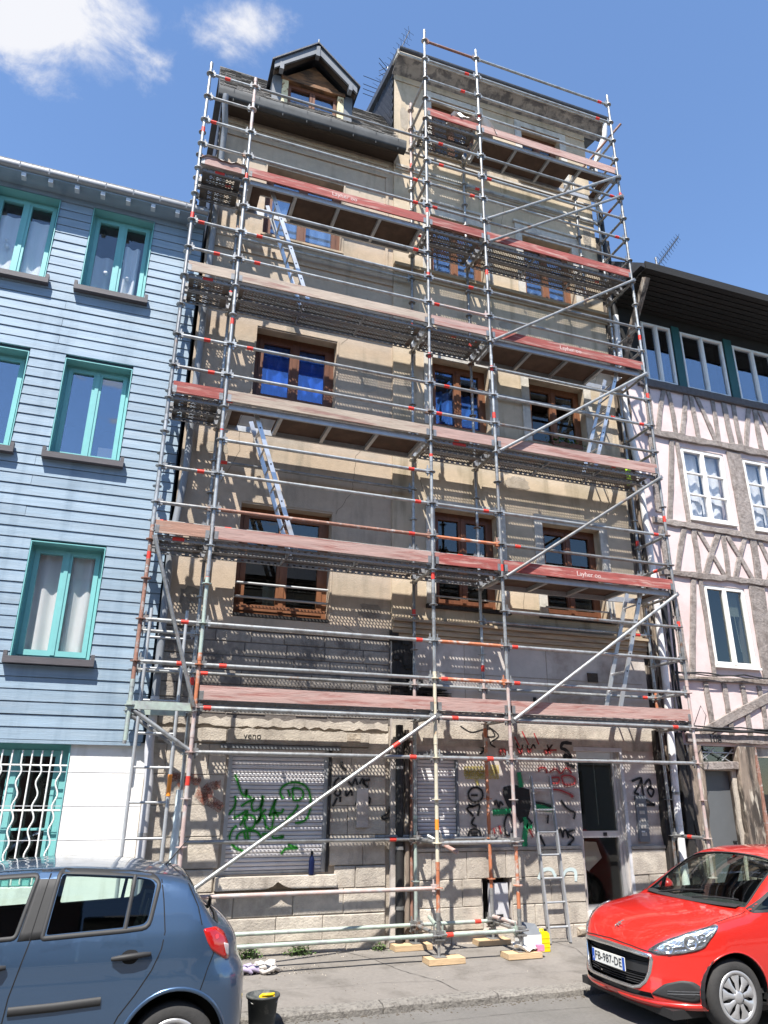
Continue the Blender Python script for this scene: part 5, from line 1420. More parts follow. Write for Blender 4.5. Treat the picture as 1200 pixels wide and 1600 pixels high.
# decks
def plank_mesh(L, w=.32, t=.065):
    """steel plank: a top sheet with real holes, folded edges with slots"""
    b = MB()
    x0, x1 = .07, L - .07
    pitch = .050
    zones = [(.022, .088), (.128, .194), (.234, .300)]
    zt = 0.0
    edges = [0.0]
    def sheet(ya, yb_):
        b.add([(x0, ya, zt), (x1, ya, zt), (x1, yb_, zt), (x0, yb_, zt)], [(0, 1, 2, 3)])
    y = 0.0
    for a, c in zones:
        sheet(y, a)
        rows = 3
        rh = (c - a) / rows
        for r in range(rows):
            ya, yb_ = a + r * rh, a + (r + 1) * rh
            off = pitch / 2 * (r % 2)
            n = int((x1 - x0 - .12 - off) / pitch)
            xs = x0 + .06 + off
            b.add([(x0, ya, zt), (xs, ya, zt), (xs, yb_, zt), (x0, yb_, zt)], [(0, 1, 2, 3)])
            xe = xs + n * pitch
            b.add([(xe, ya, zt), (x1, ya, zt), (x1, yb_, zt), (xe, yb_, zt)], [(0, 1, 2, 3)])
            ym = (ya + yb_) / 2
            for i in range(n):
                p = xs + i * pitch; q = p + pitch; m_ = (p + q) / 2
                hx, hy = .0175, .0085
                v = [(p, ya, zt), (q, ya, zt), (q, yb_, zt), (p, yb_, zt), (m_ - hx * .5, ym - hy, zt), (m_ + hx, ym - hy, zt), (m_ + hx * .5, ym + hy, zt), (m_ - hx, ym + hy, zt)]
                b.add(v, [(0, 1, 5, 4), (1, 2, 6, 5), (2, 3, 7, 6), (3, 0, 4, 7)])
        y = c
    sheet(y, w)
    # folded sides with a row of slots
    for yy in (0.0, w):
        b.add([(x0, yy, zt), (x1, yy, zt), (x1, yy, zt - .022), (x0, yy, zt - .022)], [(0, 1, 2, 3)], 1)
        b.add([(x0, yy, zt - .04), (x1, yy, zt - .04), (x1, yy, zt - t), (x0, yy, zt - t)], [(0, 1, 2, 3)], 1)
        n = int((x1 - x0) / .09)
        st = (x1 - x0) / n
        for i in range(n):
            p = x0 + i * st
            b.add([(p, yy, zt - .022), (p + st * .6, yy, zt - .022), (p + st * .6, yy, zt - .04), (p, yy, zt - .04)], [(0, 1, 2, 3)], 1)
        s = 1 if yy == 0 else -1
        b.add([(x0, yy, zt - t), (x1, yy, zt - t), (x1, yy + s * .03, zt - t), (x0, yy + s * .03, zt - t)], [(0, 1, 2, 3)], 1)
    # end hooks and mid ribs
    for xx in (x0 - .06, x1):
        b.box(xx, .02, zt - t, xx + .06, .09, zt - .004, 1); b.box(xx, w - .09, zt - t, xx + .06, w - .02, zt - .004, 1)
    for i in range(1, int(L / 1.0)):
        xx = x0 + i * (x1 - x0) / int(L / 1.0)
        b.box(xx - .012, .004, zt - .05, xx + .012, w - .004, zt - .003, 1)
    return b.mesh('steel_deck', [m_deck, m_deck_side])
pl_me = {}
def steel_decks(a, b, k, band=False):
    L = round(SX[b] - SX[a], 3)
    if L not in pl_me: pl_me[L] = plank_mesh(L)
    for y in (.045, .375):
        o = link('steel_deck', pl_me[L], scaf, (SX[a], y, zk(k) + .09))
    if band:
        MB().box(SX[a] + L * .35, .038, zk(k) + .03, SX[a] + L * .55, .044, zk(k) + .075).build('red_label', m_band, scaf)
def ply_deck(a, b, k, hatch=None):
    """alloy frame with plywood panels; hatch: (x0, x1) left open for the ladder"""
    x0, x1 = SX[a] + .07, SX[b] - .07
    zt = zk(k) + .09
    fr = MB()
    ys = (.045, .695)
    fr.box(x0, ys[0], zt - .085, x1, ys[0] + .035, zt)
    fr.box(x0, ys[1] - .035, zt - .085, x1, ys[1], zt)
    n = 4
    for i in range(n + 1):
        xx = x0 + (x1 - x0 - .05) * i / n
        fr.box(xx, ys[0] + .035, zt - .075, xx + .05, ys[1] - .035, zt - .014)
    for xx in (x0 - .06, x1):
        fr.box(xx, .08, zt - .085, xx + .06, .15, zt - .02); fr.box(xx, .58, zt - .085, xx + .06, .65, zt - .02)
    o = fr.build('framed_deck', m_alu_d, scaf)
    segs = [(x0 + .002, x1 - .002)]
    if hatch: segs = [(x0 + .002, hatch[0]), (hatch[1], x1 - .002)]
    for p, q in segs:
        if q - p < .1: continue
        MB().box(p, ys[0] + .036, zt - .012, q, ys[1] - .036, zt - .001).build('plywood_panel', m_ply, o)
    if hatch:      # the trapdoor stands folded up
        MB().box(hatch[0], ys[0] + .04, zt - .012, hatch[1], ys[0] + .25, zt - .001).build('plywood_panel', m_ply, o)
for k in (9, 13, 17, 21): steel_decks('A', 'B', k, k in (9, 21, 17))
for k in (5, 9, 17): steel_decks('B', 'C', k)
for k in (5, 9, 13, 17, 21, 26): steel_decks('C', 'D', k, k == 13)
for k in (5, 13, 21): steel_decks('D', 'E', k)
ply_deck('B', 'C', 13, (-2.80, -2.3)); ply_deck('B', 'C', 21, (-2.80, -2.3))
ply_deck('D', 'E', 9, (3.35, 3.9)); ply_deck('D', 'E', 17, (3.35, 3.9)); ply_deck('D', 'E', 26, (3.2, 3.9))

# toe boards
def toe(a, b, k, mat, txt=None, worn=False, tx=.5, tc=None):
    x0, x1 = SX[a] + .032, SX[b] - .032
    z0 = zk(k) + .092
    bd = MB()
    n = max(2, int((x1 - x0) / .5))
    # a board a little cupped and worn along its top edge
    top = [z0 + .165 + random.uniform(-.004, .003) for _ in range(n + 1)]
    for i in range(n):
        p, q = x0 + (x1 - x0) * i / n, x0 + (x1 - x0) * (i + 1) / n
        bd.add([(p, -.030, z0), (q, -.030, z0), (q, -.030, top[i + 1]), (p, -.030, top[i]), (p, -.004, z0), (q, -.004, z0), (q, -.004, top[i + 1]), (p, -.004, top[i])],
               [(0, 1, 2, 3), (5, 4, 7, 6), (3, 2, 6, 7), (1, 0, 4, 5)])
    for p, f in ((x0, (0, 1, 2, 3)), (x1, (3, 2, 1, 0))):
        zz = top[0] if p == x0 else top[-1]
        bd.add([(p, -.03, z0), (p, -.03, zz), (p, -.004, zz), (p, -.004, z0)], [f])
    o = bd.build('toe_board', mat, scaf)
    mb = MB(); mb.box(x0, -.0325, z0 - .004, x0 + .05, -.002, z0 + .10); mb.box(x1 - .05, -.0325, z0 - .004, x1, -.002, z0 + .10)
    each(mb, 'board_clip', m_galv, o)
    if txt:
        me = text_mesh(txt, .105, .001, tc or m_white)
        link('lettering', me, o, (x0 + (x1 - x0) * tx, -.0318, z0 + .085)).rotation_euler = (math.pi / 2, 0, 0)
    return o
m_let = M('worn_white_lettering', (.58, .46, .43), .8, v=.3, s=60, v2=0)
for a, b, k, mat, t, tx in (('A', 'B', 9, m_tb_brown, None, 0), ('A', 'B', 13, m_tb_red, None, 0), ('A', 'B', 17, m_tb_wood, None, 0), ('A', 'B', 21, m_tb_pink, None, 0),
                        ('B', 'C', 5, m_tb_pink, None, 0), ('B', 'C', 9, m_tb_pink, None, 0), ('B', 'C', 13, m_tb_wood, None, 0), ('B', 'C', 17, m_tb_wood, None, 0), ('B', 'C', 21, m_tb_red, 'Layher \u221e', .52),
                        ('C', 'D', 5, m_tb_pink, None, 0), ('C', 'D', 9, m_tb_red, None, 0), ('C', 'D', 13, m_tb_pink, None, 0), ('C', 'D', 17, m_tb_pink, None, 0), ('C', 'D', 21, m_tb_red, None, 0), ('C', 'D', 26, m_tb_red, None, 0),
                        ('D', 'E', 5, m_tb_pink, None, 0), ('D', 'E', 9, m_tb_red, 'Layher \u221e', .48), ('D', 'E', 13, m_tb_pink, None, 0), ('D', 'E', 17, m_tb_red, 'Layher \u221e', .5), ('D', 'E', 21, m_tb_red, None, 0), ('D', 'E', 26, m_tb_pink, None, 0)):
    if t: t = t.replace('\u221e', 'oo')
    toe(a, b, k, mat, t, tx=tx, tc=m_let)

# ladders (each one leans on its own)
LG = 'ladders on and beside the scaffold'
def ladder(base, top, width, side, label, rail=(.062, .024), step=.28, mat=None, tubular=False, rung0=.18):
    base, top = Vector(base), Vector(top)
    th = thing('ladder', base, label, 'ladder', LG)
    d = (top - base); L = d.length; u = d.normalized()
    sd = Vector(side).normalized()
    for s in (-1, 1):
        p, q = base + sd * s * width / 2, top + sd * s * width / 2
        b = MB()
        if tubular: b.tube(p, q, .021, 10)
        else: b.bar(p, q, rail[1], rail[0], up=u.cross(sd))
        b.build('rail', mat or m_alu, th)
    n = int((L - rung0) / step)
    b = MB(); b.tube((0, 0, 0), (width - .02, 0, 0), .015, 8); me = None
    for i in range(n + 1):
        c = base + u * (rung0 + i * step)
        if (c - base).length > L - .05: break
        MB().tube(c - sd * (width / 2 - .005), c + sd * (width / 2 - .005), .015, 8).build('rung', mat or m_alu, th)
        if not tubular:     # rung sockets show as dark plugs on the rail flank
            mb = MB()
            for s in (-1, 1):
                cc = c + sd * s * (width / 2 + .0125)
                mb.tube(cc - sd * s * .002, cc + sd * s * .002, .013, 8)
            each(mb, 'rung_plug', m_black, th)
    return th
Xv, Yv = (1, 0, 0), (0, 1, 0)
ladder((-1.92, .36, zk(9) + .10), (-2.62, .36, zk(13) + .12), .36, Yv, 'aluminium ladder on the deck before the lowest brown window of the lower house')
ladder((-1.92, .36, zk(17) + .10), (-2.64, .36, zk(21) + .12), .36, Yv, 'aluminium ladder reaching up to the highest deck of the lower house')
ladder((2.98, .36, zk(5) + .10), (3.66, .36, zk(9) + .12), .36, Yv, 'aluminium ladder on the lowest deck, above the glazed entrance door')
ladder((3.02, .36, zk(13) + .10), (3.70, .36, zk(17) + .12), .36, Yv, "aluminium ladder beside the tall house's window with green plants")
l5 = ladder((-3.46, .42, .04), (-3.46, .46, 4.05), .44, Xv, 'tall tubular ladder with an orange sleeve, standing by the white wall', mat=m_alu_d, tubular=True, step=.385)
MB().tube((-3.24, .438, 1.83), (-3.24, .441, 2.07), .026, 10).build('orange_sleeve', m_band_o, l5)
ladder((1.95, .50, .05), (1.98, .79, 2.12), .31, Xv, 'grey ladder leaning on the graffiti wall next to the entrance door', rail=(.05, .026), mat=m_alu_d, step=.29)
# ================================================================== cars
def crv(pts):
    """monotone-ish smooth curve through (x, v) points, vectorised"""
    xs = np.array([p[0] for p in pts], float); vs = np.array([p[1] for p in pts], float)
    d = np.diff(vs) / np.diff(xs)
    m = np.zeros(len(xs)); m[0], m[-1] = d[0], d[-1]
    for i in range(1, len(xs) - 1):
        m[i] = 0 if d[i - 1] * d[i] <= 0 else 2 * d[i - 1] * d[i] / (d[i - 1] + d[i])
    def f(x):
        x = np.clip(np.asarray(x, float), xs[0], xs[-1])
        i = np.clip(np.searchsorted(xs, x) - 1, 0, len(xs) - 2)
        h = xs[i + 1] - xs[i]; t = (x - xs[i]) / h
        return (2 * t ** 3 - 3 * t ** 2 + 1) * vs[i] + (t ** 3 - 2 * t ** 2 + t) * h * m[i] + (-2 * t ** 3 + 3 * t ** 2) * vs[i + 1] + (t ** 3 - t ** 2) * h * m[i + 1]
    return f
def smax(a, b, k):
    h = np.maximum(k - np.abs(a - b), 0) / k
    return np.maximum(a, b) + h * h * k / 4
class Body:
    """a car skin as the meeting of a top, side, nose, tail and floor surface"""
    def __init__(s, top, crown, half, nose, tail, floor, k_ts=.10, k_n=.14, k_t=.14):
        s.top, s.crown, s.half, s.nose, s.tail, s.floor = top, crown, half, nose, tail, floor
        s.k = (k_ts, k_n, k_t)
    def F(s, u, y, z):
        a = z - s.top(u) + s.crown(u) * y * y
        b = np.abs(y) - s.half(u, z)
        f = smax(a, b, s.k[0])
        f = smax(f, s.nose(y, z) - u, s.k[1])
        f = smax(f, u - s.tail(y, z), s.k[2])
        return smax(f, s.floor(u) - z, .05)
    def cast(s, o, d, tmax):
        """distance from inside points o along d to the skin"""
        lo = np.zeros(len(d)); hi = np.full(len(d), float(tmax))
        for _ in range(38):
            m = (lo + hi) / 2
            p = o + d * m[:, None]
            ins = s.F(p[:, 0], p[:, 1], p[:, 2]) < 0
            lo = np.where(ins, m, lo); hi = np.where(ins, hi, m)
        return (lo + hi) / 2
    def side(s, u, z, sg):
        u, z = np.atleast_1d(u).astype(float), np.atleast_1d(z).astype(float)
        o = np.stack([u, 0 * u, z], 1); d = np.tile([0, sg, 0], (len(u), 1)).astype(float)
        return o + d * s.cast(o, d, 1.3)[:, None]
    def front(s, y, z, u0=1.3):
        y, z = np.atleast_1d(y).astype(float), np.atleast_1d(z).astype(float)
        o = np.stack([0 * y + u0, y, z], 1); d = np.tile([-1, 0, 0], (len(y), 1)).astype(float)
        return o + d * s.cast(o, d, 1.6)[:, None]
    def rear(s, y, z, u0=2.8):
        y, z = np.atleast_1d(y).astype(float), np.atleast_1d(z).astype(float)
        o = np.stack([0 * y + u0, y, z], 1); d = np.tile([1, 0, 0], (len(y), 1)).astype(float)
        return o + d * s.cast(o, d, 1.6)[:, None]
    def over(s, u, y, z0=.55):
        u, y = np.atleast_1d(u).astype(float), np.atleast_1d(y).astype(float)
        o = np.stack([u, y, 0 * u + z0], 1); d = np.tile([0, 0, 1], (len(u), 1)).astype(float)
        return o + d * s.cast(o, d, 1.3)[:, None]
    def grid(s, ua, ub, zc, nst=90, nth=112, ncap=40):
        """closed mesh: rings along the middle, half-spheres of rays at both ends"""
        th = np.linspace(0, 2 * math.pi, nth, endpoint=False)
        cyc = np.stack([np.sin(th), np.cos(th)], 1)            # y, z
        rings = []
        for i in range(ncap, 0, -1):                               # nose cap, from the tip outwards
            a = math.pi / 2 * i / (ncap + .0) * (1 - .5 / ncap * (i == ncap))
            d = np.stack([np.full(nth, -math.sin(a)), cyc[:, 0] * math.cos(a), cyc[:, 1] * math.cos(a)], 1)
            o = np.tile([ua, 0, zc], (nth, 1)).astype(float)
            rings.append(o + d * s.cast(o, d, 2.2)[:, None])
        for u in np.linspace(ua, ub, nst):
            d = np.stack([0 * th, cyc[:, 0], cyc[:, 1]], 1); o = np.tile([u, 0, zc], (nth, 1)).astype(float)
            rings.append(o + d * s.cast(o, d, 1.6)[:, None])
        for i in range(1, ncap + 1):
            a = math.pi / 2 * i / ncap * (1 - .5 / ncap * (i == ncap))
            d = np.stack([np.full(nth, math.sin(a)), cyc[:, 0] * math.cos(a), cyc[:, 1] * math.cos(a)], 1)
            o = np.tile([ub, 0, zc], (nth, 1)).astype(float)
            rings.append(o + d * s.cast(o, d, 2.2)[:, None])
        n = len(rings)
        V = np.concatenate(rings)
        f = [(i * nth + j, (i + 1) * nth + j, (i + 1) * nth + (j + 1) % nth, i * nth + (j + 1) % nth) for i in range(n - 1) for j in range(nth)]
        f.append(tuple(range(nth))); f.append(tuple((n - 1) * nth + j for j in range(nth - 1, -1, -1)))
        bm = bmesh.new()
        vs = [bm.verts.new(v) for v in V.tolist()]
        for q in f: bm.faces.new([vs[i] for i in q])
        bmesh.ops.recalc_face_normals(bm, faces=bm.faces)
        return bm
def cut(bm, poly, ax, flt):
    """cut a convex opening. poly: 2D points on axes ax; flt(center) says which side of the car"""
    c0 = (sum(p[0] for p in poly) / len(poly), sum(p[1] for p in poly) / len(poly))
    i, j = ax
    lo = [min(p[k] for p in poly) - .12 for k in (0, 1)]; hi = [max(p[k] for p in poly) + .12 for k in (0, 1)]
    def near():
        r = []
        for f in bm.faces:
            c = f.calc_center_median()
            if lo[0] < c[i] < hi[0] and lo[1] < c[j] < hi[1] and flt(c): r.append(f)
        return r
    n = len(poly)
    for k in range(n):
        a, b = poly[k], poly[(k + 1) % n]
        nx, ny = b[1] - a[1], -(b[0] - a[0])
        co = [0, 0, 0]; no = [0, 0, 0]
        co[i], co[j] = a; no[i], no[j] = nx, ny
        fs = near()
        ed = list({e for f in fs for e in f.edges}); ve = list({v for f in fs for v in f.verts})
        bmesh.ops.bisect_plane(bm, geom=fs + ed + ve, plane_co=co, plane_no=no, dist=1e-5)
    sg = None
    dead = []
    for f in near():
        c = f.calc_center_median(); ok = True
        for k in range(n):
            a, b = poly[k], poly[(k + 1) % n]
            d = (b[0] - a[0]) * (c[j] - a[1]) - (b[1] - a[1]) * (c[i] - a[0])
            d0 = (b[0] - a[0]) * (c0[1] - a[1]) - (b[1] - a[1]) * (c0[0] - a[0])
            if d * d0 < 0: ok = False; break
        if ok: dead.append(f)
    bmesh.ops.delete(bm, geom=dead, context='FACES')
def rounded(poly, r, n=4):
    out = []
    N = len(poly)
    rs = r if isinstance(r, (list, tuple)) else [r] * N
    for k in range(N):
        p = Vector(poly[k]); a = Vector(poly[k - 1]); b = Vector(poly[(k + 1) % N])
        da, db = (a - p), (b - p)
        rr_ = min(rs[k], da.length * .45, db.length * .45)
        if rr_ < .002: out.append(tuple(p)); continue
        s0, s1 = p + da.normalized() * rr_, p + db.normalized() * rr_
        for i in range(n + 1):
            t = i / n
            out.append(tuple((1 - t) ** 2 * s0 + 2 * t * (1 - t) * p + t * t * s1))
    return out
def dens(poly, st=.05):
    out = []
    for k in range(len(poly)):
        a, b = poly[k], poly[(k + 1) % len(poly)]
        n = max(1, int(math.hypot(b[0] - a[0], b[1] - a[1]) / st))
        out += [(a[0] + (b[0] - a[0]) * i / n, a[1] + (b[1] - a[1]) * i / n) for i in range(n)]
    return out
class Car:
    def __init__(s, body, org, root):
        s.B, s.o, s.root = body, Vector(org), root
    def W(s, P): return [(p[0] + s.o.x, p[1] + s.o.y, p[2] + s.o.z) for p in P]
    def proj(s, kind, pts, sg=-1):
        a = np.array([p[0] for p in pts]); b = np.array([p[1] for p in pts])
        if kind == 'side': return s.B.side(a, b, sg)
        if kind == 'front': return s.B.front(a, b)
        if kind == 'rear': return s.B.rear(a, b)
        return s.B.over(a, b)
    def normal(s, P):
        e = 1e-3; u, y, z = P[:, 0], P[:, 1], P[:, 2]
        g = np.stack([s.B.F(u + e, y, z) - s.B.F(u - e, y, z), s.B.F(u, y + e, z) - s.B.F(u, y - e, z), s.B.F(u, y, z + e) - s.B.F(u, y, z - e)], 1)
        return g / np.maximum(1e-9, np.linalg.norm(g, axis=1))[:, None]
    def panel(s, name, kind, poly, mat, off=.004, rim=.012, sg=-1, parent=None, st=.05, rings=(1, .75, .5, .25), sm=True):
        """a piece lying on the skin: outline in (u,z), (y,z) or (u,y)"""
        pl = dens(poly, st); n = len(pl)
        cx, cy_ = sum(p[0] for p in pl) / n, sum(p[1] for p in pl) / n
        pts = []
        for r in rings: pts += [(cx + (p[0] - cx) * r, cy_ + (p[1] - cy_) * r) for p in pl]
        pts.append((cx, cy_))
        P = s.proj(kind, pts, sg); N = s.normal(P)
        Q = P + N * off
        V = Q.tolist(); f = []
        k = len(rings)
        for i in range(k - 1):
            f += [(i * n + j, i * n + (j + 1) % n, (i + 1) * n + (j + 1) % n, (i + 1) * n + j) for j in range(n)]
        f += [((k - 1) * n + j, (k - 1) * n + (j + 1) % n, k * n) for j in range(n)]
        if rim:
            b0 = len(V); V += (P[:n] + N[:n] * (off - rim)).tolist()
            f += [(j, b0 + j, b0 + (j + 1) % n, (j + 1) % n) for j in range(n)]
        q = MB(); q.add(s.W(V), f, 0, sm)
        return q.build(name, mat, parent or s.root, fix=True)
    def strip(s, name, kind, line, w, mat, off=.003, sg=-1, parent=None, closed=False, st=.04, h=None):
        """a band or groove following a line on the skin"""
        L = [Vector(p) for p in line]
        if closed: L.append(L[0])
        pts = []
        for a, b in zip(L[:-1], L[1:]):
            n = max(1, int((b - a).length / st))
            pts += [a.lerp(b, i / n) for i in range(n)]
        if not closed: pts.append(L[-1])
        N_ = len(pts); A, C = [], []
        for i, p in enumerate(pts):
            d = (pts[(i + 1) % N_] - pts[i - 1]) if closed else (pts[min(i + 1, N_ - 1)] - pts[max(i - 1, 0)])
            d.normalize(); nn = Vector((-d.y, d.x)) * w / 2
            A.append(tuple(p + nn)); C.append(tuple(p - nn))
        PA, PC = s.proj(kind, A, sg), s.proj(kind, C, sg)
        NA, NC = s.normal(PA), s.normal(PC)
        h = h if h is not None else 0
        V = []; f = []
        if h:
            for a, c, na, nc in zip(PA, PC, NA, NC):
                m_ = (a + c) / 2 + (na + nc) / 2 * (off + h); V += [a + na * (off - .004), a + (m_ - a) * .25 + na * (off + h * .6), m_, c + (m_ - c) * .25 + nc * (off + h * .6), c + nc * (off - .004)]
            k = 5
        else:
            for a, c, na, nc in zip(PA, PC, NA, NC): V += [a + na * off, c + nc * off]
            k = 2
        for i in range(N_ if closed else N_ - 1):
            j = (i + 1) % N_
            f += [(i * k + q, i * k + q + 1, j * k + q + 1, j * k + q) for q in range(k - 1)]
        q = MB(); q.add(s.W([tuple(v) for v in V]), f, 0, True)
        return q.build(name, mat, parent or s.root)
    def skin(s, bm, mat, lining, name='body', thick=.02):
        for f in bm.faces: f.smooth = True
        me = bpy.data.meshes.new(name); 
        bi = bm.copy()
        bm.normal_update()
        for v in bm.verts: v.co += s.o - WL[s.root.name]
        bm.to_mesh(me); me.materials.append(mat)
        o = link(name, me, s.root, WL[s.root.name])
        bi.normal_update()
        nrm = [v.normal.copy() for v in bi.verts]
        for v, n_ in zip(bi.verts, nrm): v.co += -n_ * thick + (s.o - WL[s.root.name])
        bmesh.ops.reverse_faces(bi, faces=bi.faces)
        m2 = bpy.data.meshes.new('cabin_lining'); bi.to_mesh(m2); m2.materials.append(lining)
        link('cabin_lining', m2, s.root, WL[s.root.name])
        # close the gap between skin and lining along the openings
        be = [e for e in bm.edges if e.is_boundary]
        ix = {v: i for i, v in enumerate(bm.verts)}
        bm.verts.index_update()
        q = MB()
        for e in be:
            a, b = e.verts
            A, Bv = a.co, b.co
            na, nb = nrm[a.index], nrm[b.index]
            R0 = WL[s.root.name]
            q.add([A + R0, Bv + R0, Bv - nb * thick + R0, A - na * thick + R0], [(0, 1, 2, 3)])
        q.build('opening_edge', m_black, s.root)
        bm.free(); bi.free()
        return o
def tyre_and_rim(car, u, sg, half, r, width, rim_r, capmat, spokes, style='cap'):
    """wheel > tyre, rim, cap. sg: -1 is the near side"""
    c = Vector((u, sg * half, r)) + car.o
    root = MB(); yo = c.y; dr = sg
    prof = [(rim_r, -width), (rim_r + .012, -width + .004), (r - .035, -width + .006), (r - .012, -width + .022), (r, -width * .72), (r + .001, -width * .5), (r, -width * .28), (r - .012, -.022), (r - .035, -.004), (rim_r + .02, .0), (rim_r, -.006), (rim_r - .012, -.03), (rim_r - .012, -width)]
    q = MB(); lathe(q, [(a, b * (-1) * (-dr) if False else b * (-dr) * -1) for a, b in prof], (c.x, c.y, c.z), 56, 0, 'y')
    w = q.build('wheel', m_rubber, car.root, fix=True)
    # tread grooves
    q = MB()
    for k in range(3):
        yy = c.y - dr * width * (.3 + .2 * k)
        q.add([], [])
        lathe(q, [(r + .0015, -.004), (r + .0015, .004)], (c.x, yy, c.z), 56, 0, 'y')
    q.build('tread_groove', m_black, w)
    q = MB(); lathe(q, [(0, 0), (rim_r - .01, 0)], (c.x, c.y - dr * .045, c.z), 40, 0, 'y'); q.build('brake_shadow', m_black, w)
    q = MB()
    yf = c.y - dr * .004
    lathe(q, [(rim_r + .004, -dr * .012), (rim_r + .002, dr * .002), (rim_r - .012, dr * .006), (rim_r - .030, dr * .0), (rim_r - .036, -dr * .014)], (c.x, yf, c.z), 56, 0, 'y')
    for k in range(spokes):
        a = 2 * math.pi * k / spokes + .18
        def pt(rad, ang, dy): return (c.x + rad * math.cos(a + ang), yf + dr * dy, c.z + rad * math.sin(a + ang))
        wi, wo = 2.5 / spokes, 2.45 / spokes
        ri, ro = rim_r * .26, rim_r - .032
        v = []
        for rad, hw, dy in ((ri, wi * 1.25, .016), ((ri + ro) * .5, wi * .78, .014), (ro, wo * 1.15, .001)):
            v += [pt(rad, -hw, dy - .010), pt(rad, -hw * .55, dy), pt(rad, hw * .55, dy), pt(rad, hw, dy - .010)]
        q.add(v, [(i * 4 + j, i * 4 + j + 1, (i + 1) * 4 + j + 1, (i + 1) * 4 + j) for i in range(2) for j in range(3)], 0, True)
    lathe(q, [(0, dr * .026), (rim_r * .10, dr * .025), (rim_r * .17, dr * .020), (rim_r * .28, dr * .010), (rim_r * .30, -dr * .01)], (c.x, yf, c.z), 30, 0, 'y')
    q.build('wheel_cover', capmat, w)
    return w
def seat(car, u, y, zb=.42, mat=None, h=.62):
    q = MB(); o = car.o
    q.prism([(u - .02, zb), (u + .46, zb), (u + .50, zb + .16), (u + .02, zb + .18)], y - .24 + o.y, y + .24 + o.y, 'y')
    q.v = [(a + o.x if i >= 0 else a, b, c + o.z) for i, (a, b, c) in enumerate(q.v)]
    b = MB(); b.prism([(u + .42, zb + .1), (u + .54, zb + .1), (u + .66, zb + h), (u + .56, zb + h + .01)], y - .23, y + .23, 'y')
    b.prism([(u + .565, zb + h + .06), (u + .655, zb + h + .06), (u + .675, zb + h + .23), (u + .60, zb + h + .24)], y - .13, y + .13, 'y')
    for s_ in (-.06, .06): b.tube((u + .615, y + s_, zb + h), (u + .62, y + s_, zb + h + .08), .007, 6)
    q.add([(a + o.x, c + o.y, d + o.z) for a, c, d in b.v], b.f)
    return q.build('seat', mat or m_seat, car.root, fix=False)
m_seat = M('charcoal_seat_cloth', (.035, .036, .038), .9, v=.15)
m_trim = M('dark_cabin_trim', (.030, .030, .032), .8, v=.1)
m_dash = M('soft_dashboard', (.022, .023, .024), .75, v=.1)
m_red = M('red_car_paint', (.50, .016, .010), .32, 0, v=.015, s=60, v2=.02, coat=1.0, spec=.5)
m_blu = M('steel_blue_car_paint', (.054, .100, .178), .30, .55, v=.03, s=160, v2=.03, coat=1.0, spec=.5)
m_chrome = M('satin_chrome', (.66, .66, .67), .22, .95, v=.02)
m_silver = M('silver_wheel_cover', (.46, .46, .47), .35, .6, v=.05, c2=(.36, .35, .34), c2s=12, c2t=.6)
m_tail = M('red_tail_lamp', (.42, .008, .006), .12, v=.05, coat=1.0)
m_tailw = M('clear_tail_lamp', (.55, .50, .50), .15, v=.05, coat=1.0)
m_reflect = M('lamp_reflector', (.74, .75, .77), .10, .95, v=.1, s=14, bump=.9, bs=26)
m_gap = M('panel_gap', (.008, .008, .009), .9, v=0, v2=0)
m_plate = M('white_number_plate', (.70, .70, .66), .4, v=.03)
m_plateb = M('blue_plate_band', (.02, .09, .42), .4, v=.03)
m_slush = M('matt_black_trim', (.022, .022, .023), .6, v=.1, s=30)

# ---------------------------------------------------------------- red hatchback (front three-quarter view)
RO = (.92, -2.08, ZR)
rc = thing('car', (RO[0] + 2.0, RO[1], RO[2]), 'bright red small hatchback with a white number plate, parked before the timber framed house', 'car', 'cars parked along the kerb')
top = crv([(-.02, .645), (.05, .70), (.14, .765), (.28, .845), (.45, .900), (.65, .938), (.85, .968), (.97, .985), (1.03, 1.005), (1.18, 1.10), (1.40, 1.235), (1.62, 1.35), (1.82, 1.42), (2.15, 1.458), (2.6, 1.462), (3.1, 1.43), (3.5, 1.375), (3.66, 1.30), (3.80, 1.12), (3.92, .98), (4.0, .95)])
crw = crv([(0, .12), (.5, .095), (1.0, .075), (1.2, .11), (1.6, .10), (1.9, .085), (2.6, .075), (3.6, .10), (4, .12)])
hw = crv([(-.1, .80), (.2, .835), (.55, .862), (.9, .868), (1.5, .866), (2.6, .870), (3.2, .862), (3.6, .835), (4.0, .80)])
def half_r(u, z):
    belt = .965
    w = hw(u)
    w = w - .045 * np.clip((.62 - z) / .42, 0, 1) ** 2 - .028 * np.clip((z - .62) / (belt - .62), 0, 1) ** 2
    return w - .44 * np.maximum(z - belt, 0) * 1.0 - .05 * np.maximum(z - belt, 0) ** 2
def nose_r(y, z):
    a = np.abs(y) / .86
    return .45 * a ** 4 + .10 * a ** 2 + .55 * np.maximum(z - .56, 0) ** 2 + .05 * np.maximum(.42 - z, 0) - .03 * np.exp(-((z - .30) / .10) ** 2)
def tail_r(y, z):
    a = np.abs(y) / .86
    return 3.97 - .18 * a ** 4 - .5 * np.maximum(z - .8, 0) ** 2
rb = Body(top, crw, half_r, nose_r, tail_r, lambda u: .20 + 0 * u, .085, .12, .14)
bm = rb.grid(.75, 3.3, .58, 88, 120, 44)
car = Car(rb, RO, rc)
near, far = (lambda c: c[1] < -.25), (lambda c: c[1] > .25)
WS_R = rounded([(1.10, -.50), (1.04, 0), (1.10, .50), (1.16, .685), (1.78, .565), (1.84, .0), (1.78, -.565), (1.16, -.685)], [.03, .2, .03, .03, .05, .2, .05, .03], 3)
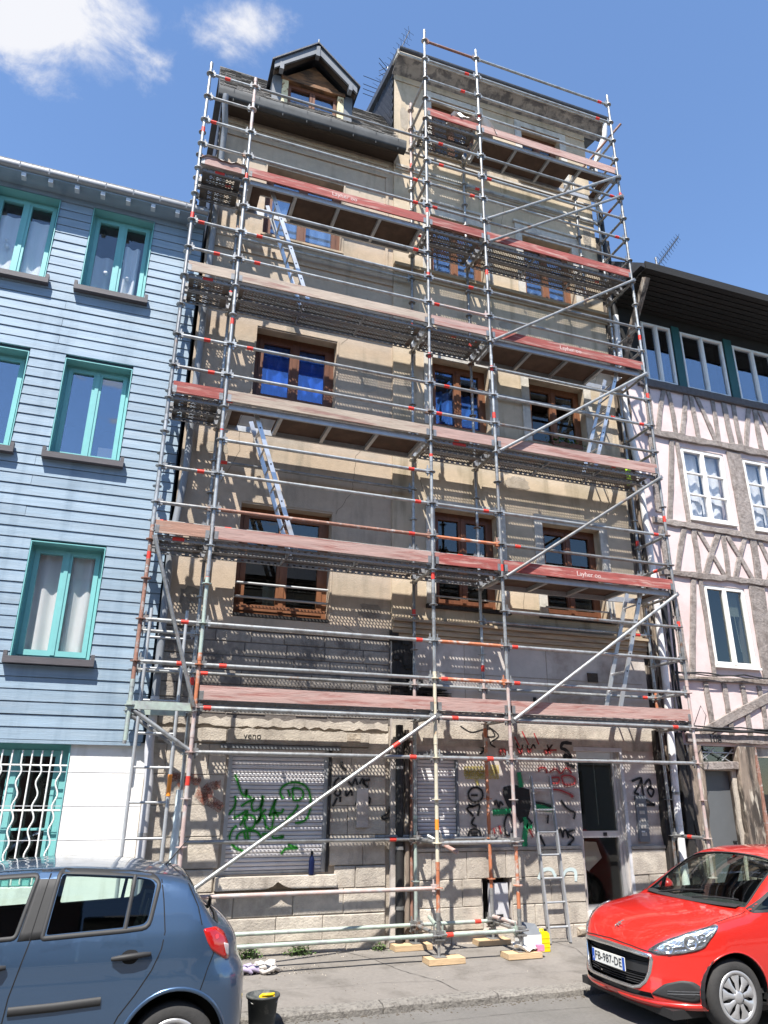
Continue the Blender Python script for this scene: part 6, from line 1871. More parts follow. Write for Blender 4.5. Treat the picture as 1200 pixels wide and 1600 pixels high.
# make the windscreen outline convex
WS_R = [(1.085, -.705), (1.030, -.48), (1.000, -.2), (1.000, .2), (1.030, .48), (1.085, .705), (1.66, .595), (1.705, .545), (1.735, .3), (1.742, 0), (1.735, -.3), (1.705, -.545), (1.66, -.595)]
cut(bm, WS_R, (0, 1), lambda c: c[2] > .9)
QW = rounded([(1.06, .965), (1.36, .975), (1.36, 1.115)], .015, 2)
FW = rounded([(1.385, .975), (2.28, .995), (2.34, 1.35), (2.0, 1.36), (1.72, 1.29), (1.385, 1.13)], [.02, .02, .02, .08, .08, .02], 3)
RW = rounded([(2.44, 1.00), (3.18, 1.03), (3.12, 1.30), (2.48, 1.36)], .03, 3)
for f in (near, far):
    for P in (QW, FW, RW): cut(bm, P, (0, 2), lambda c, f=f: f(c) and c[2] > .9)
uw, rw, rwell = .735, .303, .355
arch = [(uw + rwell * math.cos(2 * math.pi * i / 28), rw + rwell * math.sin(2 * math.pi * i / 28)) for i in range(28)]
arch2 = [(p[0] + 2.54, p[1]) for p in arch]
for f in (near, far):
    for P in (arch, arch2): cut(bm, P, (0, 2), lambda c, f=f: abs(c[1]) > .45 and f(c))
# grille mouth and fog recess
MOUTH = [(-.50, .575), (-.455, .40), (-.36, .335), (.36, .335), (.455, .40), (.50, .575), (.40, .603), (0, .62), (-.40, .603)]
cut(bm, MOUTH, (1, 2), lambda c: c[0] < .5)
LOW = [(-.52, .265), (.52, .265), (.50, .31), (-.50, .31)]
cut(bm, LOW, (1, 2), lambda c: c[0] < .5)
car.skin(bm, m_red, m_trim)
car.panel('windscreen', 'top', WS_R, g_car, -.004, 0, st=.06)
car.strip('windscreen_seal', 'top', WS_R, .022, m_slush, .002, closed=True)
for sg in (-1, 1):
    car.panel('quarter_glass', 'side', QW, g_car, -.006, 0, sg); car.panel('side_window', 'side', FW, g_car, -.006, 0, sg); car.panel('side_window', 'side', RW, g_car, -.006, 0, sg)
    for P in (QW, FW, RW): car.strip('window_seal', 'side', P, .020, m_slush, .002, sg, closed=True)
    for uu in (uw, uw + 2.54):   # wheel wells
        q = MB(); n = 20; V = []
        for i in range(n + 1):
            a = math.pi * i / n - .15 * (1 - 2 * i / n)
            for yy in (.50, .84): V.append((uu + .365 * math.cos(a) + RO[0], sg * yy + RO[1], rw + .365 * math.sin(a) + RO[2]))
        q.add(V, [(2 * i, 2 * i + 1, 2 * i + 3, 2 * i + 2) for i in range(n)])
        q.add([(uu + .40 * math.cos(t) + RO[0], sg * .50 + RO[1], max(.02, rw + .40 * math.sin(t)) + RO[2]) for t in [2 * math.pi * i / 24 for i in range(24)]], [tuple(range(24))])
        q.build('wheel_well', m_black, rc)
    for uu in (uw, uw + 2.54): tyre_and_rim(car, uu, sg, .845, rw, .19, .205, m_silver, 9)
    car.strip('wheel_arch_lip', 'side', [(uw + .358 * math.cos(a), rw + .358 * math.sin(a)) for a in [math.pi * (1.06 - 1.12 * i / 24) for i in range(25)]], .014, m_red, .001, sg, h=.006)
    # doors, fender and bonnet shut lines
    car.strip('shut_line', 'side', [(1.30, .965), (1.32, .80), (1.31, .60), (1.25, .42), (1.24, .30)], .007, m_gap, .0012, sg)
    car.strip('shut_line', 'side', [(2.40, 1.36), (2.38, .95), (2.37, .45), (2.33, .28)], .007, m_gap, .0012, sg)
    car.strip('shut_line', 'side', [(1.24, .285), (2.33, .275)], .007, m_gap, .0012, sg)
    car.strip('door_handle', 'side', [(2.16, .86), (2.32, .865)], .035, m_red, .004, sg, h=.03)
    # lamp: reflector bowl, lens
    HL = rounded([(-.0, 0)] * 1, 0) if False else None
m_lampb = M('lamp_bezel', (.30, .31, .33), .25, .8, v=.2, s=30)
for sg in (-1, 1):
    # lamp outline on the front quarter, in (u, z) seen from the side
    LP = rounded([(.088, .640), (.12, .622), (.26, .640), (.40, .676), (.465, .705), (.52, .765), (.635, .862), (.63, .874), (.52, .852), (.38, .812), (.24, .755), (.15, .700)], .015, 2)
    hl_ = car.panel('headlamp', 'side', LP, m_reflect, .003, .02, sg, st=.03)
    car.panel('lamp_lens', 'side', LP, g_lamp, .010, .006, sg, parent=hl_, st=.03)
    for (uu_, zz, r_) in ((.36, .735, .062), (.20, .672, .042), (.46, .775, .034)):
        P = rb.side(np.array([uu_]), np.array([zz]), sg)[0]
        q = MB(); lathe(q, [(r_, .0), (r_ * .97, .007), (r_ * .80, .002), (r_ * .5, -.004), (.012, -.006), (.010, .004), (0, .005)], (0, 0, 0), 20, 0, 'y')
        nv = car.normal(np.array([P]))[0]; mt = Vector(nv).to_track_quat('Y', 'Z').to_matrix()
        q.v = [tuple(Vector(P) + Vector(nv) * .006 + mt @ Vector(v) + Vector(RO)) for v in q.v]
        q.build('lamp_bowl', m_chrome if r_ > .04 else m_lampb, hl_)
    car.strip('lamp_blade', 'side', [(.15, .66), (.30, .69), (.42, .72), (.50, .775), (.58, .835)], .016, m_chrome, .008, sg, parent=hl_)
    if sg < 0: car.strip('lamp_trim', 'side', LP, .007, m_slush, .003, sg, closed=True, parent=hl_)
    FG = rounded([(sg * .50, .300), (sg * .76, .265), (sg * .80, .300), (sg * .795, .375), (sg * .755, .430), (sg * .70, .435), (sg * .60, .395)], .02, 3)
    fg = car.panel('fog_lamp_surround', 'front', FG, m_slush, .004, .02, st=.03)
    FI = rounded([(sg * .64, .315), (sg * .755, .300), (sg * .765, .375), (sg * .71, .392), (sg * .655, .36)], .02, 3)
    car.panel('fog_recess', 'front', FI, m_black, .007, 0, st=.03, parent=fg)
    for zz in (.335, .355): car.strip('fog_blade', 'front', [(sg * .62, zz - .012), (sg * .775, zz)], .006, m_lampb, .010, parent=fg)
# bonnet shut line and edges
car.strip('bonnet_line', 'top', [(.60, -.775), (.80, -.765), (1.04, -.755)], .007, m_gap, .0012); car.strip('bonnet_line', 'top', [(.60, .775), (.80, .765), (1.04, .755)], .007, m_gap, .0012)
car.strip('bonnet_edge', 'front', [(-.50, .632), (-.3, .652), (0, .664), (.3, .652), (.50, .632)], .009, m_gap, .0014)
# grille: mesh backing, satin frame, plate carrier
q = MB(); q.add([(.22 + RO[0], y + RO[1], z + RO[2]) for y, z in MOUTH], [tuple(range(len(MOUTH)))]); gp = q.build('grille', m_slush, rc)
q = MB()
for z in (.575, .560, .545, .43, .41, .39, .37, .352):
    ww = .47 - max(0, (.42 - z)) * 1.1
    P = rb.front(np.array([-ww, -ww * .5, 0, ww * .5, ww]), np.array([z] * 5))
    q.path([(p[0] + .045 + RO[0], p[1] + RO[1], p[2] + RO[2]) for p in P], .006, 6)
q.build('grille_bar', m_black, gp)
fr = car.strip('grille_frame', 'front', [(0, .628), (-.30, .621), (-.505, .602), (-.515, .575), (-.49, .47), (-.455, .395), (-.40, .345), (-.33, .325), (.33, .325), (.40, .345), (.455, .395), (.49, .47), (.515, .575), (.505, .602), (.30, .621)], .030, m_chrome, .002, closed=True, h=.010, parent=gp)
car.strip('grille_top_band', 'front', [(-.49, .598), (-.3, .612), (0, .618), (.3, .612), (.49, .598)], .034, m_chrome, .004, h=.008, parent=gp)
P = rb.front(np.array([-.5, -.25, 0, .25, .5]), np.array([.49] * 5))
q = MB(); V = []
for p in rb.front(np.linspace(-.47, .47, 13), np.full(13, .53)): V += [(p[0] + .030, p[1], .535), (p[0] + .028, p[1], .445)]
q.add(car.W(V), [(2 * i, 2 * i + 1, 2 * i + 3, 2 * i + 2) for i in range(12)], 0, True); q.build('plate_carrier', m_slush, gp)
# number plate
px = -.022
q = MB(); q.box(px + RO[0], -.26 + RO[1], .437 + RO[2], px + .008 + RO[0], .26 + RO[1], .547 + RO[2]); npl = q.build('number_plate', m_plate, rc)
q = MB(); q.box(px - .001 + RO[0], .222 + RO[1], .438 + RO[2], px + .002 + RO[0], .259 + RO[1], .546 + RO[2]); q.box(px - .001 + RO[0], -.259 + RO[1], .438 + RO[2], px + .002 + RO[0], -.222 + RO[1], .546 + RO[2]); each(q, 'plate_band', m_plateb, npl)
me = text_mesh('FB-987-DE', .098, .0008, m_black)
lt = link('plate_letters', me, npl, (px - .002 + RO[0], 0 + RO[1], .492 + RO[2])); lt.rotation_euler = (math.pi / 2, 0, -math.pi / 2)
for sx_, tx_ in ((.24, 'F'),):
    o = link('plate_letters', text_mesh(tx_, .03, .0006, m_white), npl, (px - .002 + RO[0], sx_ + RO[1], .462 + RO[2])); o.rotation_euler = (math.pi / 2, 0, -math.pi / 2)
# badge: a small standing shape on the bonnet tip
P = rb.over(np.array([.125]), np.array([.0]))[0]
q = MB()
K = 1.7
for a, b_, w_ in (((-.020, .005), (.006, .045), .010), ((.006, .045), (.020, .052), .009), ((-.004, .028), (.022, .026), .008), ((-.012, .014), (.014, .008), .008), ((-.020, .005), (-.006, -.012), .008), ((.0, .03), (-.018, .034), .006)):
    q.bar((P[0] - .010 + RO[0] + a[1] * K * .75, P[1] + RO[1] - a[0] * K, P[2] + .012 + RO[2] + a[1] * K * .62), (P[0] - .010 + RO[0] + b_[1] * K * .75, P[1] + RO[1] - b_[0] * K, P[2] + .012 + RO[2] + b_[1] * K * .62), w_, w_)
q.build('badge', m_chrome, rc)
# lower lip and dark chin
car.strip('front_lip', 'front', [(-.78, .235), (-.5, .225), (0, .222), (.5, .225), (.78, .235)], .045, m_red, .004, h=.014)
q = MB(); V = []
for p in rb.front(np.linspace(-.60, .60, 21), np.full(21, .235)): V += [(p[0] + .10, p[1], .225), (p[0] + .16, p[1], .125)]
q.add(car.W(V), [(2 * i, 2 * i + 1, 2 * i + 3, 2 * i + 2) for i in range(20)], 0, True); q.build('air_dam', m_slush, rc)
q = MB(); V = []
for p in rb.front(np.linspace(-.52, .52, 15), np.full(15, .29)): V += [(p[0] + .05, p[1], .318), (p[0] + .05, p[1], .255)]
q.add(car.W(V), [(2 * i, 2 * i + 1, 2 * i + 3, 2 * i + 2) for i in range(14)]); q.build('lower_intake', m_black, rc)
# wipers, cowl, mirror, cabin
q = MB(); V = []
for y in np.linspace(-.66, .66, 15):
    a = rb.over(np.array([1.0 + .10 * (abs(y) / .7) ** 2]), np.array([y]))[0]; V += [(a[0] - .075, y, a[2] - .012), (a[0] + .01, y, a[2] + .006)]
q.add(car.W(V), [(2 * i, 2 * i + 1, 2 * i + 3, 2 * i + 2) for i in range(14)]); q.build('wiper_cowl', m_slush, rc)
for y0_, y1_, u1 in ((.45, -.12, 1.12), (-.08, -.60, 1.12)):
    a = rb.over(np.array([1.01]), np.array([y0_]))[0]; e = rb.over(np.array([u1]), np.array([y1_]))[0]; m_ = rb.over(np.array([(1.01 + u1) / 2]), np.array([(y0_ + y1_) / 2]))[0]
    q = MB(); q.path(car.W([(a[0], a[1], a[2] + .01), (m_[0], m_[1], m_[2] + .022), (e[0], e[1], e[2] + .014)]), .008, 6); q.build('wiper', m_black, rc)
for sg in (-1, 1):
    q = MB(); c = Vector((1.50, sg * .935, 1.0)) + Vector(RO)
    n, m_ = 14, 8; V = []
    for i in range(m_ + 1):
        f_ = -math.pi / 2 + math.pi * i / m_
        for j in range(n):
            t = 2 * math.pi * j / n
            V.append((c.x + .075 * math.cos(f_) * math.cos(t), c.y + .105 * math.sin(f_), c.z + .075 * math.cos(f_) * math.sin(t)))
    q.add(V, [(i * n + j, i * n + (j + 1) % n, (i + 1) * n + (j + 1) % n, (i + 1) * n + j) for i in range(m_) for j in range(n)], 0, True)
    mr = q.build('door_mirror', m_red, rc)
    MB().bar((c.x - .03, c.y - sg * .14, c.z - .055), (c.x, c.y - sg * .05, c.z - .04), .07, .035).build('mirror_foot', m_slush, mr)
q = MB(); q.prism([(1.02, .62), (1.05, .86), (1.30, .93), (1.62, .94), (1.72, .86), (1.72, .62)], -.66, .66, 'y'); q.v = [tuple(Vector(v) + Vector(RO)) for v in q.v]; q.build('dashboard', m_dash, rc)
q = MB(); c = Vector((1.80, -.36, .93)) + Vector(RO)
q.path([(c.x + .05 * math.sin(t) * 1, c.y + .18 * math.cos(t), c.z + .17 * math.sin(t)) for t in [2 * math.pi * i / 20 for i in range(20)]], .014, 8, 0, True); q.build('steering_wheel', m_black, rc)
MB().box(1.70 + RO[0], -.11 + RO[1], 1.285 + RO[2], 1.72 + RO[0], .11 + RO[1], 1.345 + RO[2]).build('rear_view_mirror', m_black, rc)
for y in (-.37, .37): seat(car, 1.78, y)
seat(car, 2.65, -.3); seat(car, 2.65, .3)
MB().box(.9 + RO[0], -.78 + RO[1], .30 + RO[2], 3.6 + RO[0], .78 + RO[1], .34 + RO[2]).build('cabin_floor', m_trim, rc)
MB().box(.12 + RO[0], -.70 + RO[1], .14 + RO[2], 3.85 + RO[0], .70 + RO[1], .21 + RO[2]).build('underbody', m_black, rc)
q = MB(); P = dens(rounded([(1.39, .80), (1.47, .775), (1.70, .80), (1.70, .90), (1.50, .90), (1.42, .89)], .03, 3), .03)
hs = car.panel('heart_sticker', 'side', rounded([(1.40, .885), (1.385, .84), (1.43, .775), (1.49, .765), (1.62, .80), (1.70, .87), (1.60, .905), (1.50, .88), (1.44, .905)], .03, 3), m_plate, .0025, 0, -1, st=.03)

# ---------------------------------------------------------------- blue hatchback (rear half, side view)
BO = (-6.63, -1.79, -.17)
bc = thing('car', (BO[0] + 2.0, BO[1], BO[2]), 'dark steel blue small hatchback parked before the blue house, its red tail lamp showing', 'car', 'cars parked along the kerb')
top = crv([(-.02, .68), (.1, .74), (.4, .88), (.9, 1.01), (1.05, 1.06), (1.4, 1.28), (1.75, 1.46), (2.1, 1.535), (2.5, 1.545), (2.9, 1.525), (3.2, 1.49), (3.40, 1.455), (3.455, 1.41), (3.56, 1.27), (3.66, 1.155), (3.76, 1.10), (3.86, 1.04), (4.02, .95)])
crw = crv([(0, .13), (.9, .1), (1.4, .1), (2.0, .075), (3.2, .085), (3.6, .10), (4, .12)])
hw = crv([(-.1, .78), (.3, .83), (.8, .855), (2.4, .862), (3.0, .862), (3.4, .868), (3.7, .845), (4.05, .77)])
def half_b(u, z):
    belt = 1.05
    w = hw(u) - .05 * np.clip((.66 - z) / .46, 0, 1) ** 2 - .022 * np.clip((z - .70) / (belt - .70), 0, 1) ** 2
    w = w + .010 * np.exp(-((z - .935) / .045) ** 2) * np.clip((3.6 - u) / .3, 0, 1)
    return w - .36 * np.maximum(z - belt, 0) - .06 * np.maximum(z - belt, 0) ** 2
def nose_b(y, z):
    a = np.abs(y) / .86
    return .40 * a ** 4 + .10 * a ** 2 + .5 * np.maximum(z - .6, 0) ** 2
def tail_b(y, z):
    a = np.abs(y) / .86
    return 3.965 - .30 * a ** 6 - .05 * a ** 2 - .035 * np.exp(-((z - .86) / .10) ** 2) - .35 * np.maximum(z - .78, 0) - .04 * np.maximum(.45 - z, 0)
bb = Body(top, crw, half_b, nose_b, tail_b, lambda u: .20 + 0 * u, .075, .14, .10)
bm = bb.grid(.8, 3.30, .62, 90, 120, 40)
car = Car(bb, BO, bc)
DW = rounded([(2.43, 1.105), (2.955, 1.13), (2.995, 1.455), (2.475, 1.487)], [.02, .008, .008, .03], 3)
QG = rounded([(2.985, 1.130), (3.125, 1.145), (3.165, 1.40), (3.13, 1.432), (3.022, 1.452)], [.008, .05, .06, .03, .008], 3)
FD = rounded([(1.38, 1.06), (2.23, 1.095), (2.31, 1.485), (1.95, 1.47), (1.70, 1.37), (1.40, 1.14)], .03, 3)
for f in (near, far):
    for P in (DW, QG, FD): cut(bm, P, (0, 2), lambda c, f=f: f(c) and c[2] > .95)
WSB = [(1.15, -.66), (1.09, -.3), (1.09, .3), (1.15, .66), (1.66, .56), (1.72, .3), (1.72, -.3), (1.66, -.56)]
cut(bm, WSB, (0, 1), lambda c: c[2] > .95)
RWB = [(3.465, -.50), (3.452, -.2), (3.452, .2), (3.465, .50), (3.67, .63), (3.70, .3), (3.705, 0), (3.70, -.3), (3.67, -.63)]
cut(bm, RWB, (0, 1), lambda c: c[2] > 1.05)
uw, rw, rwell = 3.385, .315, .375
arch = [(uw + rwell * math.cos(2 * math.pi * i / 30), rw + .02 + rwell * math.sin(2 * math.pi * i / 30)) for i in range(30)]
arch2 = [(p[0] - 2.575, p[1]) for p in arch]
for f in (near, far):
    for P in (arch, arch2): cut(bm, P, (0, 2), lambda c, f=f: abs(c[1]) > .45 and f(c))
car.skin(bm, m_blu, m_trim)
car.panel('windscreen', 'top', WSB, g_car, -.004, 0, st=.06); car.panel('rear_window', 'top', RWB, g_car, -.004, 0, st=.05)
car.strip('rear_window_seal', 'top', RWB, .03, m_slush, .002, closed=True)
for sg in (-1, 1):
    for P in (DW, QG, FD): car.panel('side_window', 'side', P, g_car, -.006, 0, sg)
    # one black rubber surround round door glass and quarter glass
    car.strip('window_seal', 'side', rounded([(2.405, 1.085), (2.96, 1.108), (3.14, 1.122), (3.195, 1.41), (3.15, 1.452), (3.00, 1.475), (2.46, 1.507)], [.02, .02, .05, .06, .04, .02, .03], 3), .032, m_slush, .003, sg, closed=True, h=.003)
    car.strip('window_seal', 'side', FD, .030, m_slush, .003, sg, closed=True, h=.003)
    car.strip('window_divider', 'side', [(2.972, 1.12), (3.008, 1.462)], .030, m_slush, .003, sg, h=.004)
    car.panel('door_pillar_trim', 'side', [(2.245, 1.075), (2.415, 1.083), (2.468, 1.508), (2.325, 1.510)], m_slush, .002, .006, sg)
    car.strip('pillar_joint', 'side', [(2.325, 1.08), (2.395, 1.51)], .006, m_gap, .0032, sg)
    car.strip('shut_line', 'side', [(2.40, 1.53), (2.335, 1.09), (2.30, .95), (2.25, .74), (2.22, .45), (2.22, .30)], .008, m_gap, .0014, sg)
    car.strip('shut_line', 'side', [(3.20, 1.475), (3.235, 1.30), (3.262, 1.09), (3.245, .98), (3.19, .85), (3.09, .70), (2.99, .575), (2.93, .45), (2.90, .30)], .008, m_gap, .0014, sg)
    car.strip('shut_line', 'side', [(2.22, .30), (2.90, .30)], .008, m_gap, .0014, sg)
    car.strip('bumper_line', 'side', [(3.645, .935), (3.60, .83), (3.555, .70)], .007, m_tailw if False else m_gap, .0014, sg)
    car.strip('tailgate_line', 'side', [(3.30, 1.485), (3.40, 1.43), (3.50, 1.24), (3.535, 1.12)], .007, m_gap, .0014, sg)
    car.strip('rubbing_strip', 'side', [(2.26, .655), (2.55, .662), (2.86, .678)], .058, m_slush, .003, sg, h=.012)
    car.strip('rubbing_strip', 'side', [(1.10, .62), (1.6, .635), (2.20, .652)], .058, m_slush, .003, sg, h=.012)
    hd = car.panel('handle_recess', 'side', rounded([(2.955, .955), (2.985, .90), (3.06, .895), (3.10, .945), (3.07, .985), (3.0, .99)], .03, 3), m_gap, .0015, 0, sg, st=.02)
    P = bb.side(np.array([2.90, 2.95, 3.03, 3.12, 3.17]), np.array([.938, .945, .952, .958, .957]), sg)
    q = MB(); q.path(car.W([(p[0], p[1] + sg * d, p[2]) for p, d in zip(P, (.010, .030, .034, .030, .010))]), [.014, .019, .020, .019, .014], 10); q.build('door_handle', m_slush, hd)
    P = bb.side(np.array([1.95, 2.0, 2.08, 2.16, 2.20]), np.array([.905, .912, .92, .926, .925]), sg)
    q = MB(); q.path(car.W([(p[0], p[1] + sg * d, p[2]) for p, d in zip(P, (.010, .030, .034, .030, .010))]), [.014, .019, .020, .019, .014], 10); q.build('door_handle', m_slush, bc)
    for uu in (uw, uw - 2.575):
        q = MB(); n = 22; V = []
        for i in range(n + 1):
            a = math.pi * i / n - .2 * (1 - 2 * i / n)
            for yy in (.48, .845): V.append((uu + .385 * math.cos(a) + BO[0], sg * yy + BO[1], rw + .02 + .385 * math.sin(a) + BO[2]))
        q.add(V, [(2 * i, 2 * i + 1, 2 * i + 3, 2 * i + 2) for i in range(n)])
        q.add([(uu + .42 * math.cos(t) + BO[0], sg * .48 + BO[1], max(.02, rw + .42 * math.sin(t)) + BO[2]) for t in [2 * math.pi * i / 24 for i in range(24)]], [tuple(range(24))])
        q.build('wheel_well', m_black, bc)
    for uu in (uw, uw - 2.575): tyre_and_rim(car, uu, sg, .835, rw, .19, .21, m_silver, 9)
    car.strip('wheel_arch_lip', 'side', [(uw + .385 * math.cos(a), rw + .02 + .385 * math.sin(a)) for a in [math.pi * (1.05 - 1.1 * i / 26) for i in range(27)]], .030, m_blu, .001, sg, h=.010)
    # tail lamp wraps the corner: built as a patch in (u, z) on the flank
    TL = rounded([(3.545, 1.095), (3.645, 1.098), (3.72, 1.05), (3.765, .96), (3.768, .865), (3.735, .872), (3.625, .945), (3.585, 1.005)], .02, 3)
    tl = car.panel('tail_lamp', 'side', TL, m_tail, .005, .02, sg, st=.025)
    car.panel('clear_segment', 'side', rounded([(3.715, .985), (3.762, .965), (3.766, .885), (3.745, .90)], .012, 3), m_tailw, .008, .004, sg, parent=tl, st=.02)
    car.panel('bulb_glow', 'side', rounded([(3.64, 1.045), (3.665, 1.05), (3.675, 1.02), (3.65, 1.012)], .012, 3), M('bright_red_prism', (.75, .03, .02), .1, v=.1, coat=1.0), .0065, 0, sg, parent=tl, st=.02)
car.strip('roof_joint', 'top', [(1.8, -.575), (2.4, -.60), (3.1, -.585), (3.36, -.55)], .014, m_gap, .0015); car.strip('roof_joint', 'top', [(1.8, .575), (2.4, .60), (3.1, .585), (3.36, .55)], .014, m_gap, .0015)
P = bb.over(np.array([3.27]), np.array([.0]))[0]
q = MB(); q.path(car.W([(P[0], P[1], P[2]), (P[0] + .03, P[1], P[2] + .02), (P[0] + .20, P[1], P[2] + .22)]), [.018, .008, .003], 8); q.build('roof_aerial', m_black, bc)
P = bb.over(np.array([3.63]), np.array([.0]))[0]
q = MB(); q.path(car.W([(P[0] + .05, P[1], P[2] - .03), (P[0] + .05, P[1] - .06, P[2] + .03), (P[0], P[1] - .3, P[2] + .07)]), [.02, .012, .006], 8); q.build('rear_wiper', m_black, bc)
for y in (-.37, .37): seat(car, 1.72, y, .50)
seat(car, 2.55, -.3, .50, h=.50); seat(car, 2.55, .3, .50, h=.50)
q = MB(); q.box(3.20, -.62, 1.03, 3.62, .62, 1.045); q.v = [tuple(Vector(v) + Vector(BO)) for v in q.v]; q.build('parcel_shelf', m_trim, bc)
q = MB(); q.prism([(1.0, .62), (1.05, .92), (1.35, 1.0), (1.62, 1.0), (1.70, .90), (1.70, .62)], -.66, .66, 'y'); q.v = [tuple(Vector(v) + Vector(BO)) for v in q.v]; q.build('dashboard', m_dash, bc)
MB().box(.9 + BO[0], -.78 + BO[1], .30 + BO[2], 3.7 + BO[0], .78 + BO[1], .34 + BO[2]).build('cabin_floor', m_trim, bc)
MB().box(.12 + BO[0], -.70 + BO[1], .14 + BO[2], 3.88 + BO[0], .70 + BO[1], .21 + BO[2]).build('underbody', m_black, bc)

bc.location = (-4.598, -2.103, -.083); bc.scale = (.957, .957, .957)
# ================================================================== small things
# timber sole pads under the four visible base jacks
SG = 'timber pads under the scaffold jacks'
for x0, y, lab, L, t in ((-.17, 0.0, 'sawn timber pad nearest the kerb, under the pale yellow front scaffold leg', .46, 0), (.86, .0, 'thick sawn timber pad with crumpled white paper on it, next to the white carton', .46, 1),
                      (-.32, .73, 'sawn timber pad close to the wall, beside the foot of the black downpipe', .50, 0), (.83, .73, 'sawn timber pad at the rear beneath the orange leg by the meter cupboard', .46, 0)):
    g = gz(y); q = MB()
    q.box(x0, y - .11, g + .003, x0 + L, y + .11, g + .064)
    o = q.build('sole_pad', m_sole, None, (x0 + L / 2, y, g)); tag(o, lab, 'timber block', SG)
# blue bottle on the shutter sill
q = MB(); c = (-1.375, .82, .905)
lathe(q, [(0, .0), (.036, .002), (.037, .02), (.037, .16), (.034, .19), (.018, .225), (.0155, .235)], c, 16)
bt = q.build('bottle', M('midnight_blue_bottle', (.008, .014, .055), .3, .3, v=.05), None, c); tag(bt, 'dark blue drinking bottle standing on the shutter sill', 'bottle')
q = MB(); lathe(q, [(.0155, .236), (.019, .237), (.019, .27), (.012, .278), (0, .279)], c, 14); q.build('cap', m_black, bt)
# bucket with a yellow-handled trowel
c = (-2.36, -1.47, ZR)
q = MB(); lathe(q, [(0, .003), (.105, .003), (.11, .01), (.138, .265), (.152, .268), (.152, .285), (.142, .288), (.134, .285), (.107, .015), (0, .014)], c, 28)
bk = q.build('bucket', M('dark_grey_rubber', (.045, .05, .05), .7, v=.2, c2=(.14, .14, .13), c2s=9, c2t=.6), None, c); tag(bk, 'dark grey builder\'s bucket at the kerb behind the blue car', 'bucket')
q = MB(); q.path([(c[0] - .15, c[1], c[2] + .27), (c[0] - .11, c[1] - .08, c[2] + .235), (c[0], c[1] - .12, c[2] + .22), (c[0] + .11, c[1] - .08, c[2] + .235), (c[0] + .15, c[1], c[2] + .27)], .005, 6); q.build('bail_handle', m_galv, bk)
q = MB()
q.path([(c[0] - .035, c[1] - .05, c[2] + .275), (c[0] - .02, c[1] - .08, c[2] + .297), (c[0] + .06, c[1] - .09, c[2] + .297), (c[0] + .085, c[1] - .05, c[2] + .29)], .014, 10)
q.box(c[0] - .04, c[1] - .09, c[2] + .268, c[0] + .09, c[1] - .04, c[2] + .282)
tr = q.build('trowel', M('yellow_plastic', (.72, .50, .015), .45, v=.06), None, (c[0], c[1], c[2] + .28)); tag(tr, 'yellow plastic handle lying across the rim of the dark bucket', 'tool handle')
# heap of rags and rope
rr = random.Random(6)
m_rag = M('dusty_white_rag', (.52, .48, .44), .95, v=.15, s=20, bump=.4, bs=60)
m_rag2 = M('lilac_rag', (.36, .31, .43), .95, v=.2, s=20, bump=.4, bs=60)
c = (-2.07, .14, gz(.14))
hp = MB()
for k in range(7):
    a = rr.uniform(0, 6.28); pts = []
    cx, cy_, r0 = c[0] + rr.uniform(-.13, .13), c[1] + rr.uniform(-.10, .10), rr.uniform(.06, .12)
    for i in range(12):
        t = a + i * .5
        pts.append((cx + r0 * math.cos(t) * (1 + .3 * math.sin(3 * t)), cy_ + r0 * .8 * math.sin(t), c[2] + .03 + .022 * math.sin(2.3 * t + k) + .012 * k / 2))
    hp.path(pts, [.012 + .012 * abs(math.sin(i * 1.1 + k)) for i in range(12)], 7)
ho = hp.build('rag_heap', m_rag, None, c); tag(ho, 'crumpled heap of white and lilac rags on the pavement behind the blue car', 'rags')
h2 = MB()
for k in range(4):
    pts = []; cx, cy_ = c[0] - .10 + rr.uniform(-.09, .06), c[1] + rr.uniform(-.06, .08)
    for i in range(9):
        t = k + i * .7; pts.append((cx + .07 * math.cos(t), cy_ + .06 * math.sin(t), c[2] + .045 + .02 * math.sin(1.9 * t)))
    h2.path(pts, [.014 + .014 * abs(math.sin(i * 1.4 + k)) for i in range(9)], 7)
h2.build('lilac_cloth', m_rag2, ho)
# weeds at the foot of the wall
m_leaf = M('weed_leaf', (.075, .13, .035), .7, v=.25, s=30, v2=0, rnd=.1)
def weed(c, w, h, n, lab, sd):
    rr = random.Random(sd); q = MB()
    for i in range(n):
        x, y = c[0] + rr.gauss(0, w * .42), c[1] - abs(rr.gauss(0, .05))
        if abs(x - c[0]) > w: continue
        z = c[2] + rr.uniform(.0, h) * (1 - abs(x - c[0]) / w * .7)
        a = rr.uniform(0, 6.28); l = rr.uniform(.018, .042); wd = l * .35; tl = rr.uniform(-.5, .7)
        d = Vector((math.cos(a), math.sin(a), tl)); s_ = Vector((-math.sin(a), math.cos(a), 0)) * wd
        p = Vector((x, y, z))
        q.add([p, p + d * l * .5 + s_, p + d * l, p + d * l * .5 - s_], [(0, 1, 2, 3)])
    o = q.build('foliage', m_leaf, None, c)
    o.name = 'weed'; WL[o.name] = Vector(c)
    tag(o, lab, 'weed', 'weeds along the foot of the beige house')
    st = MB()
    for i in range(9):
        x = c[0] + rr.uniform(-w * .6, w * .6)
        st.tube((x, c[1] - .01, c[2] - .01), (x + rr.uniform(-.04, .04), c[1] - rr.uniform(.02, .08), c[2] + rr.uniform(.3, .95) * h), .003, 5)
    st.build('stem', M('weed_stem', (.10, .12, .05), .8), o)
weed((-2.12, .84, gz(.84)), .20, .16, 420, 'low bushy weed by the wall, the one nearest the blue car', 1)
weed((-1.49, .84, gz(.84)), .19, .13, 330, 'low weed at the wall base under the broken shutter sill', 2)
weed((-.46, .84, gz(.84)), .11, .09, 120, 'small weed beside the black downpipe at the foot of the wall', 3)
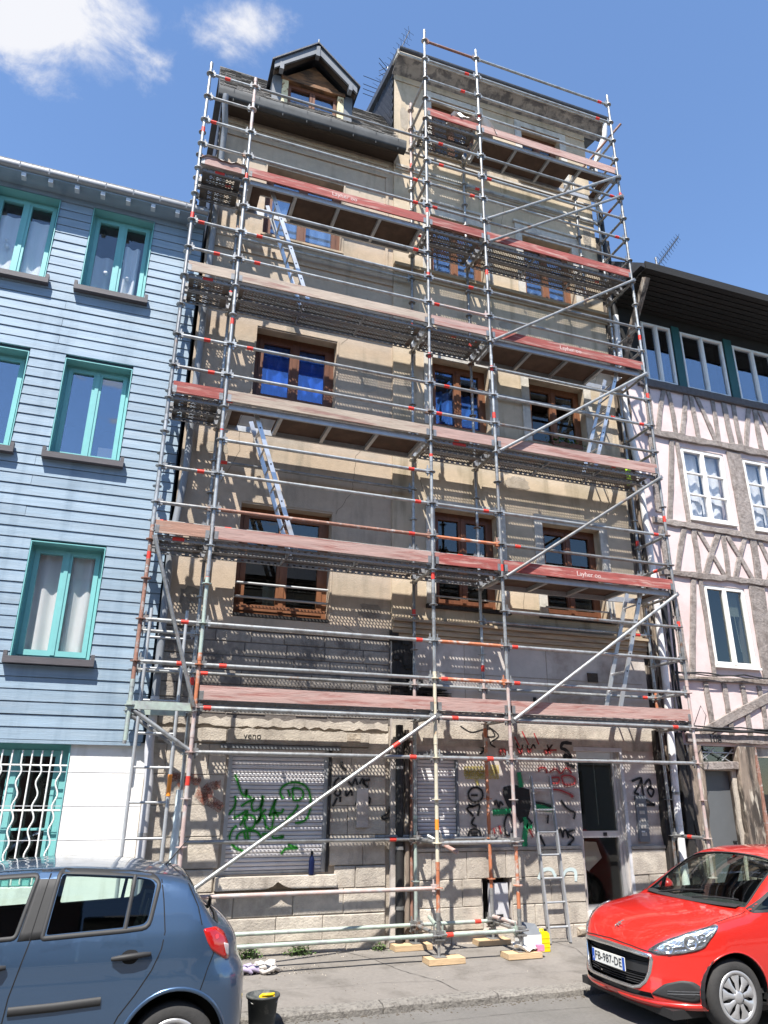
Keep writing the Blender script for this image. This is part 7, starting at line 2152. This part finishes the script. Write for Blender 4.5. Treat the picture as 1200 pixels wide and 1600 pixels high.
# jerrycan, box and paper next to the front right leg
c = (1.53, .20, gz(.2))
q = MB()
q.prism([(c[0] - .06, c[2] + .003), (c[0] + .06, c[2] + .003), (c[0] + .062, c[2] + .20), (c[0] + .035, c[2] + .225), (c[0] - .062, c[2] + .225)], c[1] - .045, c[1] + .045, 'y')
for z in (.05, .10, .15): q.box(c[0] - .064, c[1] - .048, c[2] + z, c[0] + .064, c[1] + .048, c[2] + z + .012)
jc = q.build('jerrycan', M('bright_yellow_plastic', (.72, .55, .008), .4, v=.06), None, c, fix=False); tag(jc, 'small yellow plastic jerrycan beside the white box on the pavement', 'jerrycan')
q = MB(); q.tube((c[0] + .03, c[1], c[2] + .22), (c[0] + .03, c[1], c[2] + .25), .018, 12); q.build('screw_cap', m_black, jc)
q = MB(); q.path([(c[0] - .05, c[1], c[2] + .222), (c[0] - .045, c[1], c[2] + .248), (c[0] - .005, c[1], c[2] + .248), (c[0] + .0, c[1], c[2] + .222)], .009, 8); q.build('handle', jc.data.materials[0], jc)
c = (1.33, .22, gz(.22))
q = MB(); q.box(c[0] - .13, c[1] - .09, c[2] + .003, c[0] + .13, c[1] + .12, c[2] + .20)
m_boxw = M('white_card', (.66, .66, .64), .8, v=.06)
bx = q.build('carton', m_boxw, None, c); tag(bx, 'white carton with an open grey flap between the scaffold leg and the jerrycan', 'box')
q = MB(); q.add([(c[0] - .13, c[1] - .085, c[2] + .202), (c[0] + .13, c[1] - .085, c[2] + .202), (c[0] + .13, c[1] + .05, c[2] + .30), (c[0] - .13, c[1] + .05, c[2] + .34)], [(0, 1, 2, 3)])
q.add([(c[0] - .13, c[1] + .12, c[2] + .20), (c[0] - .13, c[1] + .05, c[2] + .34), (c[0] + .13, c[1] + .05, c[2] + .30), (c[0] + .13, c[1] + .12, c[2] + .20)], [(0, 1, 2, 3)])
q.build('flap', m_dpaint, bx)
c = (1.18, .02, .085)
q = MB(); rr = random.Random(2); V = []; N_ = 9
for i in range(N_):
    for j in range(N_):
        u, v = i / (N_ - 1) - .5, j / (N_ - 1) - .5
        V.append((c[0] + u * .34 + .02 * math.sin(7 * v), c[1] + v * .22 + .02 * math.sin(9 * u), c[2] + .03 + .10 * max(0, -u - .1) + .028 * math.sin(11 * u + 3) * math.cos(8 * v) + rr.uniform(-.006, .006)))
q.add(V, [(i * N_ + j, (i + 1) * N_ + j, (i + 1) * N_ + j + 1, i * N_ + j + 1) for i in range(N_ - 1) for j in range(N_ - 1)])
pb = q.build('paper_bag', m_boxw, None, c); tag(pb, 'crumpled white paper bag lying on a timber pad beside the white carton', 'paper bag')
q = MB(); q.box(c[0] + .10, c[1] - .10, c[2] - .0, c[0] + .19, c[1] - .04, c[2] + .07); q.build('pink_packet', M('pink_print', (.62, .20, .33), .7), pb)
# dust sheets on the decks
def dust(c, L, Wd, lab, sd, drop=.09, hz=.06, mat=None):
    rr = random.Random(sd); q = MB(); nx, ny = 26, 12; V = []
    ph = [rr.uniform(0, 6) for _ in range(6)]
    for i in range(nx):
        for j in range(ny):
            u, v = i / (nx - 1), j / (ny - 1)
            x = c[0] + (u - .5) * L; y = c[1] + (v - .5) * Wd
            z = c[2] + hz * (.6 + .45 * math.sin(7 * u + ph[0]) * math.sin(5 * v + ph[1]) + .35 * math.sin(17 * u + ph[2]) * math.cos(9 * v + ph[3]) + .2 * math.sin(31 * u + 13 * v + ph[4]))
            if v < .22: z -= drop * ((.22 - v) / .22) * (.6 + .4 * math.sin(9 * u + ph[5]))
            e = min(u, 1 - u) * 5
            if e < 1: z -= hz * .9 * (1 - e)
            V.append((x + .02 * math.sin(13 * v + ph[2]), y, z))
    q.add(V, [(i * ny + j, (i + 1) * ny + j, (i + 1) * ny + j + 1, i * ny + j + 1) for i in range(nx - 1) for j in range(ny - 1)], 0, True)
    o = q.build('dust_sheet', mat or m_boxw, None, c); tag(o, lab, 'dust sheet', 'sheets left on the scaffold decks'); return o
m_sheet = M('dusty_plastic_sheet', (.52, .47, .42), .5, v=.12, s=8)
dust((-3.43, .12, zk(21) + .27), .74, .36, 'beige plastic sheet draped over the scaffold deck just above the blue house\'s eaves', 1, .10, .045, m_sheet)
m_sheetw = M('white_cloth_sheet', (.66, .64, .61), .85, v=.08, s=8)
dust((.95, .12, zk(26) + .29), .95, .34, 'white cloth bundled on the highest deck behind the red toe board', 2, .05, .16, m_sheetw)
# plants on the tall house's window ledge
c = (2.95, .80, 7.545)
m_lf2 = M('window_plant_leaf', (.06, .14, .03), .5, v=.25, s=30)
q = MB(); rr = random.Random(5)
for i in range(260):
    x, y, z = c[0] + rr.gauss(0, .18), c[1] + rr.uniform(-.05, .1), c[2] + .02 + abs(rr.gauss(0, .09))
    a = rr.uniform(0, 6.28); l = rr.uniform(.03, .07); d = Vector((math.cos(a), math.sin(a), rr.uniform(-.3, .8))); s_ = Vector((-math.sin(a), math.cos(a), .2)) * l * .3; p = Vector((x, y, z))
    q.add([p, p + d * l * .5 + s_, p + d * l, p + d * l * .5 - s_], [(0, 1, 2, 3)])
po = q.build('pot_plant', m_lf2, None, c); tag(po, 'green trailing plants on the tall house\'s window ledge beside an aluminium ladder', 'plant')
q = MB(); q.box(c[0] - .3, c[1] - .04, c[2] + .001, c[0] + .3, c[1] + .12, c[2] + .09); q.build('planter', m_brownwood, po)
# green plastic sleeve standing on the deck by the right pipe
q = MB(); lathe(q, [(0, 0), (.045, 0), (.045, .5), (0, .5)], (4.02, .60, zk(13) + .092), 14)
gs = q.build('tube_of_film', M('lime_green_plastic', (.36, .62, .03), .4, v=.1), None, (4.02, .6, zk(13) + .092)); tag(gs, 'lime green plastic tube standing on a deck beside the white downpipe', 'tube')
# plastic wrap on the left leg
q = MB(); rr = random.Random(8); V = []
for k in range(16):
    z = 1.9 - k * .105
    for j in range(8):
        t = 2 * math.pi * j / 8; r_ = .035 + .03 * abs(math.sin(k * 1.3 + j)) * (k / 15 + .3)
        V.append((SX['B'] - .02 - .0 * k + r_ * math.cos(t), .70 + r_ * math.sin(t), z))
q.add(V, [(k * 8 + j, k * 8 + (j + 1) % 8, (k + 1) * 8 + (j + 1) % 8, (k + 1) * 8 + j) for k in range(15) for j in range(8)], 0, True)
tag(q.build('plastic_wrap', M('milky_plastic_film', (.55, .62, .64), .3, v=.2, s=12), None, (SX['B'], .7, .4)), 'milky plastic film wrapped round the scaffold leg beside the tubular ladder', 'plastic film')
# television aerials
def aerial(base, tip, n, lab, el=.45, mast=True, arms=True):
    base, tip = Vector(base), Vector(tip)
    th = thing('aerial', base, lab, 'aerial', 'television aerials on the roofs')
    u = (tip - base).normalized(); L = (tip - base).length
    MB().tube(base, tip, .009, 8).build('boom', m_black, th)
    q = MB(); side = Vector((1, .6, 0)).normalized(); side = (side - side.dot(u) * u).normalized(); oth = u.cross(side)
    for i in range(n):
        p = base + u * (L * (.12 + .86 * i / (n - 1))); e = el * (1 - .45 * i / n) / 2
        for d in ((side + oth * .5).normalized(), (side - oth * .5).normalized()):
            q.tube(p - d * e, p + d * e, .0035, 5)
    q.build('element', m_black, th)
    return th
a1 = aerial((-.27, 2.0, 16.0), (.49, 2.0, 18.42), 12, 'long television aerial rising between the dormer and the tall house')
q = MB(); q.tube((-.06, 2.0, 15.8), (-.04, 2.0, 17.0), .02, 8); q.build('mast', m_galv, a1)
q = MB()
for z in (15.98, 16.12, 16.26, 16.5): q.tube((-.62, 1.95, z - .06), (-.05, 2.03, z), .007, 5)
for z in (16.85, 17.0): q.tube((-.3, 1.85, z), (.2, 2.15, z - .03), .007, 5); q.tube((.13, 1.85, z + .05), (-.2, 2.15, z), .007, 5)
q.build('dipole', m_black, a1)
a2 = aerial((5.23, .5, 11.84), (5.95, .5, 12.84), 11, 'slanting television aerial on the roof of the timber framed house', .28)
q = MB(); q.tube((5.26, .5, 11.6), (5.26, .5, 12.1), .02, 8); q.build('mast', m_zinc_l, a2)
# grit, plaster crumbs and leaves on the pavement; cracks; a darker repair
rr = random.Random(77)
q = MB()
for i in range(520):
    if i < 300: x, y = rr.uniform(-3.2, 3.6), .82 - abs(rr.gauss(0, .16))
    elif i < 380: x, y = rr.gauss(-1.7, .35), rr.gauss(.12, .12)
    else: x, y = rr.uniform(-2.6, 1.2), rr.uniform(-1.2, .8)
    s_ = rr.uniform(.003, .013) * (1 if i < 380 else .7); z = gz(y) + .002
    a = rr.uniform(0, 3.1); ca, sa = math.cos(a) * s_, math.sin(a) * s_
    q.add([(x - ca, y - sa, z), (x + sa, y - ca, z), (x + ca, y + sa * .7, z), (x - sa, y + ca, z), (x, y, z + s_ * .9)], [(0, 1, 4), (1, 2, 4), (2, 3, 4), (3, 0, 4)])
m_grit = M('plaster_crumbs', (.34, .30, .25), .95, v=.3, s=40, c2=(.10, .085, .07), c2s=12, c2t=.5, c2w=.05)
tag(q.build('debris', m_grit, None, (0, .5, .03)), 'crumbs of plaster and dry dirt scattered along the foot of the wall', 'debris', kind='stuff')
q = MB()
for i in range(260):
    x = rr.uniform(-2.6, 1.4); y = -1.305 - abs(rr.gauss(0, .07)); s_ = rr.uniform(.004, .016); z = ZR + .001
    a = rr.uniform(0, 3.1); ca, sa = math.cos(a) * s_, math.sin(a) * s_
    q.add([(x - ca, y - sa, z), (x + sa, y - ca, z), (x + ca, y + sa * .7, z), (x - sa, y + ca, z), (x, y, z + s_ * .5)], [(0, 1, 4), (1, 2, 4), (2, 3, 4), (3, 0, 4)])
tag(q.build('gutter_dirt', M('gutter_dirt', (.075, .062, .048), .95, v=.3, s=40), None, (0, -1.35, ZR)), 'leaf litter and grit lying in the gutter along the kerb', 'debris', kind='stuff')
pav = bpy.data.objects['pavement']; road = bpy.data.objects['road']
m_crack = M('pavement_crack', (.035, .032, .03), .95)
def crack(pts, w, y2z, par):
    q = MB(); V = []
    P = []
    for a, b in zip(pts[:-1], pts[1:]):
        n = max(2, int(math.hypot(b[0] - a[0], b[1] - a[1]) / .06))
        P += [(a[0] + (b[0] - a[0]) * i / n + rr.uniform(-.008, .008), a[1] + (b[1] - a[1]) * i / n + rr.uniform(-.008, .008)) for i in range(n)]
    for x, y in P:
        ww = w * rr.uniform(.3, 1); V += [(x - ww, y - ww * .5, y2z(y)), (x + ww, y + ww * .5, y2z(y))]
    q.add(V, [(2 * i, 2 * i + 1, 2 * i + 3, 2 * i + 2) for i in range(len(P) - 1)]); q.build('crack', m_crack, par)
up5 = lambda y: gz(y) + .0055
crack([(-.95, .86), (-.7, .4), (-.55, -.2), (-.3, -.7), (-.25, -1.14)], .005, up5, pav)
crack([(-2.4, -.5), (-1.6, -.62), (-.9, -.6), (-.3, -.7), (.6, -.66), (1.5, -.75), (2.4, -.7)], .004, up5, pav)
crack([(1.9, .8), (2.0, .2), (1.8, -.4), (1.9, -1.1)], .004, up5, pav)
crack([(-3, -1.62), (-1.5, -1.7), (.2, -1.66), (1.2, -1.72)], .006, lambda y: ZR + .004, road)
# hairline cracks and older repairs in the two rendered fronts
m_hair = M('hairline_crack', (.10, .082, .065), .95)
m_rep_l = M('old_plaster_repair', (.36, .31, .25), .95, v=.12, s=12, bump=.5, bs=60, c2=(.28, .24, .19), c2s=6, c2t=.55)
m_rep_d = M('bare_render_patch', (.25, .215, .175), .95, v=.2, s=14, bump=.9, bs=40, c2=(.17, .145, .12), c2s=8, c2t=.55)
def wcrack(pts, y, par, w=.006):
    P = []
    for a, b in zip(pts[:-1], pts[1:]):
        n = max(2, int(math.hypot(b[0] - a[0], b[1] - a[1]) / .07))
        P += [(a[0] + (b[0] - a[0]) * i / n + rr.uniform(-.012, .012), a[1] + (b[1] - a[1]) * i / n + rr.uniform(-.008, .008)) for i in range(n)]
    ribbon([P], y, w, 'crack', m_hair, par)
def wpatch(cx, cz, rx, rz, y, par, mat):
    n = 18; P = []
    for i in range(n):
        t = 2 * math.pi * i / n; k = rr.uniform(.72, 1.12)
        P.append((cx + rx * k * math.copysign(abs(math.cos(t)) ** .7, math.cos(t)), cz + rz * k * math.copysign(abs(math.sin(t)) ** .7, math.sin(t))))
    q = MB(); q.prism(P, y - .003, y + .01, 'y'); q.build('plaster_patch', mat, par)
yl_, yq_ = YL - .0015, YQ - .0015
for pts in ([(-2.55, 7.5), (-2.75, 7.1), (-2.7, 6.6), (-2.95, 6.0)], [(-1.2, 5.8), (-.95, 6.2), (-.9, 6.8), (-.6, 7.3)], [(-1.2, 4.2), (-.8, 4.0)], [(-3.4, 9.3), (-2.9, 9.15), (-2.5, 9.35), (-1.7, 9.2)], [(-1.2, 8.8), (-.8, 9.3), (-.75, 9.9)], [(-3.3, 5.2), (-3.0, 4.8), (-3.05, 4.1)]):
    wcrack(pts, yl_, hl)
for pts in ([(1.6, 8.9), (1.85, 9.4), (1.8, 10.1)], [(3.6, 6.2), (3.75, 6.7), (3.65, 7.15)], [(.3, 6.2), (.1, 6.7), (.12, 7.1)], [(1.9, 12.1), (2.0, 12.6), (1.95, 13.3)], [(3.7, 9.0), (3.9, 9.7)], [(1.7, 5.4), (1.95, 5.1), (1.9, 4.5)], [(.2, 9.4), (.9, 9.3), (1.5, 9.5)]):
    wcrack(pts, yq_, ht)
for a in ((-3.05, 6.62, .20, .10, m_rep_l), (-.72, 8.2, .16, .25, m_rep_l), (-.62, 4.35, .18, .12, m_rep_d), (-3.2, 4.3, .16, .2, m_rep_d), (-3.2, 9.7, .14, .22, m_rep_l), (-.8, 11.3, .22, .16, m_rep_l)): wpatch(*a[:4], YL, hl, a[4])
for a in ((1.9, 9.9, .15, .12, m_rep_l), (3.85, 7.9, .12, .2, m_rep_l), (1.92, 6.75, .25, .12, m_rep_l), (3.85, 5.2, .10, .16, m_rep_d), (.02, 8.3, .13, .2, m_rep_l), (3.9, 12.5, .10, .3, m_rep_d), (-.1, 14.2, .10, .3, m_rep_l)): wpatch(*a[:4], YQ, ht, a[4])
# ================================================================== unseen houses across the street (added to cut sky light; they show in reflections)
m_far1 = M('grey_far_facade', (.27, .25, .23), .9, v=.1, s=3)
m_far2 = M('brick_far_facade', (.20, .10, .075), .9, v=.15, s=6)
m_far3 = M('ochre_far_facade', (.30, .25, .18), .9, v=.1, s=3)
for k, (x0, x1, h, mm, lab) in enumerate(((-26, -13.5, 11.0, m_far1, 'unseen grey house added across the street, at the far left behind the camera'), (-13.4, -4.2, 12.6, m_far2, 'unseen brick house added across the street, straight behind the camera'), (-4.1, 6.5, 11.4, m_far3, 'unseen ochre house added across the street, opposite the scaffold'), (6.6, 20, 12.2, m_far1, 'unseen grey house added across the street, opposite the timber framed house'))):
    y0 = -15.5
    hs_ = thing('house', ((x0 + x1) / 2, y0, 0), lab, 'house', 'unseen houses added across the street')
    hol = []
    n = int((x1 - x0) / 2.6)
    for i in range(n):
        cx = x0 + (x1 - x0) * (i + .5) / n
        for z in (1.0, 4.0, 7.0): hol.append((cx - .5, cx + .5, z, z + 1.6))
    wall_mb(x0, x1, -.3, h - 2.2, y0 - .3, y0, hol).build('wall', mm, hs_)
    q = MB(); q.box(x0, y0 - 6, -.3, x1, y0 - .5, h - 2.2); q.build('inner_wall', m_darkroom, hs_)
    for a in hol: MB().box(a[0], y0 - .2, a[2], a[1], y0 - .16, a[3]).build('window', g_dark, hs_)
    q = MB(); q.prism([(y0 + .3, h - 2.25), (y0 - 3, h), (y0 - 6.3, h - 2.25)], x0, x1, 'x'); q.build('roof', m_slate_d, hs_)
